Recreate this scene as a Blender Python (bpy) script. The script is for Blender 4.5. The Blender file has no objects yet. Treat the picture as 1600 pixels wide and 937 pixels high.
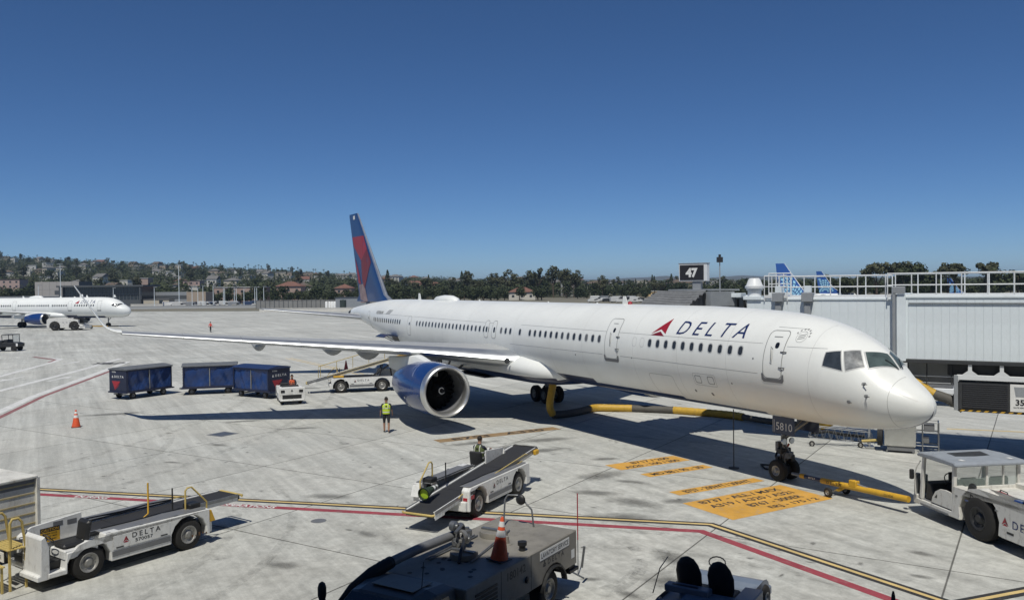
import bpy, bmesh, math, random
from mathutils import Vector, Matrix, noise
R=math.radians
random.seed(7)
scene=bpy.context.scene
COL=scene.collection
# ---------------------------------------------------------------- camera
CAM_POS=(15.8914,-23.5886,7.1849)
_yaw,_pit,_rol=2.6292,-0.0166,-0.0112
_fw=Vector((math.cos(_pit)*math.cos(_yaw),math.cos(_pit)*math.sin(_yaw),math.sin(_pit)))
_r=Vector((math.sin(_yaw),-math.cos(_yaw),0)); _u=_r.cross(_fw)
_r2=_r*math.cos(_rol)+_u*math.sin(_rol); _u2=-_r*math.sin(_rol)+_u*math.cos(_rol)
cd=bpy.data.cameras.new('camera'); cam=bpy.data.objects.new('camera',cd); COL.objects.link(cam)
M=Matrix((_r2,_u2,-_fw)).transposed().to_4x4(); M.translation=Vector(CAM_POS)
cam.matrix_world=M
cd.sensor_width=36; cd.lens=1311.25*36/1600; cd.clip_start=.1; cd.clip_end=60000
scene.camera=cam
# ---------------------------------------------------------------- sky, sun, exposure
SUN_TO=Vector((.42,-.35,1)).normalized()
elev=math.asin(SUN_TO.z)
W=bpy.data.worlds.new('World'); scene.world=W; W.use_nodes=True
nt=W.node_tree; bg=nt.nodes['Background']
sky=nt.nodes.new('ShaderNodeTexSky'); sky.sky_type='NISHITA'; sky.sun_disc=False
sky.sun_elevation=elev; sky.sun_rotation=math.atan2(SUN_TO.x,SUN_TO.y)
sky.altitude=0; sky.air_density=.6; sky.dust_density=0.0; sky.ozone_density=10.0
hs=nt.nodes.new('ShaderNodeHueSaturation'); hs.inputs['Saturation'].default_value=1.06; nt.links.new(sky.outputs[0],hs.inputs['Color']); nt.links.new(hs.outputs[0],bg.inputs[0]); bg.inputs[1].default_value=.076
sd=bpy.data.lights.new('sun','SUN'); so=bpy.data.objects.new('sun',sd); COL.objects.link(so)
sd.energy=3.6; sd.angle=R(.53); sd.color=(1,.96,.865)
so.rotation_euler=SUN_TO.to_track_quat('Z','Y').to_euler(); so.location=(20,-20,60)
scene.view_settings.view_transform='Standard'; scene.view_settings.look='None'
scene.view_settings.gamma=1; scene.view_settings.use_curve_mapping=False
scene.view_settings.exposure=0.0
scene.cycles.max_bounces=6; scene.cycles.diffuse_bounces=3; scene.cycles.glossy_bounces=3
scene.cycles.transmission_bounces=4; scene.cycles.volume_bounces=0; scene.cycles.use_denoising=True
# ---------------------------------------------------------------- materials
MATS={}
def mat(name,col,rough=.5,metal=0,var=.12,scale=3.0,dirt=0,dirtcol=(.12,.11,.09),bump=0,bscale=40,coat=0,emit=0,alpha=None,spec=None,trans=0):
    if name in MATS: return MATS[name]
    m=bpy.data.materials.new(name); m.use_nodes=True; MATS[name]=m
    n=m.node_tree; L=n.links; b=n.nodes['Principled BSDF']
    b.inputs['Roughness'].default_value=rough; b.inputs['Metallic'].default_value=metal
    if coat: b.inputs['Coat Weight'].default_value=coat; b.inputs['Coat Roughness'].default_value=.08
    if spec is not None: b.inputs['Specular IOR Level'].default_value=spec
    if trans: b.inputs['Transmission Weight'].default_value=trans
    tc=n.nodes.new('ShaderNodeTexCoord')
    nz=n.nodes.new('ShaderNodeTexNoise'); nz.inputs['Scale'].default_value=scale; nz.inputs['Detail'].default_value=6; nz.inputs['Roughness'].default_value=.65
    L.new(tc.outputs['Object'],nz.inputs['Vector'])
    mr=n.nodes.new('ShaderNodeMapRange'); L.new(nz.outputs[0],mr.inputs[0])
    mr.inputs[1].default_value=.3; mr.inputs[2].default_value=.7; mr.inputs[3].default_value=1-var; mr.inputs[4].default_value=1+var*.35
    mx=n.nodes.new('ShaderNodeMix'); mx.data_type='RGBA'; mx.blend_type='MULTIPLY'; mx.inputs[0].default_value=1
    mx.inputs[6].default_value=(*col,1); L.new(mr.outputs[0],mx.inputs[7])
    out=mx.outputs[2]
    if dirt:
        n2=n.nodes.new('ShaderNodeTexNoise'); n2.inputs['Scale'].default_value=scale*2.7; n2.inputs['Detail'].default_value=9; n2.inputs['Roughness'].default_value=.75
        mp=n.nodes.new('ShaderNodeMapping'); mp.inputs['Scale'].default_value=(1,1,.45); L.new(tc.outputs['Object'],mp.inputs[0]); L.new(mp.outputs[0],n2.inputs['Vector'])
        r2=n.nodes.new('ShaderNodeMapRange'); L.new(n2.outputs[0],r2.inputs[0]); r2.inputs[1].default_value=.52; r2.inputs[2].default_value=.78; r2.inputs[3].default_value=0; r2.inputs[4].default_value=dirt
        m2=n.nodes.new('ShaderNodeMix'); m2.data_type='RGBA'; L.new(r2.outputs[0],m2.inputs[0]); L.new(out,m2.inputs[6]); m2.inputs[7].default_value=(*dirtcol,1); out=m2.outputs[2]
    L.new(out,b.inputs['Base Color'])
    rr=n.nodes.new('ShaderNodeMapRange'); L.new(nz.outputs[0],rr.inputs[0]); rr.inputs[3].default_value=max(.02,rough*.85); rr.inputs[4].default_value=min(1,rough*1.2); L.new(rr.outputs[0],b.inputs['Roughness'])
    if bump:
        n3=n.nodes.new('ShaderNodeTexNoise'); n3.inputs['Scale'].default_value=bscale; n3.inputs['Detail'].default_value=4; L.new(tc.outputs['Object'],n3.inputs['Vector'])
        bp=n.nodes.new('ShaderNodeBump'); bp.inputs['Strength'].default_value=bump; bp.inputs['Distance'].default_value=.02; L.new(n3.outputs[0],bp.inputs['Height']); L.new(bp.outputs[0],b.inputs['Normal'])
    if alpha is not None: b.inputs['Alpha'].default_value=alpha
    return m
WHITE=mat('aircraft_white',(.83,.845,.82),.36,var=.06,scale=.5,coat=.15,dirt=.13,dirtcol=(.36,.35,.33),bump=.02,bscale=1.2)
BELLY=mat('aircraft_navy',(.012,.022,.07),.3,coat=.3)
GREYLINE=mat('panel_line_grey',(.28,.29,.29),.6)
GREYMET=mat('wing_grey',(.42,.43,.43),.45,metal=.1,var=.08,scale=.7)
FAIRGREY=mat('fairing_grey',(.30,.31,.31),.5)
SILVER=mat('polished_aluminium',(.56,.58,.60),.38,metal=.8,var=.1,scale=2)
LIPMET=mat('inlet_lip_metal',(.72,.72,.71),.34,metal=.9,var=.06)
BLUE=mat('livery_blue',(.009,.042,.178),.25,coat=.5,var=.06)
FINBLUE=mat('fin_blue',(.012,.05,.17),.35,coat=.2,var=.06,scale=.8)
RED=mat('livery_red',(.36,.018,.032),.4,var=.1)
DRED=mat('livery_dark_red',(.20,.012,.025),.4,var=.15)
FADE=mat('fin_faded_panel',(.34,.25,.25),.6,var=.4,scale=1.6,dirt=.5,dirtcol=(.20,.05,.06))
TITLE=mat('title_navy',(.015,.03,.12),.4)
GLASSDK=mat('dark_glass',(.012,.015,.02),.06,var=.1,spec=.7)
CABIN=mat('cabin_pane',(.035,.04,.045),.12,var=.3,scale=1.3,spec=.6)
WINFR=mat('window_surround',(.52,.53,.53),.4)
DARK=mat('black_rubber',(.018,.018,.019),.75,var=.25,scale=6)
TYRE=mat('tyre_rubber',(.022,.021,.020),.85,var=.3,scale=9,dirt=.35,dirtcol=(.07,.065,.06))
BLACK=mat('black_plastic',(.02,.021,.023),.5,var=.2)
FANDK=mat('fan_painted_shade',(.008,.009,.012),.6,spec=.2)  # near-black colour stands in for the shade deep in the inlet
COCK=[mat('cockpit_glass_dark',(.06,.072,.085),.07,var=.6,scale=1.6,spec=.8),mat('cockpit_glass_painted_reflection',(.30,.31,.31),.12,var=.7,scale=3.2,spec=.8),mat('cockpit_glass_green',(.10,.135,.13),.06,var=.6,scale=1.3,spec=.8)]  # the pale pane's colour stands in for a bright reflection
BLIND=[mat('cabin_pane_shade',(.16,.165,.165),.2,var=.3,scale=1.1),mat('cabin_pane_grey',(.075,.08,.085),.15,var=.3,scale=1.7)]
STEEL=mat('steel_grey',(.25,.26,.27),.4,metal=.7,var=.2,dirt=.3)
GSEW=mat('ground_equipment_white',(.74,.745,.73),.42,var=.12,scale=2.2,dirt=.75,dirtcol=(.17,.145,.11),bump=.15,bscale=6)
GSEG=mat('ground_equipment_grey',(.17,.175,.185),.5,var=.15,dirt=.3)
LOGODK=mat('decal_black',(.02,.02,.025),.5)
WHITEP=mat('decal_white',(.78,.78,.76),.5)
YEL=mat('equipment_yellow',(.62,.36,.03),.5,var=.15,dirt=.4)
PALEYEL=mat('weathered_yellow',(.55,.42,.14),.55,var=.2,dirt=.45)
ORANGE=mat('safety_orange',(.75,.12,.03),.5,var=.1)
CURT=mat('tarp_blue',(.020,.050,.165),.32,var=.3,scale=2,bump=.9,bscale=4)
NAVY=mat('cart_navy',(.012,.018,.05),.5,var=.2,dirt=.25)
BELT=mat('conveyor_belt',(.026,.027,.031),.8,var=.15,bump=.2)
CHROME=mat('rim_silver',(.34,.335,.32),.45,metal=.5,var=.2,dirt=.4)
# ---------------------------------------------------------------- object helpers
def tag(o,label=None,cat=None,group=None,kind=None):
    if label: o['label']=label
    if cat: o['category']=cat
    if group: o['group']=group
    if kind: o['kind']=kind
    return o
def empty(name,loc=(0,0,0),rz=0,label=None,cat=None,group=None):
    o=bpy.data.objects.new(name,None); COL.objects.link(o); o.empty_display_size=.3
    o.location=loc; o.rotation_euler=(0,0,rz); return tag(o,label,cat,group)
def link(name,me,parent=None,loc=None):
    o=bpy.data.objects.new(name,me); COL.objects.link(o)
    if parent: o.parent=parent
    if loc is not None: o.location=loc
    return o
def copy_tree(o,parent=None):
    c=o.copy(); COL.objects.link(c); c.parent=parent
    for ch in list(o.children): copy_tree(ch,c)
    return c
class MB:
    def __init__(s): s.v=[]; s.f=[]; s.m=[]; s.cur=0
    def add(s,vs,fs):
        o=len(s.v); s.v+=[tuple(v) for v in vs]; s.f+=[tuple(i+o for i in f) for f in fs]; s.m+=[s.cur]*len(fs); return s
    def box(s,x0,x1,y0,y1,z0,z1,T=None):
        vs=[(x,y,z) for x in (x0,x1) for y in (y0,y1) for z in (z0,z1)]
        if T: vs=[T@Vector(v) for v in vs]
        return s.add(vs,[(0,1,3,2),(4,6,7,5),(0,4,5,1),(2,3,7,6),(0,2,6,4),(1,5,7,3)])
    def cbox(s,c,d,T=None): return s.box(c[0]-d[0]/2,c[0]+d[0]/2,c[1]-d[1]/2,c[1]+d[1]/2,c[2]-d[2]/2,c[2]+d[2]/2,T)
    def prism(s,poly,a,b,axis='y'):
        # poly: 2-D outline; axis y -> (x,z), axis x -> (y,z), axis z -> (x,y)
        def P(p,h): return {'y':(p[0],h,p[1]),'x':(h,p[0],p[1]),'z':(p[0],p[1],h)}[axis]
        n=len(poly); vs=[P(p,a) for p in poly]+[P(p,b) for p in poly]
        fs=[tuple(range(n))[::-1],tuple(range(n,2*n))]+[(i,(i+1)%n,n+(i+1)%n,n+i) for i in range(n)]
        return s.add(vs,fs)
    def loft(s,rings,cap=True,close=True):
        n=len(rings[0]); vs=[p for r in rings for p in r]; fs=[]
        for i in range(len(rings)-1):
            for k in range(n if close else n-1):
                fs.append((i*n+k,i*n+(k+1)%n,(i+1)*n+(k+1)%n,(i+1)*n+k))
        if cap: fs+=[tuple(range(n))[::-1],tuple(range((len(rings)-1)*n,len(rings)*n))]
        return s.add(vs,fs)
    def tube(s,path,r,n=8,cap=True):
        P=[Vector(p) for p in path]; rs=r if isinstance(r,(list,tuple)) else [r]*len(P)
        up=None; rings=[]
        for i,p in enumerate(P):
            d=(P[min(i+1,len(P)-1)]-P[max(i-1,0)]).normalized()
            if up is None: up=d.orthogonal().normalized()
            up=(up-d*up.dot(d)); up=up.normalized() if up.length>1e-6 else d.orthogonal().normalized()
            w=d.cross(up)
            rings.append([p+(up*math.cos(a)+w*math.sin(a))*rs[i] for a in [2*math.pi*k/n for k in range(n)]])
        return s.loft(rings,cap)
    def lathe(s,prof,c=(0,0,0),axis='x',n=24,cap=True):
        # prof: (height along axis, radius)
        rings=[]
        for h,r in prof:
            ring=[]
            for k in range(n):
                a=2*math.pi*k/n; u,v=r*math.cos(a),r*math.sin(a)
                q={'x':(h,u,v),'y':(u,h,v),'z':(u,v,h)}[axis]
                ring.append((c[0]+q[0],c[1]+q[1],c[2]+q[2]))
            rings.append(ring)
        return s.loft(rings,cap)
    def mesh(s,name,mats,bev=0,smooth=0,seg=1):
        me=bpy.data.meshes.new(name); bm=bmesh.new()
        vs=[bm.verts.new(v) for v in s.v]; bm.verts.index_update()
        for f,mi in zip(s.f,s.m):
            try:
                fc=bm.faces.new([vs[i] for i in f]); fc.material_index=mi
            except ValueError: pass
        bmesh.ops.recalc_face_normals(bm,faces=bm.faces)
        if bev:
            es=[e for e in bm.edges if len(e.link_faces)==2 and e.calc_face_angle(0)>R(35)]
            bmesh.ops.bevel(bm,geom=es,offset=bev,segments=seg,affect='EDGES',clamp_overlap=True)
        bm.to_mesh(me); bm.free()
        for m in (mats if isinstance(mats,(list,tuple)) else [mats]): me.materials.append(m)
        if smooth:
            me.shade_smooth(); me.set_sharp_from_angle(angle=R(smooth))
        return me
    def build(s,name,mats,parent=None,bev=0,smooth=0,loc=None,seg=1):
        return link(name,s.mesh(name,mats,bev,smooth,seg),parent,loc)
def part(name,m,parent,*boxes,bev=.012):
    b=MB()
    for q in boxes: b.box(*q)
    return b.build(name,m,parent,bev=bev)
def tubepart(name,m,parent,path,r,n=8,smooth=50):
    return MB().tube(path,r,n).build(name,m,parent,smooth=smooth)
# ---- lettering: 2-D text mesh, centred on its box and scaled to a given width or height
_tx={}
def text_bm(s,width=None,height=None,shear=0,bold=.012,spacing=1.0):
    key=(s,bold,shear,spacing)
    if key not in _tx:
        cu=bpy.data.curves.new('t','FONT'); cu.body=s; cu.size=1; cu.offset=bold; cu.shear=shear; cu.space_character=spacing; cu.resolution_u=3
        o=bpy.data.objects.new('t',cu); COL.objects.link(o)
        dg=bpy.context.evaluated_depsgraph_get(); me=bpy.data.meshes.new_from_object(o.evaluated_get(dg))
        bpy.data.objects.remove(o); bpy.data.curves.remove(cu)
        _tx[key]=([v.co.copy() for v in me.vertices],[tuple(p.vertices) for p in me.polygons]); bpy.data.meshes.remove(me)
    vs,fs=_tx[key]
    x0=min(v.x for v in vs); x1=max(v.x for v in vs); y0=min(v.y for v in vs); y1=max(v.y for v in vs)
    sx=width/(x1-x0) if width else None; sy=height/(y1-y0) if height else None
    sx=sx or sy; sy=sy or sx
    return [((v.x-(x0+x1)/2)*sx,(v.y-(y0+y1)/2)*sy) for v in vs],fs
def lettering(text,m,parent,o,xd,yd,width=None,height=None,name='lettering',**k):
    vs,fs=text_bm(text,width,height,**k); o,xd,yd=Vector(o),Vector(xd).normalized(),Vector(yd).normalized()
    return MB().add([o+xd*a+yd*b for a,b in vs],fs).build(name,m,parent)
def flat(name,m,parent,o,xd,yd,poly):
    o,xd,yd=Vector(o),Vector(xd).normalized(),Vector(yd).normalized()
    return MB().add([o+xd*a+yd*b for a,b in poly],[tuple(range(len(poly)))]).build(name,m,parent)
def rrect(w,h,r,n=4):
    out=[]
    for cx,cy,a0 in ((w/2-r,h/2-r,0),(-w/2+r,h/2-r,90),(-w/2+r,-h/2+r,180),(w/2-r,-h/2+r,270)):
        for k in range(n+1):
            a=R(a0+90*k/n); out.append((cx+r*math.cos(a),cy+r*math.sin(a)))
    return out
WIDGET=[[(-.5,-.42),(.0,.5),(0,-.12)],[(0,.5),(.5,-.42),(0,-.12)],[(-.42,-.5),(0,-.22),(.42,-.5)]]
def widget(m,parent,o,xd,yd,size,name='emblem',m2=None):
    o,xd,yd=Vector(o),Vector(xd).normalized(),Vector(yd).normalized(); b=MB()
    for i,t in enumerate(WIDGET):
        b.cur=1 if (m2 and i==1) else 0
        b.add([o+xd*(p[0]*size)+yd*(p[1]*size) for p in t],[tuple(range(len(t)))])
    return b.build(name,[m]+([m2] if m2 else []),parent)
# ---- wheels
_wh={}
def wheel(parent,c,r,w,rim=None,side=-1,hub=.55,axis='y'):
    key=(r,w,hub,side,axis,rim.name if rim else '')
    if key not in _wh:
        t=MB().lathe([(-w/2,r*hub),(-w/2,r*.80),(-w*.44,r*.93),(-w*.3,r),(w*.3,r),(w*.44,r*.93),(w/2,r*.80),(w/2,r*hub)],axis=axis,n=28,cap=False)
        for k in (-.16,.16):
            pass
        tm=t.mesh('tyre',TYRE,smooth=40)
        rm=None
        q=MB(); h=r*hub
        for sg in (-1,1):
            q.lathe([(sg*w*.5,h*1.01),(sg*w*.53,h*.97),(sg*w*.5,h*.9),(sg*w*.36,h*.78),(sg*w*.30,h*.55),(sg*w*.34,h*.5),(sg*w*.46,h*.34),(sg*w*.50,h*.30),(sg*w*.5,.001)],axis=axis,n=20,cap=False)
            for k in range(6):
                a=math.pi*2*k/6; u,v=h*.64*math.cos(a),h*.64*math.sin(a)
                cc=(u,sg*w*.33,v) if axis=='y' else (sg*w*.33,u,v)
                q.lathe([(0,h*.07),(sg*w*.06,h*.07),(sg*w*.06,.001)],c=cc,axis=axis,n=6,cap=False)
        rm=q.mesh('rim',rim or CHROME,smooth=35)
        _wh[key]=(tm,rm)
    tm,rm=_wh[key]
    o=link('wheel',tm,parent,c); link('rim',rm,o); return o
# ---------------------------------------------------------------- the setting: apron, slabs, markings
GA=R(28.5); GU=Vector((math.cos(GA),math.sin(GA),0)); GV=Vector((-math.sin(GA),math.cos(GA),0))
SU,SV=6.18,6.62; OU,OV=.83,-5.0
def concrete():
    m=bpy.data.materials.new('apron_concrete'); m.use_nodes=True; n=m.node_tree; L=n.links; b=n.nodes['Principled BSDF']
    N=n.nodes.new
    geo=N('ShaderNodeNewGeometry')
    def noi(scale,detail,rough,vec=None,dist=0):
        q=N('ShaderNodeTexNoise'); q.inputs['Scale'].default_value=scale; q.inputs['Detail'].default_value=detail; q.inputs['Roughness'].default_value=rough; q.inputs['Distortion'].default_value=dist
        L.new(vec or geo.outputs['Position'],q.inputs['Vector']); return q.outputs[0]
    def rng(i,a,bb,c,d):
        q=N('ShaderNodeMapRange'); L.new(i,q.inputs[0]); 
        for k,v in zip((1,2,3,4),(a,bb,c,d)): q.inputs[k].default_value=v
        return q.outputs[0]
    def mul(i,j):
        q=N('ShaderNodeMath'); q.operation='MULTIPLY'
        for k,v in ((0,i),(1,j)):
            if isinstance(v,(int,float)): q.inputs[k].default_value=v
            else: L.new(v,q.inputs[k])
        return q.outputs[0]
    def mp(rot,sc):
        q=N('ShaderNodeMapping'); q.inputs['Rotation'].default_value=(0,0,rot); q.inputs['Scale'].default_value=sc; L.new(geo.outputs['Position'],q.inputs[0]); return q.outputs[0]
    big=rng(noi(.045,4,.55),.34,.66,.92,1.04)
    mid=rng(noi(.42,9,.76,dist=.4),.34,.62,.90,1.04)
    fine=rng(noi(4.2,12,.88),.32,.66,.76,1.12)
    speck=rng(noi(31,3,.6),.60,.74,1.0,.82)
    # brushed, streaky wear along the driving directions
    st=rng(noi(1,10,.72,mp(R(-150),(.10,1.6,1))),.36,.64,.86,1.05)
    st2=rng(noi(1,10,.74,mp(R(-118.5),(.05,2.2,1))),.42,.66,1.03,.86)
    # grime patches and oil drips
    gr=rng(noi(.16,8,.7,dist=.8),.60,.78,1.0,.80)
    oil=rng(noi(.75,5,.6,dist=.6),.655,.735,1.0,.55)
    # the stand in front of the gate is dirtier than the open field
    dm=N('ShaderNodeVectorMath'); dm.operation='DISTANCE'; L.new(geo.outputs['Position'],dm.inputs[0]); dm.inputs[1].default_value=(-3,-11,0)
    near=rng(dm.outputs['Value'],6,30,1,0)
    mot=rng(noi(1.5,10,.78,dist=.3),.36,.60,.72,1.03)
    mm=N('ShaderNodeMix'); mm.data_type='FLOAT'; L.new(near,mm.inputs[0]); mm.inputs[2].default_value=1.0; L.new(mot,mm.inputs[3])
    far=rng(dm.outputs['Value'],10,50,0,1)
    hz=rng(noi(1,8,.7,mp(R(-118.5),(.02,.55,1))),.40,.62,.86,1.05); hm=N('ShaderNodeMix'); hm.data_type='FLOAT'; L.new(far,hm.inputs[0]); hm.inputs[2].default_value=1.0; L.new(hz,hm.inputs[3])
    # tile cell variation
    cv=N('ShaderNodeVectorMath'); cv.operation='DOT_PRODUCT'; L.new(geo.outputs['Position'],cv.inputs[0]); cv.inputs[1].default_value=GU/SU
    cw=N('ShaderNodeVectorMath'); cw.operation='DOT_PRODUCT'; L.new(geo.outputs['Position'],cw.inputs[0]); cw.inputs[1].default_value=GV/SV
    def cell(o,off):
        a=N('ShaderNodeMath'); a.operation='SUBTRACT'; L.new(o,a.inputs[0]); a.inputs[1].default_value=off
        f=N('ShaderNodeMath'); f.operation='FLOOR'; L.new(a.outputs[0],f.inputs[0])
        fr=N('ShaderNodeMath'); fr.operation='FRACT'; L.new(a.outputs[0],fr.inputs[0])
        pp=N('ShaderNodeMath'); pp.operation='PINGPONG'; L.new(a.outputs[0],pp.inputs[0]); pp.inputs[1].default_value=.5
        return f.outputs[0],pp.outputs[0]
    fu,pu=cell(cv.outputs['Value'],OU/SU); fv,pv=cell(cw.outputs['Value'],OV/SV)
    cx=N('ShaderNodeCombineXYZ'); L.new(fu,cx.inputs[0]); L.new(fv,cx.inputs[1])
    wn=N('ShaderNodeTexWhiteNoise'); wn.noise_dimensions='2D'; L.new(cx.outputs[0],wn.inputs['Vector'])
    cellv=rng(wn.outputs['Value'],0,1,.90,1.05)
    mn=N('ShaderNodeMath'); mn.operation='MINIMUM'; L.new(pu,mn.inputs[0]); L.new(pv,mn.inputs[1])
    joint=rng(mn.outputs[0],.002,.005,.30,1.0)
    v=mul(mul(mul(mul(big,mid),mul(mm.outputs[0],hm.outputs[0])),mul(fine,speck)),mul(mul(st,st2),mul(mul(gr,oil),mul(cellv,joint))))
    cr=N('ShaderNodeMix'); cr.data_type='RGBA'; L.new(rng(noi(.23,5,.6),.35,.65,0,1),cr.inputs[0]); cr.inputs[6].default_value=(.598,.596,.552,1); cr.inputs[7].default_value=(.594,.602,.566,1)
    mx=N('ShaderNodeMix'); mx.data_type='RGBA'; mx.blend_type='MULTIPLY'; mx.inputs[0].default_value=1; L.new(cr.outputs[2],mx.inputs[6]); L.new(v,mx.inputs[7])
    L.new(mx.outputs[2],b.inputs['Base Color']); b.inputs['Roughness'].default_value=.82; b.inputs['Specular IOR Level'].default_value=.3
    bp=N('ShaderNodeBump'); bp.inputs['Strength'].default_value=.35; bp.inputs['Distance'].default_value=.01; L.new(noi(14,8,.75),bp.inputs['Height']); L.new(bp.outputs[0],b.inputs['Normal'])
    return m
CONC=concrete()
GROUND=mat('dry_ground',(.20,.185,.14),.9,var=.3,scale=.01)
g=MB(); g.add([(-9000,-9000,-.10),(4000,-9000,-.10),(4000,9000,-.10),(-9000,9000,-.10)],[(0,1,2,3)])
tag(g.build('ground',GROUND),kind='structure')
apron=MB().add([(-300,-140,-.010),(80,-140,-.010),(80,260,-.010),(-150,260,-.010),(-252,72,-.010),(-262,38,-.010),(-300,0,-.010)],[(0,1,2,3,4,5,6)]).build('apron',CONC); tag(apron,kind='structure')
# concrete slabs with open joints, for the part of the apron where single slabs can be told apart
sl=MB(); gp=.013; sl.box(gp,SU-gp,gp,SV-gp,-.03,0); slab_me=sl.mesh('slab',CONC,bev=.006)
def in_view(p,marg=60):
    d=Vector(p)-Vector(CAM_POS); w=d.dot(_fw)
    if w<6: return None
    x=800+1311*d.dot(_r2)/w; y=468.5-1311*d.dot(_u2)/w
    return (x,y,w) if -marg<x<1600+marg and y<937+marg*3 else None
cells=[]
for i in range(-22,8):
    for j in range(-10,24):
        c=GU*(OU+SU*(i+.5))+GV*(OV+SV*(j+.5))
        q=[in_view(c+GU*a*SU/2+GV*b_*SV/2,40) for a in (-1,0,1) for b_ in (-1,0,1)]
        q=[k for k in q if k]
        if q and min(k[2] for k in q)<82: cells.append((min(k[2] for k in q),i,j))
cells.sort()
for d_,i,j in cells[:300]:
    o=link('slab',slab_me,apron,GU*(OU+SU*i)+GV*(OV+SV*j)); o.rotation_euler=(0,0,GA)
# markings
def paint(name,col,wear=.45,scale=6):
    m=mat(name,col,.75,var=.22,scale=1.2,dirt=wear,dirtcol=(.33,.32,.30)); return m
PRED=paint('paint_red',(.33,.055,.075)); PYEL=paint('paint_yellow',(.66,.355,.06),.8); PBLK=paint('paint_black',(.035,.035,.037),.2); PWHT=paint('paint_white',(.70,.70,.68)); PLY=paint('paint_pale_yellow',(.70,.52,.22),.3)
PREDF=paint('paint_red_faded',(.30,.13,.13),.6); POLD=paint('paint_worn_brown',(.30,.20,.10),.75); PGRN=paint('paint_green',(.07,.16,.12),.3)
def strip(name,m,pts,w,z=.006,off=0,cap=False):
    P=[Vector((*p,0)) for p in pts]; L,Rr=[],[]
    for i,p in enumerate(P):
        d0=(P[i]-P[i-1]).normalized() if i else (P[1]-P[0]).normalized()
        d1=(P[i+1]-P[i]).normalized() if i<len(P)-1 else d0
        n0=Vector((-d0.y,d0.x,0)); n1=Vector((-d1.y,d1.x,0)); nn=(n0+n1).normalized(); k=1/max(.3,nn.dot(n0))
        L.append(p+nn*(off+w/2)*k); Rr.append(p+nn*(off-w/2)*k)
    vs=[(q.x,q.y,z) for q in L+Rr]; n=len(P)
    return MB().add(vs,[(i,i+1,n+i+1,n+i) for i in range(n-1)]).build(name,m,apron)
ylp=[(-30,-35.6),(-18.83,-23.50),(-3.0,-6.24),(4.1,-6.02),(14,-5.7)]
strip('yellow_line_border',PBLK,ylp,.40,.004); strip('yellow_line',PLY,ylp,.13,.008)
rlp=[(-30,-36.6),(-18.2,-23.75),(-2.62,-6.95),(4.0,-6.92),(14,-6.6)]
strip('red_line',PRED,rlp,.30,.004)
ud=Vector((15.6,16.8,0)).normalized(); vd=Vector((-ud.y,ud.x,0))
for tx,px0,wd in (('OPERATIONS',-12.6,2.05),('ONAL',-14.6,.95),('DURING',-16.7,1.3),('DO NOT CROSS',-19.3,2.5),('END OF EDGE',-22.1,2.2)):
    yy=-23.75+(px0+18.2)*16.8/15.58
    lettering(tx,PWHT,apron,(px0,yy,.009),ud,vd,width=wd,height=.25,bold=.03)
strip('yellow_line_border',PBLK,[(4.2,-8),(4.95,-3.2),(6.4,3.4)],.40,.012); strip('yellow_line',PLY,[(4.2,-8),(4.95,-3.2),(6.4,3.4)],.13,.016)
for sgn in (1,):
    strip('yellow_line',PLY,[(-9.3,14.8),(-6.2,17.5)],.2,.006)
    strip('lead_in_line',PLY,[(-71,-1.6),(-61,-1.1),(-51,-.7)],.12,.006); strip('lead_in_line',PLY,[(-71,-1.1),(-61,-.6),(-51,-.2)],.12,.006)
# stop-position stencils, lettering read from the aircraft side
def stencil(x0,x1,y0,y1,rows,m=PYEL,sk=0):
    o=MB().add([(x0,y0,.004),(x1+sk,y0,.004),(x1,y1,.004),(x0-sk,y1,.004)],[(0,1,2,3)]).build('stencil_panel',m,apron)
    n=len(rows); h=(x1-x0)/n
    for i,(t,w,dy) in enumerate(rows):
        if t: lettering(t,PBLK,apron,(x0+h*(i+.5),(y0+y1)/2+dy,.008),(0,1,0),(-1,0,0),width=w,height=h*.62,bold=.02)
stencil(-11.42,-10.36,-4.05,-.55,[('B717 / 200',1.9,.3),('A220 - 100 / 300',2.7,0)])
stencil(-9.42,-8.84,-3.85,-.72,[('MD 88 / 90 - 30',2.5,0)])
stencil(-6.72,-6.16,-4.72,-.72,[('B757 - 200WT / 300WT',3.1,0)])
stencil(-5.30,-3.15,-5.33,-.70,[('B737 - ALL / MAX',3.6,0),('A319 / A320 / A321',3.7,0),('B767 - 300ER',2.4,.5),('ERJ - 175 / 2',2.2,.8)],sk=.15)
stencil(-20.25,-19.45,-7.6,-.95,[('B753   A330',5.0,0)],m=POLD)
# service road at the left
strip('road_line',PWHT,[(-30,-38),(-55.5,-26.2),(-70.2,-20.3),(-81.5,-16.3)],.62); strip('road_line',PWHT,[(-28,-29.3),(-49.9,-24.17),(-68.2,-18.5),(-77,-15.9)],.6); strip('road_edge_red',PREDF,[(-28,-28.55),(-49.9,-23.5),(-68.2,-17.85)],.34,.005)
strip('road_line',PWHT,[(-55,-31),(-67.4,-26.7),(-81.4,-22.4),(-84.6,-21.8),(-86.5,-22.4)],.58); strip('road_edge_red',PREDF,[(-80.6,-22.9),(-83.9,-22.25),(-86.2,-23.0),(-90.2,-24.3)],.4,.005); strip('road_line',PWHT,[(-86.5,-22.4),(-90.2,-23.8),(-95.2,-27.6)],.22)
def arrow(x,y,ang,s=1.0):
    d=Vector((math.cos(ang),math.sin(ang),0)); q=Vector((-d.y,d.x,0)); P=[(-1.4,-.12),(.3,-.12),(.3,-.42),(1.6,0),(.3,.42),(.3,.12),(-1.4,.12)]
    MB().add([Vector((x,y,.006))+d*a*s+q*b_*s for a,b_ in P],[(0,1,5,6),(2,3,4)]).build('road_arrow',PWHT,apron)
arrow(-62.2,-22.3,R(152),1.3); arrow(-78.8,-21.0,R(152),1.2); arrow(-64.6,-25.7,R(-28),1.3)
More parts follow.
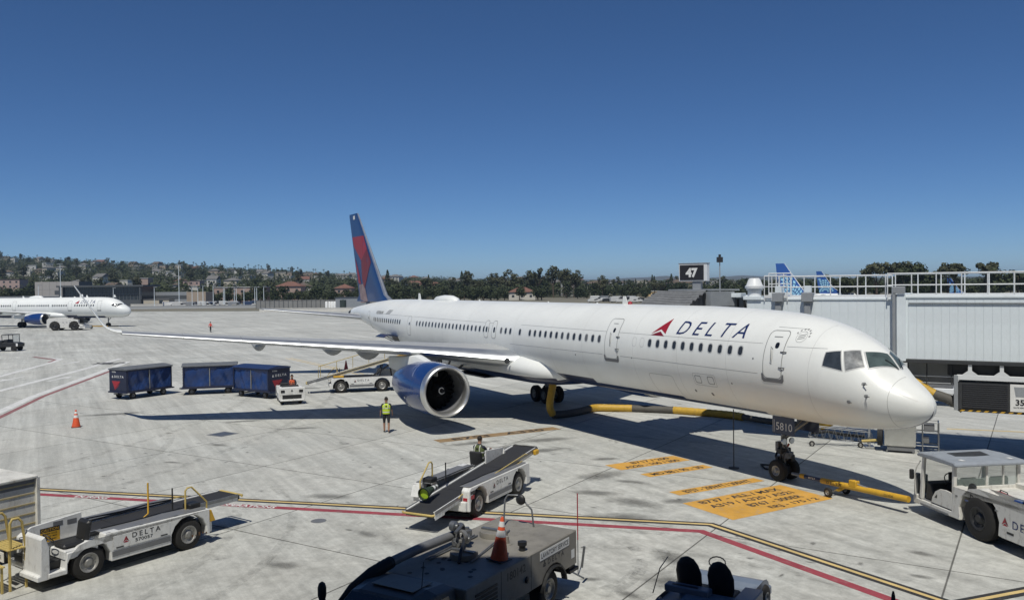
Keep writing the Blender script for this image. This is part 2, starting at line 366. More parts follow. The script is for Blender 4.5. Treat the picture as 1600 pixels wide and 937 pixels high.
lettering('YIELD',PBLK,apron,(-75.8,-17.8,.007),(.4,.9,0),(-.9,.4,0),width=3.0,height=2.2,bold=.05)
for k in range(3):
    strip('taxi_edge_stripe',PGRN,[(-290,2+6*k*0),(-262,37),(-253,70),(-240,110)],1.0,.008,off=k*0) if k==0 else None
# manhole covers flush in the concrete
for x,y,r in ((-9.6,-16.2,.24),):
    mh=MB(); mh.lathe([(.002,r),(.007,r),(.007,r*.82),(.004,r*.80),(.004,.001)],c=(x,y,0),axis='z',n=24,cap=False)
    mh.build('manhole_cover',GSEG,apron)
MB().box(-.55,.55,-.55,.55,.003,.010,Matrix.Translation((-27.4,-15.8,0))@Matrix.Rotation(GA,4,'Z')).build('service_hatch',GSEG,apron); MB().box(-.42,.42,-.42,.42,.010,.013,Matrix.Translation((-27.4,-15.8,0))@Matrix.Rotation(GA,4,'Z')).build('hatch_plate',STEEL,apron)

def stain_mat():
    m=bpy.data.materials.new('oil_stain'); m.use_nodes=True; n=m.node_tree; L=n.links; b=n.nodes['Principled BSDF']; N=n.nodes.new
    tc=N('ShaderNodeTexCoord'); ln=N('ShaderNodeVectorMath'); ln.operation='LENGTH'; L.new(tc.outputs['Object'],ln.inputs[0])
    geo=N('ShaderNodeNewGeometry'); nz=N('ShaderNodeTexNoise'); nz.inputs['Scale'].default_value=2.6; nz.inputs['Detail'].default_value=8; nz.inputs['Roughness'].default_value=.7; L.new(geo.outputs['Position'],nz.inputs['Vector'])
    a=N('ShaderNodeMath'); a.operation='SUBTRACT'; L.new(nz.outputs[0],a.inputs[0]); L.new(ln.outputs['Value'],a.inputs[1])
    r=N('ShaderNodeMapRange'); L.new(a.outputs[0],r.inputs[0]); r.inputs[1].default_value=-.35; r.inputs[2].default_value=.25; r.inputs[3].default_value=0; r.inputs[4].default_value=.42
    L.new(r.outputs[0],b.inputs['Alpha']); b.inputs['Base Color'].default_value=(.10,.098,.09,1); b.inputs['Roughness'].default_value=.7; return m
STAIN=stain_mat(); stm=MB().add([(math.cos(2*math.pi*k/20),math.sin(2*math.pi*k/20),0) for k in range(20)],[tuple(range(20))]).mesh('stain',STAIN)
def stain(x,y,a,b_,rot=0,z=.002):
    o=link('stain',stm,apron,(x,y,z)); o.scale=(a,b_,1); o.rotation_euler=(0,0,rot)
rs=random.Random(4); zc_=0
for x,y,a,b_,r in ((-12.4,-3.3,.9,.4,1.2),(-10.0,-5.3,1.6,.8,1.6),(-8.6,-4.9,1.0,.35,.6),(-8.0,-7.0,1.2,.5,.8),(-5.6,-5.2,.9,.45,1.3),(-6.2,-6.6,1.4,.7,.4),(-4.9,-8.0,1.5,.8,.9),(-15.3,-4.6,1.6,.6,1.5),(-17.4,-3.2,2.0,.7,1.4),(-16.8,-5.6,1.4,.5,1.5),(-18.5,-6.4,1.9,.5,1.5),(-1.2,-9.2,.9,.6,0),(.1,-10.4,1.1,.6,.6),(-1.0,-12.0,.35,.2,1),(.3,-11.8,.5,.25,.4),(-7.5,-15.4,.7,.3,.3),(-6.0,-18.2,.8,.35,.7),(-10.5,-19.0,.6,.3,.5),(-12.4,-15.0,1.2,.5,.9),(-4.2,-15.3,.6,.3,1.0),(-24.5,-16.5,.8,.35,.5),(-21.5,-18.9,.6,.25,.7),(1.9,-3.4,.5,.25,.3),(3.0,-5.0,.4,.2,.5),(-31,-14,1.6,.5,1.4),(-27,-12,1.4,.4,1.2),(-38,-20,2.6,.7,1.4),(-44,-7,2.2,.6,1.3)):
    zc_+=1; stain(x,y,a,b_,r,.0012+.00006*zc_)
for i in range(90):
    zc_+=1; stain(rs.uniform(-26,3),rs.uniform(-23,-3),rs.uniform(.06,.22),rs.uniform(.05,.14),rs.uniform(0,3),.0012+.00002*zc_)
# turning tyre scuffs
def scuff_mat():
    m=mat('tyre_scuff',(.10,.10,.095),.8,var=.3,scale=4); n=m.node_tree; L=n.links; b=n.nodes['Principled BSDF']; N=n.nodes.new; geo=N('ShaderNodeNewGeometry'); nz=N('ShaderNodeTexNoise'); nz.inputs['Scale'].default_value=2.2; nz.inputs['Detail'].default_value=8; nz.inputs['Roughness'].default_value=.75; L.new(geo.outputs['Position'],nz.inputs['Vector'])
    r=N('ShaderNodeMapRange'); L.new(nz.outputs[0],r.inputs[0]); r.inputs[1].default_value=.44; r.inputs[2].default_value=.72; r.inputs[3].default_value=0; r.inputs[4].default_value=.32; L.new(r.outputs[0],b.inputs['Alpha']); return m
SCUFF=scuff_mat()
def arc(cx,cy,r,a0,a1,w,z): strip('tyre_scuff',SCUFF,[(cx+r*math.cos(R(a0+(a1-a0)*k/14)),cy+r*math.sin(R(a0+(a1-a0)*k/14))) for k in range(15)],w,z)
for k,(cx,cy,r,a0,a1,w) in enumerate(((-3.5,-13.0,3.6,10,75,.3),(-3.5,-13.0,4.3,12,70,.3),(-3.0,-12.4,2.7,0,60,.25),(4,-16,9,95,150,.3),(4,-16,10.6,95,150,.3),(-14,-30,12,40,95,.3),(-14,-30,13.7,40,95,.3),(-30,-34,16,50,100,.35),(-60,-60,52,35,80,.4),(-62,-62,60,35,80,.4))): arc(cx,cy,r,a0,a1,w,.0026+.00008*k)
for k in range(9): strip('tyre_scuff',SCUFF,[(-62-6*k,-40),(-66-6.5*k,10),(-60-7*k,70)],.5+.12*(k%3),.0034+.00005*k)
def pchip(pts):
    xs=[a for a,b in pts]; ys=[b for a,b in pts]; n=len(xs)
    h=[xs[i+1]-xs[i] for i in range(n-1)]; d=[(ys[i+1]-ys[i])/h[i] for i in range(n-1)]
    m=[d[0]]+[0]*(n-2)+[d[-1]]
    for i in range(1,n-1):
        if d[i-1]*d[i]>0:
            w1=2*h[i]+h[i-1]; w2=h[i]+2*h[i-1]; m[i]=(w1+w2)/(w1/d[i-1]+w2/d[i])
    def f(x):
        if x<=xs[0]: return ys[0]
        if x>=xs[-1]: return ys[-1]
        i=0
        while x>xs[i+1]: i+=1
        t=(x-xs[i])/h[i]
        return ((1+2*t)*(1-t)**2*ys[i]+t*(1-t)**2*h[i]*m[i]+t*t*(3-2*t)*ys[i+1]+t*t*(t-1)*h[i]*m[i+1])
    return f
class Fus:
    # s = metres aft of the nose tip; top, bottom, half width, height of the widest line
    def __init__(s,top,bot,hw,zc,tp):
        s.top,s.bot,s.hw,s.zc,s.tp=[pchip(q) for q in (top,bot,hw,zc,tp)]
    def pt(s,x,t):                      # t: 0 = starboard side, pi/2 = crown, -pi/2 = keel
        zc=s.zc(x); c,n=math.cos(t),math.sin(t); e=s.tp(x) if n>0 else 1.0
        y=-s.hw(x)*math.copysign(abs(c)**e,c)
        z=zc+(s.top(x)-zc)*n if n>0 else zc+(zc-s.bot(x))*n
        return (-x,y,z)
    def t_of_z(s,x,z):
        zc=s.zc(x); r=(s.top(x)-zc) if z>zc else (zc-s.bot(x))
        return math.asin(max(-1,min(1,(z-zc)/r)))
F757=Fus(
 top=[(0,3.34),(.05,3.50),(.2,3.69),(.5,3.93),(.9,4.2),(1.1,4.38),(1.5,4.84),(1.9,5.12),(2.4,5.37),(2.9,5.58),(3.5,5.78),(4.3,5.98),(5.3,6.12),(6.4,6.19),(8,6.25),(10,6.29),(40,6.30),(44,6.26),(48,6.02),(51,5.75),(53,5.55),(54.1,5.35),(54.4,5.05)],
 bot=[(0,3.26),(.05,3.1),(.2,2.92),(.5,2.74),(1.0,2.58),(1.8,2.45),(3,2.36),(4.5,2.33),(6,2.33),(34.5,2.30),(37,2.34),(40,2.58),(43,3.02),(46,3.6),(49,4.1),(52,4.5),(53.8,4.7),(54.4,4.85)],
 hw=[(0,.0),(.05,.2),(.2,.42),(.5,.69),(1.0,.99),(1.8,1.31),(3,1.60),(4.5,1.78),(6.5,1.87),(8,1.88),(37,1.88),(41,1.78),(45,1.5),(49,1.05),(52,.62),(53.8,.36),(54.4,.1)],
 zc=[(0,3.3),(1,3.52),(2,3.78),(4,4.15),(7,4.38),(9,4.42),(36,4.42),(44,4.75),(50,5.1),(54.4,4.95)],
 tp=[(0,1),(.8,1.08),(1.3,1.35),(1.7,1.3),(2.3,1.0),(3.2,.9),(4.5,.97),(6,1.0),(60,1)])
# ---------------------------------------------------------------- airliners
def fus_mesh(F,ss,nseg,parent,navy,mats,name='fuselage'):
    b=MB(); rings=[]
    for s in ss: rings.append([F.pt(s,2*math.pi*k/nseg) for k in range(nseg)])
    n=nseg; b.v=[p for r in rings for p in r]
    for i in range(len(rings)-1):
        sm=(ss[i]+ss[i+1])/2
        for k in range(n):
            tm=2*math.pi*(k+.5)/n; up=math.sin(tm)
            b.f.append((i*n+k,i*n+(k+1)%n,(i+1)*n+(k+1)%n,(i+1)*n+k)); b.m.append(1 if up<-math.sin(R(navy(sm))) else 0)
    b.f.append(tuple(range(n))[::-1]); b.m.append(0); b.f.append(tuple(range((len(rings)-1)*n,len(rings)*n))); b.m.append(0)
    return b.build(name,mats,parent,smooth=60)
def wrapper(F,side=-1):
    def f(s,z,off):
        t=F.t_of_z(s,z); e=1e-3
        p=Vector(F.pt(s,t)); a=Vector(F.pt(s+e,t))-p; c=Vector(F.pt(s,t+e))-p
        nn=a.cross(c); nn=nn.normalized() if nn.length>0 else Vector((0,-1,0))
        if nn.y>0: nn=-nn
        q=p+nn*off; return q if side<0 else Vector((q.x,-q.y,q.z))
    return f
def wrap(name,m,parent,wf,vs,fs,off,dz=.07,ds=.6):
    # 2-D mesh in (s,z) cut into strips and laid on the skin
    bm=bmesh.new(); bv=[bm.verts.new((a,0,b_)) for a,b_ in vs]
    for f in fs:
        try: bm.faces.new([bv[i] for i in f])
        except ValueError: pass
    z0=min(v[1] for v in vs); z1=max(v[1] for v in vs); s0=min(v[0] for v in vs); s1=max(v[0] for v in vs)
    z=z0+dz
    while z<z1: bmesh.ops.bisect_plane(bm,geom=bm.verts[:]+bm.edges[:]+bm.faces[:],plane_co=(0,0,z),plane_no=(0,0,1)); z+=dz
    z=s0+ds
    while z<s1: bmesh.ops.bisect_plane(bm,geom=bm.verts[:]+bm.edges[:]+bm.faces[:],plane_co=(z,0,0),plane_no=(1,0,0)); z+=ds
    for v in bm.verts: v.co=wf(v.co.x,v.co.z,off)
    bmesh.ops.recalc_face_normals(bm,faces=bm.faces)
    # face outwards
    fl=[f for f in bm.faces if f.normal.y*(-1 if wf(s0,z0,0).y<0 else 1)<0]
    bmesh.ops.reverse_faces(bm,faces=fl)
    me=bpy.data.meshes.new(name); bm.to_mesh(me); bm.free(); me.materials.append(m)
    for p_ in me.polygons: p_.use_smooth=True
    return link(name,me,parent)
def ring2d(outer,inner):
    n=len(outer); return outer+inner,[(i,(i+1)%n,n+(i+1)%n,n+i) for i in range(n)]
def shift(poly,s,z,k=0): return [(s+p[0]+k*p[1],z+p[1]) for p in poly]
def door(F,wf,parent,s,z0,z1,w,full=True,sill=True,win=True,name='door',lean=0):
    zc=(z0+z1)/2; h=z1-z0
    out=shift(rrect(w,h,.17),s,zc); inn=shift(rrect(w-.05,h-.05,.15),s,zc)
    d=wrap(name,WHITE,parent,wf,inn,[tuple(range(len(inn)))],.008)
    v,f=ring2d(out,inn); wrap('seal',GREYLINE,d,wf,v,f,.012)
    if win:
        c=shift(rrect(.16,.2,.07),s-.08,z1-.50); wrap('pane',GLASSDK,d,wf,c,[tuple(range(len(c)))],.014)
    if full:
        c=[(s+.17,zc+.28),(s+.05,zc+.2),(s-.0,zc-.1),(s+.02,zc-.34),(s+.1,zc-.3),(s+.12,zc-.02)]
        c2=[(a*.86+(s+.08)*.14,b_*.86+(zc-.03)*.14) for a,b_ in c]
        v,f=ring2d(c,c2); wrap('handle_recess',GREYLINE,d,wf,v,f,.013)
        b=MB(); 
        p=[wf(s+.13,zc+.2,.02),wf(s+.07,zc,.035),wf(s+.05,zc-.24,.02)]; b.tube(p,.014,6); b.build('handle',STEEL,d,smooth=50)
        for zz in (zc+.1,zc-.42):
            p=[wf(s-w/2+.12,zz,.02),wf(s-w/2-.02,zz,.045),wf(s-w/2-.12,zz,.02)]; MB().tube(p,.02,6).build('hinge',STEEL,d,smooth=50)
        c=shift(rrect(.34,.03,.01),s,z1-.22); wrap('placard',GREYLINE,d,wf,c,[tuple(range(len(c)))],.013)
    if sill:
        a=shift(rrect(w+.12,.42,.16),s,z0+.09); 
        poly=[(s-w/2-.07,z0+.16),(s-w/2-.07,z0-.05),(s-w/2,z0-.13),(s+w/2,z0-.13),(s+w/2+.07,z0-.05),(s+w/2+.07,z0+.16),(s+w/2+.012,z0+.16),(s+w/2-.03,z0+.02),(s+w/2-.1,z0-.01),(s-w/2+.1,z0-.01),(s-w/2+.03,z0+.02),(s-w/2-.012,z0+.16)]
        wrap('scuff_plate',GSEG,d,wf,poly,[(0,1,10,11),(1,2,9,10),(2,3,8,9),(3,4,7,8),(4,5,6,7)],.010)
    return d
def pane_grid(F,corners,off,n=6):
    # corners in (s,t): a,b,c,d in order
    g=[]; C3=[Vector(F.pt(*q)) for q in corners]; lft=sum(q[1] for q in corners)/4>math.pi/2
    for i in range(n+1):
        for j in range(n+1):
            u,v=i/n,j/n
            P=(C3[0]*(1-u)+C3[1]*u)*(1-v)+(C3[3]*(1-u)+C3[2]*u)*v
            s=-P.x; zc=F.zc(s); rz_=(F.top(s)-zc) if P.z>zc else (zc-F.bot(s)); ex=F.tp(s) if P.z>zc else 1
            t=math.atan2((P.z-zc)/rz_,(abs(P.y)/F.hw(s))**(1/ex))
            if lft: t=math.pi-t
            p=Vector(F.pt(s,t)); e=1e-3; a=Vector(F.pt(s+e,t))-p; c=Vector(F.pt(s,t+e))-p; nn=a.cross(c).normalized()
            if nn.y>0 and t<math.pi/2: nn=-nn
            if t>=math.pi/2 and nn.y<0: nn=-nn
            g.append(p+nn*off)
    fs=[(i*(n+1)+j,(i+1)*(n+1)+j,(i+1)*(n+1)+j+1,i*(n+1)+j+1) for i in range(n) for j in range(n)]
    return g,fs
def cockpit(F,parent,panes,inset=.0,frame=.05):
    for side in (0,1):
        for ci,c in enumerate(panes):
            cc=[(s,(math.pi-t) if side else t) for s,t in c]
            cs=sum(s for s,t in cc)/4; ct=sum(t for s,t in cc)/4
            big=[(cs+(s-cs)*1.1,ct+(t-ct)*1.13) for s,t in cc]
            g,f=pane_grid(F,big,.006); o=MB().add(g,f).build('cockpit_window',WINFR,parent,smooth=60)
            g,f=pane_grid(F,cc,.012); MB().add(g,f).build('pane',COCK[ci%3],o,smooth=60)
def foil(le,ch,tk,n=14,tw=0,span='y'):
    # closed aerofoil ring; le = leading edge point, chord runs towards -x
    up,lo=[],[]
    for i in range(n+1):
        c=(1-math.cos(math.pi*i/n))/2; y=5*tk*(.2969*math.sqrt(c)-.126*c-.3516*c*c+.2843*c**3-.1015*c**4)
        cm=.018*math.sin(math.pi*c)
        up.append((c,cm+y)); lo.append((c,cm-y))
    pts=up[::-1]+lo[1:-1]
    out=[]
    for c,y in pts:
        if span=='y': out.append((le[0]-c*ch,le[1],le[2]+y*ch-c*ch*math.sin(tw)))
        else: out.append((le[0]-c*ch,le[1]+y*ch,le[2]))
    return out
def wing_surface(name,secs,m,parent,le_mat=None,lefrac=.16,span='y'):
    n=14; b=MB(); rings=[foil(*s,n=n,span=span) for s in secs]; k=len(rings[0]); b.v=[p for r in rings for p in r]
    for i in range(len(rings)-1):
        for j in range(k):
            b.f.append((i*k+j,i*k+(j+1)%k,(i+1)*k+(j+1)%k,(i+1)*k+j))
            c=(secs[i][0][0]-(rings[i][j][0]+rings[i][(j+1)%k][0])/2)/secs[i][1]
            b.m.append(1 if (le_mat and c<lefrac) else 0)
    b.f.append(tuple(range(k))[::-1]); b.m.append(0); b.f.append(tuple(range((len(rings)-1)*k,len(rings)*k))); b.m.append(0)
    return b.build(name,[m]+([le_mat] if le_mat else []),parent,smooth=50)
def engine(parent,c,length,r,nac,pylon_to,lipm=LIPMET,sw=True,detail=True):
    # c = centre of the inlet plane, axis along -x ; parts of one engine
    x,y,z=c
    prof=[(-.45,r*.80),(-.25,r*.80),(-.08,r*.835),(0,r*.89),(-.02,r*.935),(-.12,r*.97),(-.36,r*.99)]
    e=MB().lathe([(-.36,r*.988),(-length*.2,r*1.015),(-length*.38,r*1.02),(-length*.6,r*.95),(-length*.82,r*.78),(-length,r*.60),(-length,r*.52)],c=c,n=56,cap=False).build('engine_nacelle',nac,parent,smooth=45)
    MB().lathe(prof,c=c,n=56,cap=False).build('inlet_lip',lipm,e,smooth=60)
    MB().lathe([(-.44,r*.80),(-1.55,r*.82),(-1.72,r*.82)],c=c,n=48,cap=False).build('inlet_duct',GSEG,e,smooth=60)
    MB().lathe([(-length*.98,r*.58),(-length*1.12,r*.40),(-length*1.12,.001)],c=c,n=32,cap=False).build('exhaust_nozzle',STEEL,e,smooth=50)
    f=MB(); nb=24
    for k in range(nb):
        a=2*math.pi*k/nb; vs=[]
        for rr,w,tw in ((r*.26,.10,.9),(r*.55,.15,.7),(r*.81,.19,.45)):
            u=Vector((0,math.cos(a),math.sin(a))); t=Vector((0,-math.sin(a),math.cos(a)))
            for sg in (-1,1):
                vs.append(Vector((x-1.5,y,z))+u*rr+t*(sg*w*math.sin(tw)*.8)+Vector((sg*w*math.cos(tw)*.5,0,0)))
        f.add(vs,[(0,1,3,2),(2,3,5,4)])
    f.lathe([(-1.7,r*.82),(-1.7,.01)],c=c,n=24,cap=False)
    f.build('fan',FANDK,e)
    sp=MB().lathe([(-1.12,r*.27),(-.95,r*.24),(-.75,r*.15),(-.62,r*.05),(-.60,.001)],c=c,n=24,cap=False).build('spinner',FANDK,e,smooth=60)
    if sw:
        path=[]
        for k in range(16):
            a=k/15*5.2+.4; q=.25+.75*k/15; rr=r*.055+r*.1*q*.9
            path.append((x-.60-rr*.95/r*.55,y+rr*math.cos(a),z+rr*math.sin(a)))
        MB().tube(path,[.012+.012*math.sin(math.pi*k/15) for k in range(16)],6).build('spinner_swirl',WHITEP,e,smooth=50)
    # pylon: a thin faired strut from nacelle crown to the wing
    p0=Vector(pylon_to); b=MB(); rings=[]
    for xx,zz,w,h in ((x-length*.22,z+r*.93,.02,.16),(x-length*.40,z+r*.98,.20,.34),(p0.x+.5,p0.z-.12,.26,.5),(p0.x-1.8,p0.z-.35,.26,.7),(p0.x-3.6,p0.z-.45,.12,.5)):
        zb=min(z+r*.5,zz-h)
        rings.append([(xx,y+w*math.cos(a)*.9,(zz if math.sin(a)>0 else zb)+(.5*h*math.sin(a)*.3)) for a in [2*math.pi*k/12 for k in range(12)]])
    b.loft(rings).build('pylon',WHITE,e,smooth=40)
    return e
def gear_leg(parent,name,c,h,wheels,r,w,brace):
    g=MB().tube([(c[0],c[1],r),(c[0],c[1],r+.35)],.075,10); g.tube([(c[0],c[1],r+.3),(c[0],c[1],h)],.11,10)
    g.tube([(c[0],c[1],r+.9),(c[0]+brace[0],c[1]+brace[1],h)],.05,8)
    o=g.build(name,STEEL,parent,smooth=50)
    return o
# ---- the large airliner
SKINLINE=mat('skin_joint_grey',(.52,.53,.52),.5)
plane=empty('airliner',(0,0,0),0,'large white twin-engine airliner parked nose-in, blue engine, red and blue fin','airliner')
ss=[0,.01,.03,.06,.1,.16,.24,.34,.46,.6,.75,.9]+[1.05+.12*i for i in range(50)]+[7.2+.6*i for i in range(46)]+[34.9+.35*i for i in range(55)]+[54.3,54.4]
def navy757(s):
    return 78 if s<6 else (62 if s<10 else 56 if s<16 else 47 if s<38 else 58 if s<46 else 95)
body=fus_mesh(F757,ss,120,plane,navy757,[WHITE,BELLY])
WF=wrapper(F757)
# cabin windows: one every 0.508 m where the photograph shows one
widx=list(range(0,11))+list(range(17,30))+[31,33,34,35,36]+[38]+list(range(39,59))+[64+i*.905 for i in range(14)]
X0=6.2225; ZW=4.785
wo,wi=rrect(.27,.38,.12),rrect(.20,.31,.095)
wcache={}
for k in widx:
    s=X0+.508*k
    if k in (36,): continue
    key='c' if 9<s<36 else round(s,2)
    if key not in wcache:
        vs,fs=ring2d(shift(wo,s,ZW),shift(wi,s,ZW)); a=wrap('window',WINFR,plane,WF,vs,fs,.005,dz=.05); 
        pv=shift(wi,s,ZW); q=wrap('pane',CABIN,a,WF,pv,[tuple(range(len(pv)))],.003,dz=.05); wcache[key]=(a.data,q.data,s)
    else:
        am,qm,s0=wcache[key]; a=link('window',am,plane,(-(s-s0),0,0)); q=link('pane',qm,a); rw=random.Random(int(s*100)).random()
        if rw<.42: q.material_slots[0].link='OBJECT'; q.material_slots[0].material=BLIND[0 if rw<.16 else 1]
for s in (12.7,13.15-.55*0):   # plugged window outlines just behind the second door
    pass
for k in (11,12):
    s=X0+.508*k; v,f=ring2d(shift(wo,s,ZW),shift(rrect(.255,.365,.115),s,ZW)); wrap('window_plug',GREYLINE,plane,WF,v,f,.003)
door(F757,WF,plane,4.76,3.92,5.55,.80)
door(F757,WF,plane,13.95,3.96,5.70,.92)
for s in (24.82,25.72): door(F757,WF,plane,s,4.32,5.28,.5,full=False,sill=False,win=False,name='overwing_exit')
for s in (X0+.508*36.55,X0+.508*38.33):
    c=shift(wi,s,ZW); wrap('pane',CABIN,plane,WF,c,[tuple(range(len(c)))],.012,dz=.05)
door(F757,WF,plane,37.0,3.95,5.22,.62,full=False,sill=False,win=True)
door(F757,WF,plane,46.4,3.95,5.35,.72,full=False,sill=False,win=True)
panes=[[(2.88,.333),(2.89,.62),(2.5,.78),(2.26,.375)],[(2.41,.80),(2.06,1.0),(1.72,.664),(2.15,.407)],[(1.94,1.03),(1.56,1.475),(1.16,1.485),(1.60,.70)]]
cockpit(F757,plane,panes)
for sg in (0,1):
    w=MB()
    for s0,t0,s1,t1 in ((1.13,1.42,1.45,1.18),):
        P=[]
        for i in range(6):
            u=i/5; t=t0+(t1-t0)*u; t=math.pi-t if sg else t; q=Vector(F757.pt(s0+(s1-s0)*u,t)); P.append(q+Vector((.02,-.01 if not sg else .01,.03)))
        w.tube(P,.012,5)
    w.build('wiper',BLACK,plane)
# skin seams, cargo door outline, hatches
def seam(s0,z0,s1,z1,wd=.012,m=GREYLINE):
    n=12; vs=[]; 
    for i in range(n+1):
        u=i/n; vs.append((s0+(s1-s0)*u,z0+(z1-z0)*u))
    dx,dz_=(z1-z0),-(s1-s0); l=math.hypot(dx,dz_); dx,dz_=dx/l*wd/2,dz_/l*wd/2
    V=[(a+dx,b_+dz_) for a,b_ in vs]+[(a-dx,b_-dz_) for a,b_ in vs]
    wrap('skin_seam',m,plane,WF,V,[(i,i+1,n+2+i,n+1+i) for i in range(n)],.003)
seam(5.3,5.09,22,5.16); seam(25,5.14,44,5.25); seam(5.4,4.05,13.3,4.12); seam(14.6,4.12,23,4.12); seam(2.9,5.03,4.3,5.03); seam(3.9,5.62,5.0,5.66)
pl=[]
for k in range(25):
    t=-1.45+2.95*k/24; pl.append(t)
b=MB(); V=[]
for k in range(49):
    t=-1.5+3.0*k/48
    for s_ in (.90,.914):
        p=Vector(F757.pt(s_,t)); V.append(p+Vector((.002,-math.cos(t)*.004,math.sin(t)*.004)))
b.add(V,[(2*i,2*i+1,2*i+3,2*i+2) for i in range(48)]).build('radome_seam',SKINLINE,plane)
for (s0,z0,s1,z1) in ((.25,3.55,.88,3.86),(.25,3.0,.85,2.88)):
    seam(s0,z0,s1,z1,.02,WHITEP)
for s,z,w,h in ((8.55,3.55,.34,.30),(7.85,3.56,.34,.30)):
    o,i_=shift(rrect(w,h,.06),s,z),shift(rrect(w-.05,h-.05,.05),s,z); v,f=ring2d(o,i_); wrap('access_hatch',GREYLINE,plane,WF,v,f,.004)
o,i_=shift(rrect(1.22,.46,.06),8.2,3.555),shift(rrect(1.20,.44,.05),8.2,3.555); v,f=ring2d(o,i_); wrap('access_hatch',GREYLINE,plane,WF,v,f,.004)
o,i_=shift(rrect(1.5,1.05,.12),10.8,3.02),shift(rrect(1.475,1.025,.11),10.8,3.02); v,f=ring2d(o,i_); wrap('cargo_door_outline',GREYLINE,plane,WF,v,f,.004)
for s,z,r in ((9.0,3.05,.05),(8.1,3.0,.06),(6.75,3.56,.03),(5.6,4.55,.03),(12.5,4.1,.03),(16.8,3.95,.035)):
    c=shift(rrect(r*2,r*2.2,r*.9),s,z); wrap('vent_port',GSEG,plane,WF,c,[tuple(range(len(c)))],.004)
for s,z in ((1.55,4.0),(1.45,3.63),(2.0,3.40)):
    p=Vector(WF(s,z,0)); MB().tube([p,p+Vector((.02,-.07,0)),p+Vector((.16,-.09,.0))],[.035,.022,.012],8).build('air_probe',STEEL,plane,smooth=50)
    c=shift(rrect(.12,.1,.04),s+.02,z); wrap('probe_base',GREYLINE,plane,WF,c,[tuple(range(len(c)))],.003)
# circumferential skin joints on the visible side
for s_ in (3.35,6.9,9.6,12.4,16.2,19.0,22.6,28.2,31.6,35.6,39.0,42.6,45.4,48.2):
    V=[]; n=40
    for k in range(n+1):
        t=-1.25+2.75*k/n
        for d in (0,.009): 
            p=Vector(F757.pt(s_+d,t)); V.append(p+Vector((0,-math.cos(t)*.0025,math.sin(t)*.0025)))
    MB().add(V,[(2*i,2*i+1,2*i+3,2*i+2) for i in range(n)]).build('skin_joint',SKINLINE,plane)
# titles
def wraptext(t,s_c,z_c,w,h,m,parent,shear=0,mirror=True,bold=.02,spacing=1.0,name='lettering',wf=WF):
    vs,fs=text_bm(t,w,h,shear=shear,bold=bold,spacing=spacing)
    return wrap(name,m,parent,wf,[(s_c-a,z_c+b_) for a,b_ in vs],[f[::-1] for f in fs],.007,dz=.05)
wraptext('DELTA',8.02,5.47,3.62,.50,TITLE,plane,shear=.28,bold=.0,spacing=1.55)
TZ=[[(11.32,5.13),(10.86,5.79),(10.64,5.36)],[(10.86,5.79),(10.42,5.13),(10.64,5.36)],[(11.2,5.13),(10.66,5.30),(10.42,5.05)]]
wrap('emblem',RED,plane,WF,[(11.33,5.17),(10.43,5.80),(10.45,5.19),(10.80,5.36)],[(0,1,3),(1,2,3)],.006)
wrap('emblem',DRED,plane,WF,[(11.36,5.11),(10.80,5.28),(10.50,5.10)],[(0,1,2)],.006)
wraptext('N590NW',43.5,5.32,1.75,.26,GREYLINE,plane,shear=.1,bold=.03)
for i in range(4): 
    c=[(42.05-.12*i+.02,5.26+.08*i),(41.2-.12*i,5.26+.08*i),(41.2-.12*i-.06,5.31+.08*i),(42.05-.12*i-.06,5.31+.08*i)]
    wrap('flag_stripe',GREYLINE,plane,WF,c,[(0,1,2,3)],.006)
cc=rrect(.36,.36,.179,8); o,i_=shift(cc,3.93,5.36),shift(rrect(.34,.34,.169,8),3.93,5.36); v,f=ring2d(o,i_); wrap('roundel',GREYLINE,plane,WF,v,f,.005)
for k in range(7):
    a=R(30+k*24); c=shift(rrect(.05,.05,.01),3.93+.25*math.cos(a),5.36+.25*math.sin(a)); wrap('roundel_mark',GREYLINE,plane,WF,c,[tuple(range(len(c)))],.005)
for k in range(3):
    c=shift([(.11,-.03+.06*(k-1)),(-.12,.02+.06*(k-1)),(-.12,.045+.06*(k-1)),(.11,-.005+.06*(k-1))],3.93,5.36); wrap('roundel_mark',GREYLINE,plane,WF,c,[(0,1,2,3)],.005)
# roof fittings
b=MB()
rings=[]
for s,hw,h in ((33.2,.02,.01),(33.5,.30,.22),(34.1,.40,.34),(35.2,.42,.36),(36.2,.34,.28),(36.9,.05,.01)):
    rings.append([(-s,hw*math.cos(a),6.27+max(-.06,h*math.sin(a)**1 if math.sin(a)>0 else -.06)) for a in [2*math.pi*k/20 for k in range(20)]])
b.loft(rings).build('antenna_dome',WHITE,plane,smooth=60)
for s,h in ((39.2,.48),(15.15,.40),(30,.12),(17.5,.08),(22.0,.08)):
    MB().prism([(-s,6.26),(-s-.36*h/.45-.1,6.26),(-s-.30*h/.45-.1,6.26+h),(-s-.14*h/.45-.05,6.26+h)],-.02,.02).build('blade_antenna',WHITE,plane,bev=.008)
bc=MB().lathe([(0,.11),(.03,.11),(.10,.09),(.14,.04),(.15,.001)],c=(-15.0,0,6.28),axis='z',n=14,cap=False); bc.build('beacon',RED,plane,smooth=60)
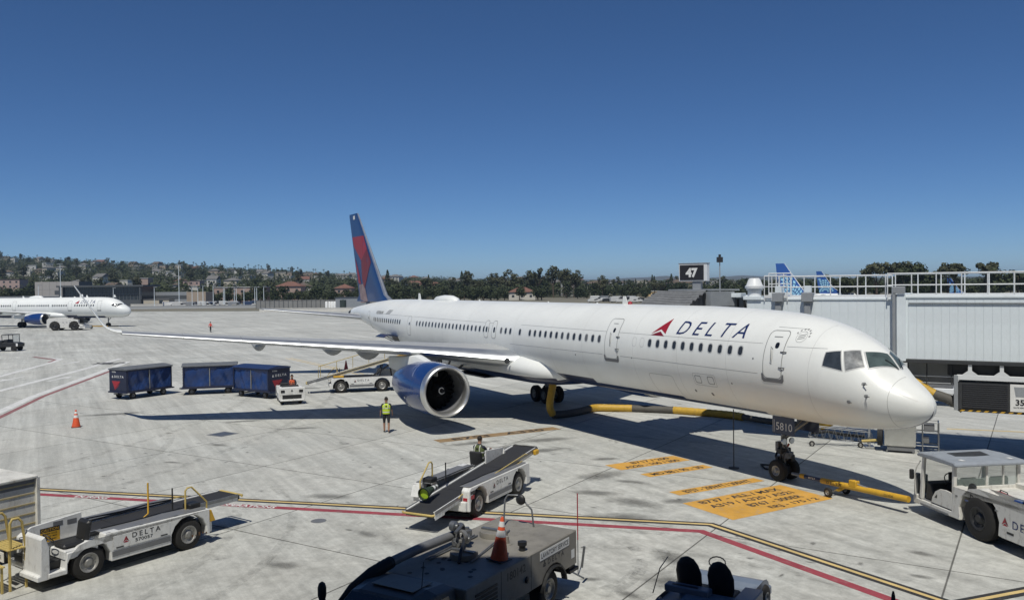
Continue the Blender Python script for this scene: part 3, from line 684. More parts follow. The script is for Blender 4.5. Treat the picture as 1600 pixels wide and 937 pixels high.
# wings: right and left
def make_wing(sg):
    Y=lambda y: sg*y*(1 if sg<0 else .935)
    dr=0 if sg<0 else -.95
    secs=[((-21.5,Y(.9),3.22),9.4,.135),((-22.4,Y(2.2),3.30),8.6,.128),((-24.85,Y(6.5),3.80),5.9,.115),((-28.5,Y(13.2),4.36),3.7,.105),((-32.1,Y(19.9),4.93+dr),1.95,.10)]
    w=wing_surface('wing',secs,GREYMET,plane,SILVER,.13)
    b=MB(); n=9; rings=[]
    for i in range(n):
        u=i/(n-1); a=u*R(72); rad=1.0
        if u<.6:
            q=u/.6; yy=19.9+.95*math.sin(q*R(70)); zz=4.93+.06+.75*(1-math.cos(q*R(72)))
        else:
            q=(u-.6)/.4; yy=19.9+.893+1.2*q; zz=4.99+.52+1.95*q
        xx=-32.1-2.4*u; ch=1.95-1.25*u; zz+=dr
        ph=R(80)*min(1,u/.6)
        f=foil((0,0,0),ch,.09)
        rings.append([(xx+p[0],Y(yy-p[2]*math.sin(ph)),zz+p[2]*math.cos(ph)) for p in f])
    b.loft(rings).build('winglet',WHITE,w,smooth=50)
    # slat joints, flap-track fairings
    for y,ln,ch in ((7.35,4.8,.85),(9.2,4.6,.52),(13.0,3.9,.44)):
        u=(y-6.5)/(19.9-6.5); x=-24.85-7.25*u; c=5.9-3.95*u; z=3.80+1.13*u
        rings=[]
        for k in range(9):
            q=k/8; rr=ch*.42*math.sin(math.pi*min(1,max(.02,q))**.8)
            cx=x-c*.42-ln*q; cz=z-.12-.28*math.sin(math.pi*q)-.12*q
            rings.append([(cx,Y(y)+rr*.62*math.cos(a),cz+rr*math.sin(a)) for a in [2*math.pi*j/12 for j in range(12)]])
        MB().loft(rings).build('flap_track_fairing',FAIRGREY,w,smooth=60)
    for y in (9.0,11.7,14.4,17.1):
        u=(y-6.5)/(19.9-6.5); x=-24.85-7.25*u; c=5.9-3.95*u; z=3.80+1.13*u; f=foil((x,Y(y),z),c,.108); k=len(f)//2
        P=[Vector(f[j])+Vector((.004,0,.006 if j<k else -.004)) for j in range(k-4,k+3)]
        MB().tube(P,.008,4).build('slat_joint',GREYLINE,w)
    return w
wr=make_wing(-1); wl=make_wing(1)
# wing to body fairing
b=MB(); rings=[]
for s,hw,zt,zb in ((18.6,.25,3.2,2.5),(19.4,1.35,3.35,2.2),(20.4,2.0,3.62,2.08),(22,2.22,3.75,2.02),(26,2.25,3.8,2.0),(30,2.2,3.7,2.02),(33,1.95,3.45,2.1),(35,1.3,3.0,2.28),(36,.3,2.6,2.4)):
    zc=(zt+zb)/2
    rings.append([(-s,hw*math.copysign(abs(math.cos(a))**.75,math.cos(a)),zc+(zt-zb)/2*math.sin(a)) for a in [2*math.pi*k/32 for k in range(32)]])
fr=MB(); fr.loft(rings)
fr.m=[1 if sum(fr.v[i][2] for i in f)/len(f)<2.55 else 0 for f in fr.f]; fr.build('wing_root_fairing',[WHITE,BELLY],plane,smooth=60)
b=MB(); b.box(-30.5,-26.5,-1.6,1.6,1.96,2.05).build('belly_panel',BELLY,plane,bev=.03)
for sg in (-1,1):
    e=engine(plane,(-20.95,sg*6.5,2.12),5.35,1.30,BLUE,(-24.9,sg*6.5,3.72))
    if sg<0:
        b=MB(); c=(-20.95,-6.5,2.12)
        V=[]
        for k in range(17):
            a=math.pi/2+R(-60)+R(120)*k/16
            for xx in (-1.5-.55*math.cos((k-8)/8*1.3),):
                rr=1.30*1.017; V.append((c[0]+xx,c[1]+rr*math.cos(a),c[2]+rr*math.sin(a)))
        MB().tube(V,.008,4).build('cowl_seam',WHITEP,e)
        for xx,a in ((-2.4,R(200)),(-2.5,R(222))):
            u=Vector((0,math.cos(a),math.sin(a))); t=Vector((0,-math.sin(a),math.cos(a))); o=Vector(c)+Vector((xx,0,0))+u*1.335
            MB().add([o+t*.05+Vector((.07,0,0)),o-t*.05+Vector((.07,0,0)),o-t*.05-Vector((.07,0,0)),o+t*.05-Vector((.07,0,0))],[(0,1,2,3)]).build('cowl_placard',WHITEP,e)
# landing light at the right wing root
b=MB().lathe([(0,.16),(.05,.14),(.05,.001)],c=(-22.28,-2.45,3.30),axis='x',n=14,cap=False); b.build('landing_light',GLASSDK,plane,smooth=50)
# fin
fin=wing_surface('tail_fin',[((-44.4,0,6.05),8.7,.085),((-45.9,0,6.6),6.6,.09),((-52.25,0,13.3),2.45,.09),((-52.5,0,13.50),2.2,.07)],FINBLUE,plane,SILVER,.07,span='z')
def findecal(name,m,pts,off=.0):
    from mathutils import geometry
    for sg in (-1,1):
        V=[]
        bm=bmesh.new(); vs=[bm.verts.new((a,0,b_)) for a,b_ in pts]; bm.faces.new(vs)
        for k in range(1,40):
            bmesh.ops.bisect_plane(bm,geom=bm.verts[:]+bm.edges[:]+bm.faces[:],plane_co=(-55+k*.3,0,0),plane_no=(1,0,0))
        for v in bm.verts:
            u=(v.co.z-6.6)/6.7; le=-45.9-6.35*u; ch=6.6-4.15*u; c=max(.005,min(1,(le-v.co.x)/ch))
            y=5*.09*(.2969*math.sqrt(c)-.126*c-.3516*c*c+.2843*c**3-.1015*c**4)*ch+.02+off
            v.co.y=sg*y+.018*math.sin(math.pi*c)*ch*1.0
        me=bpy.data.meshes.new(name); bm.to_mesh(me); bm.free(); me.materials.append(m); link(name,me,fin)
findecal('fin_emblem',RED,[(-53.95,11.52),(-50.85,11.50),(-49.98,10.40),(-51.55,9.46),(-53.55,10.73)])
findecal('fin_emblem',DRED,[(-49.98,10.40),(-49.0,9.25),(-50.2,7.78),(-50.85,7.0),(-51.44,8.0),(-51.55,9.46)])
findecal('fin_emblem',RED,[(-53.25,9.79),(-52.3,8.51),(-51.75,7.5),(-52.4,7.55)])
findecal('fin_faded_panel',FADE,[(-52.3,7.43),(-50.85,7.52),(-50.0,6.1),(-51.9,5.9)])
findecal('fin_placard',WHITEP,[(-53.55,13.32),(-53.0,13.32),(-53.0,13.0),(-53.55,13.0)])
for sg in (-1,1):
    wing_surface('stabiliser',[((-48.6,sg*.5,4.72),4.9,.10),((-49.6,sg*1.2,4.80),4.3,.10),((-53.6,sg*7.7,5.5),1.7,.09)],GREYMET,plane,SILVER,.12)
MB().lathe([(-54.38,.30),(-54.7,.24),(-54.75,.001)],c=(0,0,5.0),n=16,cap=False).build('tail_exhaust',STEEL,plane,smooth=50)
# open aft cargo door; the hold's darkness is a black patch on the skin
cdg=shift(rrect(1.5,1.05,.1),40.3,3.25); wrap('hold_dark_patch',BLACK,plane,WF,cdg,[tuple(range(len(cdg)))],.006)
pp=[]
for k in range(6):
    a=R(-20+22*k); pp.append((-.15-1.0*math.sin(a)*.9,3.75+.25*math.cos(a)*.0))
MB().prism([(-1.62,3.72),(-1.95,3.86),(-2.4,3.88),(-2.75,3.72),(-2.75,3.67),(-2.4,3.81),(-1.95,3.79),(-1.62,3.66)],-41.1,-39.5,axis='x').build('cargo_door',BELLY,plane,bev=.01)
for x in (-40.9,-39.7): MB().tube([(x,-1.5,3.3),(x,-2.4,3.75)],.025,6).build('door_strut',STEEL,plane)
# landing gear
ng=MB(); ng.tube([(-5.9,0,.38),(-5.9,0,1.1)],.075,12); ng.tube([(-5.9,0,1.0),(-5.9,0,2.6)],.11,12); ng.tube([(-5.9,-.45,.38),(-5.9,.45,.38)],.06,8)
ng.tube([(-5.9,0,1.5),(-4.6,0,2.45)],.055,8); ng.tube([(-5.78,0,.75),(-5.6,0,.95),(-5.78,0,1.25)],.03,6)
for sg in (-1,1): ng.tube([(-5.9,.12*sg,1.55),(-5.2,.35*sg,2.4)],.03,6)
nose=ng.build('nose_gear',STEEL,plane,smooth=50)
for y in (-.30,.30): wheel(nose,(-5.9,y,.39),.39,.27,CHROME,hub=.48)
for y,z,x in ((-.2,1.45,-5.76),(.2,1.45,-5.76)): MB().lathe([(0,.10),(.05,.12),(.07,.11),(.07,.001)],c=(x,y,z),n=16,cap=False).build('taxi_light',SILVER,nose,smooth=50)
part('steering_unit',BLACK,nose,(-6.02,-5.78,-.26,.26,.98,1.18),(-5.86,-5.60,.06,.26,.70,.95),(-6.16,-5.98,-.2,.16,.62,.86),bev=.03); part('axle_block',BLACK,nose,(-6.02,-5.7,-.17,.17,.26,.56),bev=.03)
MB().tube([(-5.82,-.2,1.5),(-5.82,-.24,1.05),(-5.9,-.2,.6)],.03,6).build('hydraulic_line',BLACK,nose); MB().tube([(-6.02,.15,2.2),(-6.04,.2,1.3),(-5.98,.12,.7)],.025,6).build('hydraulic_line',BLACK,nose)
part('gear_box',GSEG,nose,(-6.12,-5.98,-.22,.0,1.05,1.4),(-5.84,-5.62,-.16,.20,.82,1.05)); MB().tube([(-5.8,-.1,1.3),(-5.55,-.25,1.2),(-5.7,-.3,.8),(-5.85,-.12,.6)],.018,6).build('brake_hose',BLACK,nose)
for sg in (-1,1):
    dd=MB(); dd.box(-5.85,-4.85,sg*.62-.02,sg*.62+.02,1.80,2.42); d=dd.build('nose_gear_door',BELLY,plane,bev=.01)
    if sg<0: lettering('5810',WHITEP,d,(-5.30,-.648,2.08),(1,0,0),(0,0,1),height=.27,bold=.0)
    if sg<0:
        for q in (0,.06): MB().box(-5.76-q,-5.745-q,-.646,-.643,1.86,2.3).build('door_stripe',WHITEP,d)
for sg in (-1,1):
    y=sg*3.66; m=MB(); m.tube([(-28.26,y,.55),(-28.26,y,1.2)],.10,12); m.tube([(-28.26,y,1.1),(-28.26,y*.98,3.3)],.16,12); m.tube([(-28.26,y,1.6),(-28.26,y*.45,2.9)],.07,8); m.tube([(-28.26,y,1.5),(-26.9,y*.96,3.1)],.06,8); m.tube([(-27.7,y,.52),(-28.82,y,.52)],.09,10)
    for xx in (-27.69,-28.83): m.tube([(xx,y-.5,.5),(xx,y+.5,.5)],.06,8)
    o=m.build('main_gear',STEEL,plane,smooth=50)
    for xx in (-27.69,-28.83):
        for yy in (-.43,.43): wheel(o,(xx,y+yy,.51),.51,.37,CHROME,hub=.5)
    part('main_gear_door',BELLY,plane,(-29.3,-27.2,y*1.12-.03,y*1.12+.03,1.5,3.25))
# ---------------------------------------------------------------- passenger boarding bridge
JA=R(30); JU=Vector((math.cos(JA),math.sin(JA),0)); JM=Vector((-math.sin(JA),math.cos(JA),0))
JBW=mat('bridge_panel_white',(.78,.85,.885),.45,var=.10,scale=.7,dirt=.35,dirtcol=(.40,.42,.43)); JBG=mat('bridge_grey',(.30,.32,.34),.5,var=.12,dirt=.2); JBD=mat('bridge_dark_steel',(.045,.048,.052),.55,var=.2); RAILW=mat('rail_white',(.72,.74,.75),.4,var=.06)
def J(u,m,z): v=JU*u+JM*m; return (v.x,v.y,z)
jb=empty('boarding_bridge',J(0,11.2,0),JA,'white ribbed passenger boarding bridge with rooftop guardrail behind the large airliner','boarding bridge')
# local frame: x along the tunnel (away from the aircraft), y away from the camera; near face of the outer tunnel at y=-1.45
def jt(name,x0,x1,y0,y1,z0,z1,pitch):
    part(name,JBW,jb,(x0,x1,y0+.05,y1-.05,z0+.05,z1-.05),bev=.02)
    t=jb.children[-1]
    x=x0; rnd=random.Random(3); i=0; cache={}
    while x<x1-.01:
        w=min(pitch,x1-x)
        k=round(w,3)
        if k not in cache:
            b=MB(); b.prism([(.0015,y0+.05),(.0015,y0),(.008,y0-.006),(k-.008,y0-.006),(k-.0015,y0),(k-.0015,y0+.05)],z0,z1,axis='z'); cache[k]=b.mesh('wall_panel',JBW)
        link('wall_panel',cache[k],t,(x,0,0)); x+=w
    part('roof_edge',JBW,jb,(x0,x1,y0-.05,y0+.2,z1,z1+.10),bev=.015)
    part('floor_beam',JBD,jb,(x0,x1,y0-.03,y1,z0-.16,z0-.02),bev=.01)
    return t
jt('tunnel_outer',-1.9,24,-1.45,1.45,4.0,6.5,.30)
jt('tunnel_inner',-8.3,-1.85,-1.25,1.25,4.1,6.42,.36)
part('tunnel_collar',JBW,jb,(-2.05,-1.70,-1.56,1.56,3.9,6.68),bev=.02); part('collar_post',JBG,jb,(-2.20,-2.08,-1.62,-1.50,3.0,6.9),bev=.01); part('collar_bracket',JBG,jb,(-2.2,-1.72,-1.64,-1.4,6.7,6.98),bev=.02)
for x in (-7.0,-5.75): part('lift_hanger',JBG,jb,(x,x+.26,-1.5,-1.2,5.3,6.4),bev=.015); part('lift_cap',JBG,jb,(x-.1,x+.36,-1.6,-1.1,6.35,6.75),bev=.02); part('control_box',JBW,jb,(x,x+.28,-1.45,-1.2,6.76,7.05),bev=.01)
# guardrail on the roof
rr=MB()
def rail(x0,x1,y,z0,step,parent):
    n=max(1,round((x1-x0)/step)); g=MB()
    for zz,r in ((z0+1.0,.028),(z0+.52,.022)): g.tube([(x0,y,zz),(x1,y,zz)],r,8)
    o=g.build('guardrail',RAILW,parent,smooth=50)
    part('toe_board',RAILW,o,(x0,x1,y-.012,y+.012,z0+.01,z0+.14),bev=.004)
    for i in range(n+1):
        x=x0+(x1-x0)*i/n; MB().tube([(x,y,z0-.12),(x,y,z0+1.0)],.024,8).build('rail_post',RAILW,o,smooth=50)
for y in (-1.42,1.42): rail(-2.4,24,y,6.52,.92,jb); 
for y in (-1.2,1.2): rail(-6.9,-2.5,y,6.47,1.05,jb)
rail(-7.5,-6.5,-1.32,6.5,.33,jb); rail(-7.5,-6.5,-.5,6.62,.33,jb)
MB().tube([(-1.6,-1.50,6.30),(24,-1.50,6.30)],.03,6).build('cable_conduit',JBG,jb); MB().tube([(3.4,-1.49,4.0),(3.4,-1.49,6.3)],.02,6).build('cable_conduit',JBG,jb); part('junction_box',JBG,jb,(3.25,3.55,-1.56,-1.46,5.2,5.6),bev=.01)
# cab at the aircraft end
cabx=-9.9
b=MB(); b.lathe([(3.7,1.5),(6.45,1.5),(6.5,1.45)],c=(cabx,.5,0),axis='z',n=20); b.build('cab_rotunda',JBG,jb,smooth=30)
b=MB(); b.lathe([(6.5,1.58),(6.58,1.58),(6.62,1.5)],c=(cabx,.5,0),axis='z',n=20); b.build('cab_roof',JBW,jb,smooth=30)
for k in range(10):
    a=R(200+14*k); MB().box(-.02,.02,-.05,.05,5.9,6.45,Matrix.Translation((cabx+1.53*math.cos(a),.5+1.53*math.sin(a),0))@Matrix.Rotation(a,4,'Z')).build('cab_slat',JBD,jb)
b=MB(); b.lathe([(6.6,.30),(6.85,.30),(6.85,.36),(6.95,.36),(6.95,.42),(7.06,.42),(7.10,.36),(7.36,.27),(7.42,.2),(7.42,.001)],c=(-8.05,-.9,0),axis='z',n=20); b.build('roof_vent',RAILW,jb,smooth=40)
part('roof_unit',JBW,jb,(-9.3,-8.6,-1.2,-.3,6.55,6.74),(-8.45,-7.65,-1.35,-.5,6.44,6.60))
# canopy against the fuselage: folded bellows under a flat lid, in world axes
cano=empty('bridge_canopy',(-14.6,2.0,0),0,'grey accordion-folded canopy with flat lid pressed against the airliner roof','canopy')
FOLD=mat('canopy_fabric',(.21,.215,.22),.7,var=.25,scale=3)
def fold_sheet(n,fn,name,m=FOLD): 
    b=MB(); V=[fn(i/n,j) for i in range(n+1) for j in (0,.25,.5,.75,1)]; k=5
    b.add(V,[(i*k+j,(i+1)*k+j,(i+1)*k+j+1,i*k+j+1) for i in range(n) for j in range(k-1)]); return b.build(name,m,cano)
def roof_fold(u,v):
    k=abs(math.sin(u*math.pi*8)); z=5.92+.92*u**.85
    return (-1.95+v*3.45+.05*math.sin(u*25),-.55+1.6*u-.05*k,z+.075*k+.06*math.sin(v*4.4+u*3)*(1-u*.6))
fold_sheet(64,roof_fold,'canopy_roof_fold')
def side_fold(u,v):
    d=.09*(1 if int(round(u*12))%2 else -1); y=-.3+1.5*u
    return (1.22+d, y, 4.2+(2.0+.62*u)*v)
fold_sheet(12,side_fold,'canopy_side_fold')
def side_fold2(u,v):
    d=.09*(1 if int(round(u*12))%2 else -1); y=-.3+1.5*u
    return (-1.9+d, y, 4.2+(2.0+.40*u)*v)
fold_sheet(12,side_fold2,'canopy_side_fold')
part('canopy_lid',JBG,cano,(-1.3,1.75,1.0,2.7,6.86,6.93),bev=.01); part('canopy_hood',JBG,cano,(1.45,1.78,.9,2.35,6.15,6.82),bev=.01)
part('cab_neck',JBD,cano,(-1.7,1.3,1.2,2.6,3.7,6.6),bev=.02)
# gate number sign
sg=empty('gate_sign',(-15.1,3.95,6.6),R(24),'black and white illuminated gate sign reading 47 above the canopy','sign')
part('sign_cabinet',RAILW,sg,(-.80,.66,-.02,.30,.72,1.56),bev=.02); part('sign_post',JBG,sg,(-.12,.3,.05,.3,.0,.72),bev=.01); part('sign_face',LOGODK,sg,(-.745,.50,-.035,-.022,.77,1.50),bev=.004); part('sign_cap',JBG,sg,(-.82,.68,-.04,.32,1.565,1.60),bev=.004)
lettering('47',WHITEP,sg,(-.12,-.040,1.13),(1,0,0),(0,0,1),height=.46,bold=.05)
# air unit hung below the outer tunnel
pc=empty('air_conditioning_unit',J(0,11.2,0),JA,'dark louvred air unit with hazard-striped edge hanging under the boarding bridge','air unit')
HAZ=mat('hazard_black',(.02,.02,.02),.6); 
part('hanger_beam',RAILW,pc,(.15,4.6,-1.46,-1.30,3.22,3.42),bev=.012)
for x in (.62,1.72,2.9): part('hanger_post',RAILW,pc,(x-.07,x+.07,-1.45,-1.33,3.42,3.86),bev=.01); MB().prism([(x-.28,3.42),(x+.28,3.42),(x+.08,3.58),(x-.08,3.58)],-1.455,-1.32).build('hanger_gusset',RAILW,pc)
part('casing',JBD,pc,(.2,4.6,-1.40,.9,2.02,3.15),bev=.03); part('casing_frame',JBG,pc,(.05,.20,-1.5,-1.3,2.0,3.4),bev=.01)
LOUV=mat('louvre_dark',(.028,.03,.036),.5)
for i in range(12): part('louvre',LOUV,pc,(.35,1.92,-1.44,-1.41,2.12+i*.082,2.18+i*.082),bev=.004)
part('sign_panel',WHITEP,pc,(2.0,2.75,-1.43,-1.405,2.05,3.12),bev=.005); lettering('35',LOGODK,pc,(2.33,-1.436,2.42),(1,0,0),(0,0,1),height=.24,bold=.03); flat('shield_mark',JBG,pc,(2.33,-1.436,2.82),(1,0,0),(0,0,1),[(-.2,.2),(.2,.2),(.14,-.18),(-.14,-.18)]); lettering('GATE SERVICE',LOGODK,pc,(2.36,-1.436,2.22),(1,0,0),(0,0,1),width=.5,height=.05)
for i in range(15):
    x=.25+i*.28; MB().prism([(x,1.965),(x+.13,1.965),(x+.2,2.02),(x+.07,2.02)],-1.43,-1.40).build('hazard_stripe',YEL if True else HAZ,pc)
part('edge_bar',HAZ,pc,(.22,4.5,-1.398,-1.36,1.95,2.03),bev=.003)
part('under_duct',JBD,jb,(-.2,4.5,-1.1,1.0,3.35,3.85),bev=.03); part('under_beam',JBD,jb,(-1.75,6,-1.5,-1.38,3.84,3.98),bev=.01)
# drive column of the bridge, wheels on the apron
for y in (-1.0,1.0): part('drive_column',JBG,jb,(12.8,13.3,y-.2,y+.2,.9,6.7),bev=.02)
part('drive_bogie',JBG,jb,(12.5,13.6,-1.4,1.4,.5,.95),bev=.03)
for y in (-1.0,1.0): wheel(jb,(13.05,y,.5),.5,.4,STEEL)
# bridge service platform seen past the nose
part('service_panel',JBG,jb,(-1.7,.0,-.6,-.55,2.9,3.8),bev=.01)
for x in (-1.65,-.95,-.05): MB().tube([(x,-1.2,3.0),(x,-1.2,3.86)],.03,6).build('platform_post',JBD,jb)
for zz in (3.02,3.3): MB().tube([(-1.75,-1.2,zz),(.05,-1.2,zz)],.025,6).build('platform_rail',JBG,jb)
# ---------------------------------------------------------------- yellow air hose on the ground
HOSE=mat('hose_yellow',(.58,.36,.045),.55,var=.2,scale=3,dirt=.55,bump=.5,bscale=14); HOSEG=mat('hose_cover_grey',(.10,.095,.085),.7,var=.2,bump=.4,bscale=12)
hose=empty('air_hose',(-16,5,0),0,'long yellow air-conditioning hose lying on the apron below the airliner','hose')
ho=Vector((16,-5,0))
def hosepart(pts,m,r=.2,name='hose_section',ribs=True):
    P=[Vector(p)+ho for p in pts]; Q=[]; n=10
    for i in range(len(P)-1):
        p0,p1,p2,p3=P[max(0,i-1)],P[i],P[i+1],P[min(len(P)-1,i+2)]
        for k in range(n):
            t=k/n; Q.append(.5*((2*p1)+(p2-p0)*t+(2*p0-5*p1+4*p2-p3)*t*t+(3*p1-p0-3*p2+p3)*t**3))
    Q.append(P[-1]); rs=[r*(1+(.05 if i%2 else -.03)) for i in range(len(Q))] if ribs else r
    return MB().tube(Q,rs,12).build(name,m,hose,smooth=60)
hosepart([(-22.4,.55,2.25),(-22.35,.3,1.5),(-22.3,.15,.7),(-22.3,.35,.25)],HOSE)
hosepart([(-22.3,.35,.25),(-22.45,1.2,.2),(-22.7,2.2,.2),(-23.2,3.3,.2)],HOSEG)
hosepart([(-23.2,3.3,.2),(-23.3,3.9,.22),(-22.8,4.6,.21),(-22.1,5.5,.2)],HOSE)
hosepart([(-22.1,5.5,.2),(-21.2,6.3,.19),(-20.3,7.0,.2)],HOSEG)
hosepart([(-20.3,7.0,.2),(-18.9,7.7,.2),(-17.4,8.3,.2),(-16.4,8.4,.2)],HOSE)
hosepart([(-16.4,8.4,.2),(-15,8.3,.22),(-13.5,8.2,.3),(-12.2,8.2,.35)],HOSEG,.16)
hosepart([(-12.2,8.2,.35),(-11.3,8.1,.45),(-10.6,8.0,.75),(-10.0,7.9,1.05)],HOSE,.2)
hosepart([(-10.0,7.9,1.05),(-8.5,8.0,1.9),(-7.6,8.6,2.9),(-6.6,9.2,3.5)],HOSEG,.2)
coil=MB()
coilt=empty('hose_coil',J(-.9,10.1,2.6),JA,'short yellow and black ribbed duct hanging beside the bridge platform','hose')
for i in range(2):
    P=[(-.9+.22*k,.0,.55-.11*k+.05*math.sin(k)) for k in range(i*5,i*5+6)]
    MB().tube(P,[.20*(1+.06*(j%2)) for j in range(6)],12).build('hose_section',HOSE if i==0 else HOSEG,coilt,smooth=60)
# ---------------------------------------------------------------- polished ground unit and cable cradle behind the nose
hp=empty('metal_service_cabinet',(-7.0,8.1,0),R(35),'polished metal service cabinet on legs standing under the nose','cabinet')
SHINY=mat('brushed_steel_sheet',(.70,.70,.68),.22,metal=1,var=.15,scale=2)
MB().prism([(-.6,.28),(.6,.28),(.62,1.35),(-.62,1.35)],-.45,.45).build('body',SHINY,hp,bev=.03); part('base_tray',GSEG,hp,(-.5,.55,-.4,.4,.08,.28),bev=.02)
for x in (-.5,.5):
    for y in (-.38,.38): part('leg',STEEL,hp,(x-.03,x+.03,y-.03,y+.03,0,.1),bev=.004)
fr=MB()
for x in (.85,1.45):
    for y in (-.35,.35): fr.tube([(x,y,.0),(x,y,1.35)],.03,6)
for z in (.35,.9,1.33):
    for y in (-.35,.35): fr.tube([(.62,y,z),(1.45,y,z)],.022,6)
    fr.tube([(1.45,-.35,z),(1.45,.35,z)],.022,6)
fr.build('tube_frame',STEEL,hp,smooth=50); part('valve_block',GSEG,hp,(.9,1.3,-.3,.3,.95,1.25),(.85,1.1,-.25,.25,.45,.7),bev=.02)
MB().lathe([(-.1,.42),(.1,.42),(.1,.30),(-.1,.30)],c=(-.78,0,.62),axis='x',n=20,cap=False).build('hose_reel',DARK,hp,smooth=50); MB().tube([(-1.5,-.1,.35),(-.7,-.1,.45)],.06,8).build('outlet_pipe',PALEYEL,hp,smooth=50)
tr=empty('cable_cradle',(-9.0,7.1,0),R(48),'low wire truss cradle on wheels carrying cables near the nose gear','cradle')
t=MB()
for y in (-.2,.2):
    for z in (.25,.75): t.tube([(-1.5,y,z+.12),(1.0,y,z-.1)],.018,5)
    for i in range(9):
        x=-1.5+i*.3; t.tube([(x,y,.37-.04*i*.6),(x+.15,y,.85-.04*i*.6)],.012,5); t.tube([(x+.15,y,.85-.04*i*.6),(x+.3,y,.34-.04*i*.6)],.012,5)
t.build('truss',STEEL,tr); MB().tube([(1.0,0,.0),(1.0,0,1.5)],.06,8).build('post',JBG,tr,smooth=50); part('foot',STEEL,tr,(.8,1.2,-.3,.3,0,.05))
for x in (-1.4,.6): wheel(tr,(x,-.25,.12),.12,.06)
MB().tube([(-1.4,0,.55),(-.7,.05,.62),(0,-.05,.5),(.8,0,.45)],.07,8).build('cable_bundle',DARK,tr,smooth=50)
# power cable drooping to the nose gear
cab=empty('ground_power_cable',(-6.5,.9,0),0,'thick black ground power cable with red end near the nose wheels','cable')
MB().tube([(.5,-.7,.55),(.2,-.2,.2),(-.4,.3,.05),(-1.2,.6,.04),(-1.6,.2,.04),(-1.0,-.2,.04),(-.3,-.1,.05),(-.6,.9,.05),(-1.8,1.8,.04)],.035,8).build('cable',DARK,cab,smooth=60)
MB().tube([(.5,-.55,1.25),(.1,-.2,1.05),(-.5,.2,.85),(-1.0,.5,.7)],.04,8).build('red_hose',ORANGE,cab,smooth=60); MB().tube([(-1.0,.5,.7),(-1.5,.9,.3),(-1.7,1.3,.05)],.04,8).build('hose_tail',DARK,cab,smooth=60)
sp=empty('marker_pole',(-8.3,-.15,0),0,'thin dark upright pole standing behind the nose gear','pole'); MB().tube([(0,0,.03),(0,0,2.3)],.02,8).build('shaft',JBD,sp); MB().lathe([(0,.2),(.04,.2),(.06,.05)],axis='z',n=16).build('base',JBD,sp)
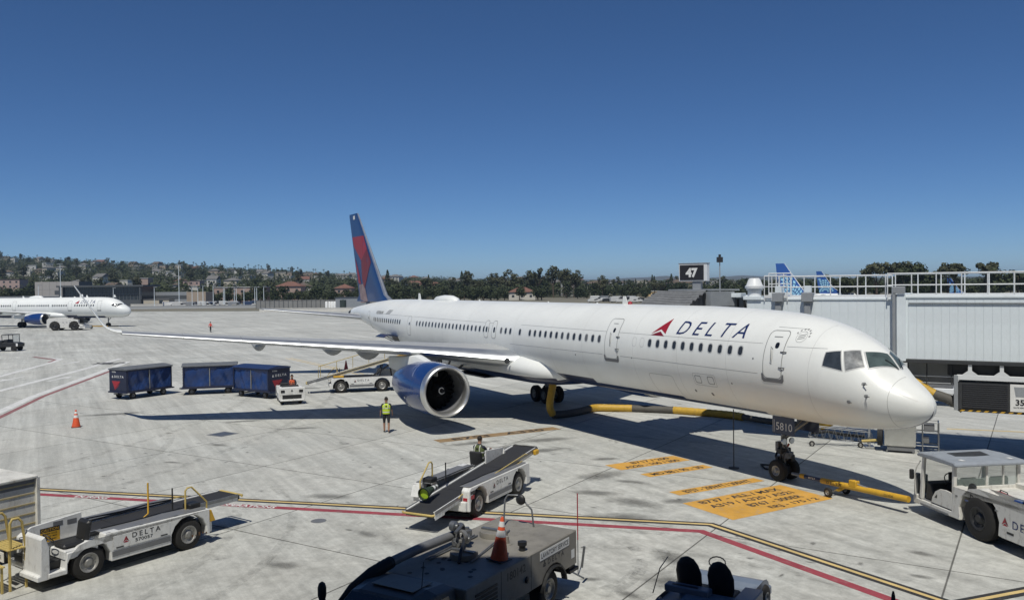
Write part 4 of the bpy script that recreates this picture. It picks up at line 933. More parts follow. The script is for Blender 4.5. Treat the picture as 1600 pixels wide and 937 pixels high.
# ---------------------------------------------------------------- ground vehicles
def arch_side(x0,x1,z0,z1,arches,r,extra=None):
    # side outline (x,z) with round wheel arches cut from the bottom edge; arches: x centres
    p=[(x0,z0)]
    for cx,cz in sorted(arches):
        a0=math.asin(max(-1,min(1,(z0-cz)/r))); c0=math.sqrt(max(0,r*r-(z0-cz)**2))
        for k in range(9):
            a=math.pi-a0-(math.pi-2*a0)*k/8; p.append((cx+r*math.cos(a),cz+r*math.sin(a)))
    p+= [(x1,z0)]+(extra or [(x1,z1),(x0,z1)])
    return p
def belt_loader(loc,rz,label,zr,zf,num='',driver_rail=True,hand=False,pads=True,front_up=False,xe=3.40):
    t=empty('belt_loader',loc,rz,label,'belt loader','belt loaders serving the aircraft')
    WB=1.40; r=.42; xf,xb=2.40,-2.05
    for sg in (-1,1):
        y0,y1=(.74,1.02) if sg>0 else (-1.02,-.74)
        if sg>0: top=[(xf,.42),(2.0,.42),(1.95,.80),(1.05,.84),(1.0,1.04),(xb,1.0)]
        else: top=[(2.2,.95),(2.1,1.02),(xb+.1,1.02),(xb,.92)]
        pl=arch_side(xb,xf if sg>0 else 2.2,.30,.9,[(-WB,.40),(WB,.40)],.56,top)
        MB().prism(pl,y0,y1).build('side_body',GSEW,t,bev=.018)
        q=y1+.004 if sg>0 else y0-.004
        part('rub_strip',GSEG,t,(-.82,.82,min(q,q+.008*sg),max(q,q+.008*sg),.40,.54),bev=.003)
        part('side_panel',GSEW,t,(-.80,.80,min(q,q+.006*sg),max(q,q+.006*sg),.58,.92),bev=.004)
        xd=(-1,0,0) if sg>0 else (1,0,0); yq=q+.009*sg
        lettering('DELTA',LOGODK,t,((-.12 if sg>0 else .12),yq,.835),xd,(0,0,1),width=.80,height=.13,spacing=1.5)
        if num: lettering(num,LOGODK,t,((-.05 if sg>0 else .05),yq,.69),xd,(0,0,1),width=.50,height=.085)
        widget(RED if sg>0 else LOGODK,t,((.45 if sg>0 else -.45),yq,.78),xd,(0,0,1),.17,m2=DRED)
        for xx in (-.62,.62): part('grab_slot',BLACK,t,(xx-.1,xx+.1,min(yq,yq+.006*sg),max(yq,yq+.006*sg),.60,.63),bev=.002)
        for xx in (-WB,WB): wheel(t,(xx,sg*.86,r),r,.26,CHROME,hub=.58)
        part('deck_cover',GSEG,t,((xb+.1,.95,.45,.98,1.0,1.035) if sg>0 else (xb+.1,2.0,-.98,-.62,1.022,1.05)),bev=.01)
    part('chassis',BLACK,t,(xb,2.4,-.72,.72,.28,.62),bev=.02); part('front_bumper',GSEW,t,(2.2,2.42,-.95,-.1,.30,.46),bev=.02); part('rear_bumper',GSEW,t,(xb-.12,xb,-.95,.95,.32,.62),bev=.02)
    # driver's place on the left at the front
    part('floor',BLACK,t,(1.9,2.36,.2,.98,.30,.36),bev=.008); MB().prism([(2.36,.28),(2.66,.28),(2.66,.40),(2.58,.42),(2.56,1.28),(2.46,1.34),(2.36,1.05)],.1,1.0).build('cowl',GSEW,t,bev=.02)
    part('seat_box',GSEW,t,(1.15,2.0,.25,.98,.62,.86),bev=.03); se=part('seat',BLACK,t,(1.42,1.98,.36,.90,.86,.98),bev=.05); MB().prism([(1.30,.92),(1.44,.90),(1.36,1.42),(1.22,1.44)],.38,.88).build('seat_back',BLACK,t,bev=.05)
    MB().tube([(2.40,.62,.9),(2.24,.62,1.15)],.025,8).build('steering_column',BLACK,t); b=MB()
    P=[]; 
    for k in range(17):
        a=2*math.pi*k/16; P.append((2.20+.16*math.sin(a)*.6,.62+.17*math.cos(a),1.17+.16*math.sin(a)*.7))
    MB().tube(P,.014,6,cap=False).build('steering_wheel',BLACK,t,smooth=60)
    MB().prism([(1.15,.62),(2.5,.62),(2.5,1.36),(2.4,1.42),(1.15,1.52)],.14,.19).build('guard_panel',GSEW,t,bev=.01)
    if num:
        flat('caution_plate',YEL,t,(1.95,.194,1.10),(-1,0,0),(0,0,1),[(-.24,-.15),(.24,-.15),(.24,.12),(-.24,.12)]); flat('caution_header',LOGODK,t,(1.95,.1945,1.26),(-1,0,0),(0,0,1),[(-.24,-.055),(.24,-.055),(.24,.055),(-.24,.055)]); lettering('CAUTION',YEL,t,(1.95,.196,1.26),(-1,0,0),(0,0,1),width=.42,height=.07)
        for i in range(3): lettering('KEEP CLEAR OF MOVING BELT'[i*8:i*8+8],LOGODK,t,(1.95,.1955,1.16-.07*i),(-1,0,0),(0,0,1),width=.34,height=.035)
        for i in range(2): flat('data_plate',GSEG,t,(1.75-.35*i,.194,1.36-.02*i),(-1,0,0),(0,0,1),[(-.12,-.06),(.12,-.06),(.12,.06),(-.12,.06)])
    # conveyor
    xr=-3.55; an=math.atan2(zf-zr,xe-xr); T=Matrix.Translation((xr,0,zr))@Matrix.Rotation(-an,4,'Y'); L=(xe-xr)/math.cos(an); yc=-.22
    c=MB(); c.box(0,L,yc-.50,yc-.44,-.16,.035,T); c.box(0,L,yc+.44,yc+.50,-.16,.035,T); c.build('conveyor_frame',GSEW if not front_up else GSEW,t,bev=.01)
    c=MB(); c.box(.03,L-.03,yc-.44,yc+.44,-.07,.012,T); bo=c.build('belt',BELT,t,bev=.03)
    for i in range(1,14):
        c=MB(); x=L*i/14; c.box(x-.008,x+.008,yc-.43,yc+.43,.012,.016,T)
        if i in (4,9): c.build('belt_seam',BLACK,bo)
    c=MB(); c.box(.0,L,yc+.50,yc+.53,-.05,.05,T); c.box(0,L,yc-.53,yc-.50,-.05,.05,T); c.build('edge_rail',STEEL,t,bev=.005)
    for x,n in ((0,'end_roller'),(L,'end_roller')):
        p0,p1=T@Vector((x,yc-.47,-.06)),T@Vector((x,yc+.47,-.06)); MB().tube([p0,p1],.085,12).build(n,BELT,t,smooth=50)
    b=MB()
    b.tube([T@Vector((-.10,yc-.55,-.02)),T@Vector((-.16,yc-.5,-.02)),T@Vector((-.16,yc+.5,-.02)),T@Vector((-.10,yc+.55,-.02))],.035,8); b.build('end_bumper',PALEYEL,t,smooth=50)
    b=MB(); b.tube([T@Vector((L+.05,yc-.5,-.02)),T@Vector((L+.12,yc-.45,0)),T@Vector((L+.12,yc+.45,0)),T@Vector((L+.05,yc+.5,-.02))],.035,8); b.build('end_bumper',DARK if not front_up else YEL,t,smooth=50)
    c=MB(); c.box(-.02,.5,yc-.52,yc-.50,-.2,.06,T); c.build('end_plate',GSEW,t)
    for xx in (-1.2,1.5):
        zz=zr+(xx-xr)*math.tan(an)-.12
        for yy in (yc-.4,yc+.4): MB().tube([(xx-.35,yy,.6),(xx,yy,max(.66,zz))],.04,8).build('lift_arm',BLACK,t,smooth=50)
    # folded handrail on the belt's right edge
    P0=[T@Vector((L*u,yc-.57,.02+dz)) for u,dz in ((.18,.02),(.2,.07),(.85,.07),(.87,.02))]
    MB().tube(P0,.018,6).build('folded_rail',PALEYEL,t,smooth=50); P0=[T@Vector((L*u,yc-.60,-.06)) for u in (.3,.8)]; MB().tube(P0,.016,6).build('folded_rail',PALEYEL,t,smooth=50)
    # bent grab rail at the rear left corner
    MB().tube([(-1.55,.62,1.0),(-1.55,.62,1.55),(-1.62,.62,1.62),(-1.75,.62,1.62),(-2.2,.66,1.12),(-2.2,.66,.9)],.026,8).build('grab_rail',PALEYEL if not front_up else RAILW,t,smooth=60)
    MB().tube([(-1.42,.2,1.0),(-1.42,.2,1.6)],.022,6).build('rail_post',BLACK,t); part('rear_box',BLACK,t,(-1.95,-1.6,.4,.75,1.03,1.17),bev=.02)
    MB().prism([(-2.25,.62),(-2.02,.62),(-2.02,.95),(-2.12,.95)],.72,1.0).build('wheel_chock_holder',YEL if num else GSEW,t,bev=.01)
    if hand:
        for i in range(6):
            u=.12+.16*i; p=T@Vector((L*u,yc+.55,.0)); MB().tube([p,p+Vector((0,0,.85))],.02,6).build('handrail_post',PALEYEL,t)
        MB().tube([T@Vector((L*.10,yc+.55,.0)),T@Vector((L*.10,yc+.55,.0))+Vector((0,0,.82)),T@Vector((L*.96,yc+.55,0))+Vector((0,0,.85)),T@Vector((L*.99,yc+.55,.3))],.026,8).build('handrail',PALEYEL,t,smooth=60)
        c=MB(); c.box(L*.80,L*.99,yc-.56,yc-.52,-.1,.12,T); c.build('tip_guard',YEL,t,bev=.01)
        MB().tube([(.2,yc-.35,.7),(2.6,yc-.35,zr+(2.6-xr)*math.tan(an)-.15)],.06,8).build('lift_ram',BLACK,t); MB().tube([(2.2,yc,.6),(2.0,yc,zr+(2.0-xr)*math.tan(an)-.2)],.05,8).build('lift_ram',BLACK,t)
        part('rear_lamp_box',YEL,t,(-1.9,-1.2,-.95,-.6,1.05,1.17),bev=.02)
    return t
b1=belt_loader((-8.95,-21.8,0),math.atan2(-.90,.433),'white belt loader numbered 570057 beside the yellow step stand',.95,.93,'570057',xe=2.25)
MB().tube([(-.35,.42,1.0),(-.55,.42,1.12),(-.55,.42,1.95)],.024,8).build('flag_post',YEL,b1,smooth=60)
b2=belt_loader((-9.0,-11.14,0),math.atan2(.83,-.555),'white belt loader with a driver aboard crossing the red line',.60,1.27,'')
flat('warning_plate',RED,b2,(-1.85,-1.026,.72),(1,0,0),(0,0,1),[(-.11,-.06),(.11,-.06),(.11,.06),(-.11,.06)]); flat('number_plate',LOGODK,b2,(-1.83,-1.026,.86),(1,0,0),(0,0,1),[(-.15,-.05),(.15,-.05),(.15,.05),(-.15,.05)])
part('tip_lamp',YEL,b2,(3.05,3.35,-.86,-.74,1.08,1.26),bev=.03)
b3=belt_loader((-40.4,-4.15,0),math.atan2(.97,.25),'white belt loader with yellow handrail reaching the aft cargo hold',.75,2.55,'',hand=True)
# baggage carts with blue curtains
def bag_cart(loc,rz,label,style,roofm):
    t=empty('baggage_cart',loc,rz,label,'baggage cart','curtained baggage carts in a row'); L,Wd=3.45,1.8; x0,x1,y0,y1=-L/2,L/2,-Wd/2,Wd/2
    part('deck',NAVY,t,(x0-.12,x1+.12,y0-.03,y1+.03,.42,.52),bev=.015)
    n=7; pr=[]
    for i in range(n+1):
        u=i/n; pr.append((y0-.06+(Wd+.12)*u,2.0+(.12*math.sin(math.pi*u) if style!='flat' else .05*(1-abs(2*u-1)))))
    pr+= [(y1+.06,1.93),(y0-.06,1.93)]
    MB().prism(pr,x0-.08,x1+.08,axis='x').build('roof',roofm,t,bev=.01)
    for x in (x0+.03,0,x1-.03):
        for y in (y0+.03,y1-.03): part('post',CHROME if x==0 else NAVY,t,(x-.03,x+.03,y-.03,y+.03,.52,1.94),bev=.006)
    rnd=random.Random(int(loc[0]*10))
    for sg in (-1,1):
        for a,b_ in ((x0+.06,-.04),(.04,x1-.06)):
            n,k=22,14; V=[]
            ph=[rnd.uniform(0,6) for _ in range(6)]
            for i in range(n+1):
                for j in range(k+1):
                    u,v=i/n,j/k; x=a+(b_-a)*u; z=.56+1.33*v
                    w=.045*math.sin(u*13+2.5*v+ph[0])*math.sin(math.pi*v)+.03*math.sin(u*5-v*7+ph[1])+.02*math.sin(u*23+v*9+ph[2])*(1-v*.6)+.012*math.sin(u*37-v*17+ph[4])+.02*math.sin(v*5+ph[3])*math.sin(math.pi*u)
                    V.append((x,sg*(Wd/2-.035+w*.8),z))
            MB().add(V,[(i*(k+1)+j,(i+1)*(k+1)+j,(i+1)*(k+1)+j+1,i*(k+1)+j+1) for i in range(n) for j in range(k)]).build('curtain',CURT,t,smooth=60)
    for sg in (-1,1):
        y_=sg*Wd/2; part('side_frame',NAVY,t,(x0,x1,min(y_,y_+.03*sg),max(y_,y_+.03*sg),1.84,1.95),(x0,x1,min(y_,y_+.03*sg),max(y_,y_+.03*sg),.50,.58),bev=.006)
        for xx in (x0,x1-.09): part('side_frame_post',NAVY,t,(xx,xx+.09,min(y_,y_+.035*sg),max(y_,y_+.035*sg),.5,1.95),bev=.006)
    for ex,sg in ((x0,-1),(x1,1)):
        if style=='slat':
            for i in range(7): part('end_slat',GSEG,t,(ex-.02,ex+.02,y0+.04,y1-.04,.58+.19*i,.71+.19*i),bev=.005)
        else:
            part('end_panel',NAVY,t,(ex-.025,ex+.025,y0+.02,y1-.02,.52,1.96),bev=.008)
            xd=(0,sg,0); o=ex+sg*.028
            lettering('DELTA',WHITEP,t,(o,sg*.12,1.50),xd,(0,0,1),width=.95,height=.15,spacing=1.4); widget(WHITEP,t,(o,-sg*.55,1.50),xd,(0,0,1),.17)
            lettering('57036',WHITEP,t,(o,-sg*.4,1.80),xd,(0,0,1),width=.4,height=.10)
            b=MB(); V=[(-.62,1.20),(.25,1.20),(.05,.86),(-.3,.62)]
            b.add([(o,sg*p[0],p[1]) for p in V],[(0,1,2,3)]); b.build('emblem',RED,t)
            b=MB(); b.add([(o+sg*.001,sg*p[0],p[1]) for p in ((.2,1.1),(.25,1.2),(.05,.86),(-.5,.54))],[(0,1,2,3)]); b.build('emblem',DRED,t)
    for x in (x0+.55,x1-.55):
        for y in (y0+.2,y1-.2): wheel(t,(x,y,.23),.23,.14,GSEG,hub=.5)
        part('axle',STEEL,t,(x-.05,x+.05,y0+.25,y1-.25,.19,.27),bev=.006)
    MB().tube([(x1+.1,0,.40),(x1+.9,0,.34)],.04,8).build('tow_bar',STEEL,t,smooth=50); part('hitch',STEEL,t,(x0-.3,x0-.1,-.08,.08,.34,.46),bev=.01)
    return t
CR1=mat('cart_roof_weathered',(.14,.15,.165),.6,var=.25,dirt=.35,dirtcol=(.25,.24,.22)); CR2=mat('cart_roof_blue',(.02,.04,.12),.45,var=.2)
def axis_from(px_az,th): return px_az
bag_cart((-46.0,-17.7,0),R(120.8),'navy baggage cart with red emblem, at the row end by the lone orange cone','box',CR1)
bag_cart((-45.2,-13.35,0),R(77),'baggage cart with flat weathered roof and slatted end panel','slat',CR1)
bag_cart((-41.3,-10.75,0),R(28),'navy baggage cart with rounded blue roof beside the small tractor','box',CR2)
# small baggage tractor
t=empty('baggage_tractor',(-37.4,-9.9,0),R(-8),'small white open baggage tractor with black grille','tractor')
MB().prism(arch_side(-1.3,1.35,.28,.8,[(-.85,.34),(.85,.34)],.40,[(1.35,1.0),(.45,1.05),(.4,.62),(-.45,.62),(-.5,1.0),(-1.3,.95)]),-.70,-.52).build('side_body',GSEW,t,bev=.02)
MB().prism(arch_side(-1.3,1.35,.28,.8,[(-.85,.34),(.85,.34)],.40,[(1.35,1.0),(.45,1.05),(.4,.62),(-.45,.62),(-.5,1.0),(-1.3,.95)]),.52,.70).build('side_body',GSEW,t,bev=.02)
part('hood',GSEW,t,(.5,1.33,-.52,.52,.5,1.02),bev=.03); part('nose_plate',GSEW,t,(1.33,1.42,-.80,.80,.30,1.06),bev=.02); part('grille',BLACK,t,(1.42,1.44,-.58,.58,.38,.62),bev=.01); part('bumper',GSEW,t,(1.40,1.52,-.72,.72,.24,.33),bev=.02)
for y in (-.55,.55): part('headlamp',BLACK,t,(1.42,1.445,y-.12,y+.12,.76,.92),bev=.01)
widget(LOGODK,t,(1.424,0,.88),(0,1,0),(0,0,1),.16); part('dashboard',BLACK,t,(.30,.52,-.52,.52,.95,1.12),bev=.03); part('seat',BLACK,t,(-.55,-.05,-.5,.5,.60,.74),bev=.04); part('seat_back',BLACK,t,(-.68,-.54,-.5,.5,.72,1.15),bev=.04); part('rear_deck',GSEW,t,(-1.3,-.66,-.52,.52,.5,.95),bev=.03); part('floor',BLACK,t,(-.5,.42,-.52,.52,.32,.38))
MB().tube([(.35,.2,1.1),(.12,.2,1.25)],.02,6).build('steering_column',BLACK,t); MB().tube([(.08+.06*math.sin(2*math.pi*k/12),.2+.15*math.cos(2*math.pi*k/12),1.27+.12*math.sin(2*math.pi*k/12)) for k in range(13)],.013,6,cap=False).build('steering_wheel',BLACK,t)
for x in (-.85,.85):
    for y in (-.56,.56): wheel(t,(x,y,.32),.32,.2,GSEG,hub=.5)
tractor=t
# towbar
tb=empty('tow_bar',(-5.0,-.2,0),math.atan2(-.16,4.5),'yellow aircraft towbar on small wheels linking the nose gear to the tug','tow bar')
MB().tube([(-.35,0,.36),(.05,0,.36)],.06,10).build('tow_head',STEEL,tb,smooth=50); MB().tube([(.05,0,.36),(.25,0,.37)],.085,10).build('head_sleeve',YEL,tb,smooth=50)
MB().tube([(.25,0,.37),(1.0,0,.38)],.075,10).build('shear_section',BELLY,tb,smooth=50); lettering('B757',WHITEP,tb,(.62,-.08,.39),(1,0,.01),(0,0,1),width=.3,height=.06)
MB().tube([(1.0,0,.38),(4.4,0,.48)],.10,14).build('main_tube',YEL,tb,smooth=50); lettering('DELTA',LOGODK,tb,(1.6,-.104,.40),(1,0,.03),(0,0,1),width=.62,height=.09,spacing=1.3); lettering('CLYDE',LOGODK,tb,(3.75,-.104,.465),(1,0,.03),(0,0,1),width=.34,height=.07)
MB().prism([(1.55,.16),(1.75,.16),(2.45,.60),(2.35,.68),(2.2,.55)],-.05,.05).build('axle_arm',YEL,tb,bev=.01); MB().tube([(1.65,-.42,.16),(1.65,.42,.16)],.03,8).build('axle',STEEL,tb)
MB().tube([(2.45,0,.56),(3.0,0,.50)],.03,8).build('jack_ram',SILVER,tb,smooth=50); part('jack_box',YEL,tb,(2.2,2.5,-.1,.1,.44,.66),bev=.02)
for y in (-.42,.42): wheel(tb,(1.65,y,.16),.16,.1,CHROME,hub=.5)
# pushback tractor
TW=mat('tug_white',(.68,.67,.63),.45,var=.1,scale=2.5,dirt=.75,dirtcol=(.13,.10,.075)); TG=mat('tug_roof_grey',(.30,.33,.37),.5,var=.15,dirt=.3)
GLS=mat('cab_glass_tint',(.55,.66,.62),.03,var=.0,trans=.0,alpha=.28,spec=.6)
tug=empty('pushback_tractor',(-.62,-.05,0),math.atan2(.36,-.93),'heavy white pushback tractor with grey cab roof hitched to the yellow towbar','tractor')
# local: x forward (front face at x=0), visible side is y=+0 .. body from y=0 (left) to y=-2.3 (right)
def ts(y0,y1,name='side_body'):
    p=arch_side(-6.2,-.02,.36,1.2,[(-2.85,.62),(-5.3,.62)],.80,[(-.02,.52),(-1.72,.52),(-1.78,1.28),(-6.2,1.16)])
    MB().prism(p,y0,y1).build(name,TW,tug,bev=.02)
ts(-.32,0); ts(-2.3,-1.98)
part('chassis',BLACK,tug,(-6.1,-.3,-1.98,-.32,.34,.8),bev=.03); part('front_plate',TW,tug,(-.12,.06,-2.3,0,.34,.62),bev=.02); part('front_post_guard',STEEL,tug,(-.02,.10,-.2,-.05,.42,1.25),(-.02,.1,-.45,-.33,.42,1.2),bev=.015)
part('deck',TW,tug,(-6.2,-1.80,-1.98,-.32,1.05,1.15),bev=.02)
part('rear_deck_plate',GSEG,tug,(-4.6,-3.2,-1.9,-1.0,1.152,1.17),bev=.005)
for i in range(7): part('deck_tread',TG,tug,(-4.5+.19*i,-4.42+.19*i,-1.86,-1.05,1.172,1.184),bev=.003)
part('cab_floor',GSEG,tug,(-1.75,-.1,-1.98,-.05,.42,.54),bev=.01)
# cab posts, glass and roof
for x,y in ((-.28,-.06),(-.28,-2.1),(-1.78,-.06),(-1.78,-2.1)):
    MB().prism([(x-.06,.54),(x+.06,.54),(x+.04-(.12 if x>-1 else 0),1.84),(x-.05-(.12 if x>-1 else 0),1.84)],y-.05,y+.05).build('cab_post',TW,tug,bev=.012)
b=MB(); b.prism([(-.22,1.84),(-.16,1.88),(-.30,1.97),(-1.0,2.0),(-1.9,1.97),(-2.02,1.90),(-1.98,1.84)],-2.22,.06); b.build('cab_roof',TG,tug,bev=.03)
MB().add([(-.7,-1.7,2.005),(-1.25,-1.6,1.998),(-1.3,-1.1,1.998),(-1.22,-.5,1.997),(-.75,-.55,2.003)],[(0,1,2,3,4)]).build('roof_hatch_mat',BLACK,tug)
for y in (-.35,-1.9): flat('roof_patch',WHITEP,tug,(-1.7,y,1.985),(1,0,0),(0,1,0),[(-.1,-.06),(.1,-.06),(.1,.06),(-.1,.06)])
MB().add([(-.26,-.10,.9),(-.26,-2.05,.9),(-.38,-2.05,1.84),(-.38,-.10,1.84)],[(0,1,2,3)]).build('windscreen',GLS,tug)
MB().add([(-1.80,-.12,1.24),(-1.80,-2.05,1.24),(-1.80,-2.05,1.84),(-1.80,-.12,1.84)],[(0,1,2,3)]).build('rear_window',GLS,tug); 
MB().add([(-.36,-2.1,.9),(-1.72,-2.1,.9),(-1.72,-2.1,1.84),(-.42,-2.1,1.84)],[(0,1,2,3)]).build('side_window',GLS,tug); part('rear_mullion',TW,tug,(-1.83,-1.77,-1.1,-1.04,1.24,1.84),(-1.83,-1.77,-1.62,-1.58,1.24,1.84),bev=.006)
part('cab_back',TW,tug,(-1.84,-1.76,-2.1,-.05,.6,1.24),bev=.01)
pd=[(-1.72,.55),(-1.72,1.04)]+[(-1.72+.95*(1-math.cos(R(90*k/6)))+0,1.04*1-.0-(.49*(1-math.sin(R(90-90*k/6))))) for k in range(7)]
MB().prism([(-1.72,.56),(-.80,.56),(-.84,.72),(-.98,.92),(-1.2,1.04),(-1.45,1.07),(-1.72,1.05)],-.05,-.01).build('half_door',TW,tug,bev=.008); flat('door_slot',BLACK,tug,(-1.02,-.006,.80),(-1,0,0),(0,0,1),[(-.07,-.06),(.05,-.06),(.05,.06)])
part('seat',BLACK,tug,(-1.6,-1.05,-.9,-.35,.75,.90),bev=.05); part('seat_back',BLACK,tug,(-1.68,-1.55,-.9,-.35,.88,1.45),bev=.05); part('seat',BLACK,tug,(-1.6,-1.05,-1.9,-1.3,.75,.90),bev=.05); part('seat_back',BLACK,tug,(-1.68,-1.55,-1.9,-1.3,.88,1.45),bev=.05)
MB().prism([(-.35,.54),(-.75,.54),(-.72,.8),(-.62,1.05),(-.42,1.12)],-2.0,-.12).build('dashboard',BLACK,tug,bev=.03); MB().tube([(-.65,-.6,1.0),(-.85,-.6,1.22)],.025,8).build('steering_column',BLACK,tug); MB().tube([(-.88+.10*math.sin(2*math.pi*k/16),-.6+.2*math.cos(2*math.pi*k/16),1.24+.15*math.sin(2*math.pi*k/16)) for k in range(17)],.016,6,cap=False).build('steering_wheel',BLACK,tug)
part('dash_screen',BLACK,tug,(-.72,-.64,-.9,-.68,1.15,1.4),bev=.01)
MB().tube([(-.1,.02,.62),(-.1,.06,1.25),(-.2,.06,1.5),(-.3,.0,1.7)],.02,8).build('grab_rail',TW,tug,smooth=60); part('mirror',BLACK,tug,(-.12,-.02,.08,.2,1.1,1.4),bev=.02); part('step',GSEG,tug,(-1.6,-.3,-.05,.02,.36,.42),bev=.01)
for y in (-.16,-2.14):
    for x in (-2.85,-5.3): wheel(tug,(x,y,.62),.62,.36,BLACK,hub=.52)
for y,s_ in ((.003,1),):
    lettering('D',LOGODK,tug,(-2.60,.004,1.13),(-1,0,0),(0,0,1),height=.17,bold=.03); widget(RED,tug,(-3.88,.004,.82),(-1,0,0),(0,0,1),.24,m2=DRED); lettering('DELTA',TITLE,tug,(-4.7,.004,.80),(-1,0,0),(0,0,1),width=1.1,height=.22,spacing=1.3); lettering('CHARLOTTE',LOGODK,tug,(-4.55,.004,.48),(-1,0,0),(0,0,1),width=1.2,height=.11)
    part('side_hatch',TW,tug,(-5.1,-3.75,.0,.006,.36,.70),bev=.003); part('hatch_handle',BLACK,tug,(-4.2,-3.95,.006,.012,.52,.58),bev=.002); flat('reflector',BLUE,tug,(-2.45,.004,1.0),(-1,0,0),(0,0,1),[(-.14,-.025),(.14,-.025),(.14,.025),(-.14,.025)])
REDT=mat('faded_red_plastic',(.30,.03,.035),.5,var=.2)
tug_mw=Matrix.Translation((-.62,-.05,0))@Matrix.Rotation(math.atan2(.36,-.93),4,'Z')
o=empty('red_tool_bag',tug_mw@Vector((-3.15,-.55,1.15)),R(150),'dark red tool bag lying on the pushback tractor deck','bag'); part('body',REDT,o,(-.36,.36,-.13,.13,.0,.2),bev=.05); MB().tube([(-.2,0,.2),(-.15,0,.27),(.15,0,.27),(.2,0,.2)],.015,6).build('handle',BLACK,o); part('flap',ORANGE,o,(.36,.56,-.08,.08,.0,.04),bev=.01)
o=empty('wheel_chock_bundle',tug_mw@Vector((-2.15,-.35,1.15)),R(120),'black bundled straps beside the tractor cab window','bundle'); 
for k in range(3): MB().lathe([(-.06,.11),(.06,.11),(.06,.05),(-.06,.05)],c=(-.16+.15*k,0,.12),axis='x',n=14).build('coil',BLACK,o,smooth=50)
o=empty('black_crate',tug_mw@Vector((-4.15,-.25,1.15)),R(160),'small black crate at the tractor deck edge','crate'); part('box',BLACK,o,(-.25,.25,-.2,.2,0,.22),bev=.02); part('cloth',BLUE,o,(-.15,.15,-.12,.12,.22,.28),bev=.03); MB().tube([(-.3,.1,0),(-.3,.1,.75)],.025,6).build('upright',BLACK,o)
# lavatory service truck
LT=mat('lavatory_truck_paint',(.25,.235,.205),.55,var=.25,scale=1.6,dirt=.7,dirtcol=(.10,.085,.065)); LTD=mat('lavatory_truck_cab',(.075,.073,.072),.45,coat=.15,var=.25,dirt=.4,dirtcol=(.16,.145,.12))
lv=empty('lavatory_truck',(-1.31,-13.31,0),math.atan2(-.876,.483),'dark grey lavatory service truck with hoses on its flat tank roof','truck')
# local: rear face x=0, forward +x, left +y (left side towards the camera at y=+1.08)
MB().prism(arch_side(0,4.5,.72,1.5,[(1.12,.44)],.58,[(4.5,1.5),(0,1.5)]),-1.08,1.08).build('tank_body',LT,lv,bev=.02)
for x in (2.09,3.27): MB().box(x-.006,x+.006,1.079,1.084,.72,1.49).build('panel_gap',BLACK,lv)
part('name_plate',WHITEP,lv,(.38,1.72,1.082,1.088,1.245,1.435),bev=.003); lettering('LAVATORY SERVICE',LOGODK,lv,(1.05,1.090,1.34),(-1,0,0),(0,0,1),width=1.24,height=.11)
lettering('DELTA',LOGODK,lv,(1.0,1.083,1.15),(-1,0,0),(0,0,1),width=.74,height=.11,spacing=1.5); widget(LOGODK,lv,(1.52,1.083,1.16),(-1,0,0),(0,0,1),.15); lettering('180142',LOGODK,lv,(2.68,1.083,1.30),(-1,0,0),(0,0,1),width=.72,height=.17); flat('inspection_label',WHITEP,lv,(.2,1.083,1.0),(-1,0,0),(0,0,1),[(-.08,-.1),(.08,-.1),(.08,.1),(-.08,.1)])
for i in range(6): part('vent_louvre',BLACK,lv,(3.42,4.2,1.082,1.092,.86+.08*i,.91+.08*i),bev=.003)
MB().lathe([(1.08,.07),(1.11,.07),(1.12,.05),(1.12,.001)],c=(2.28,0,1.02),axis='y',n=14,cap=False).build('filler_cap',BLACK,lv,smooth=50)
part('chassis',BLACK,lv,(-.1,6.6,-.45,.45,.42,.72),bev=.02); part('rear_step',BLACK,lv,(-.45,.0,-.8,.9,.42,.5),(-.35,-.05,.5,.85,.5,.72),bev=.01)
MB().tube([(-.5,.95,.45),(-.55,1.0,.95)],.03,6).build('rear_lamp_stalk',STEEL,lv); part('rear_lamp',RED,lv,(-.05,.0,.8,1.0,.8,.95),bev=.01)
for y in (-.82,.82): wheel(lv,(1.12,y,.44),.44,.3,CHROME,hub=.55); wheel(lv,(5.9,y*1.05,.44),.44,.26,CHROME,hub=.55)
for sgn in (1,-1):
    P=[]; 
    for k in range(11):
        a=R(10+160*k/10); P.append((1.12+.56*math.cos(a),.44+.56*math.sin(a)))
    MB().prism(P+[(1.12+.52*math.cos(R(170-160*k/10)),.44+.52*math.sin(R(170-160*k/10))) for k in range(11)],min(sgn*1.0,sgn*1.14),max(sgn*1.0,sgn*1.14)).build('wheel_arch',BLACK,lv,bev=.005)
# cab
def ring(x,z0,z1,w0,w1): return [(x,-w0,z0),(x,w0,z0),(x,w1,z1),(x,-w1,z1)]
c=MB(); sec=lambda x,zb_,w,zs,wt,zt,ze:[(x,y,z) for y,z in ((-w,zb_),(w,zb_),(w,zs),(wt,zt),(wt*.72,ze),(-wt*.72,ze),(-wt,zt),(-w,zs))]
c.loft([sec(4.55,.55,.98,1.05,.86,1.52,1.57),sec(5.1,.5,.98,1.05,.86,1.56,1.62),sec(5.55,.5,.98,1.05,.82,1.50,1.56),sec(6.15,.5,.98,1.0,.95,1.03,1.07),sec(7.1,.45,.92,.84,.88,.90,.94)]); c.build('cab',LTD,lv,bev=.04)
MB().loft([[(5.64,-.74,1.50),(5.64,.74,1.50),(5.62,.74,1.52),(5.62,-.74,1.52)],[(6.13,-.88,1.10),(6.13,.88,1.10),(6.11,.88,1.12),(6.11,-.88,1.12)]]).build('windscreen',GLASSDK,lv)
for sg_ in (1,-1): MB().add([(4.75,sg_*1.0,1.08),(5.6,sg_*1.0,1.08),(5.4,sg_*.88,1.46),(4.8,sg_*.90,1.46)],[(0,1,2,3)]).build('side_window',GLASSDK,lv)
part('roof_panel',LT,lv,(4.75,5.35,-.5,.5,1.615,1.63),bev=.006); MB().tube([(5.1,.5,1.55),(5.05,.52,2.1)],.008,5).build('aerial',BLACK,lv)
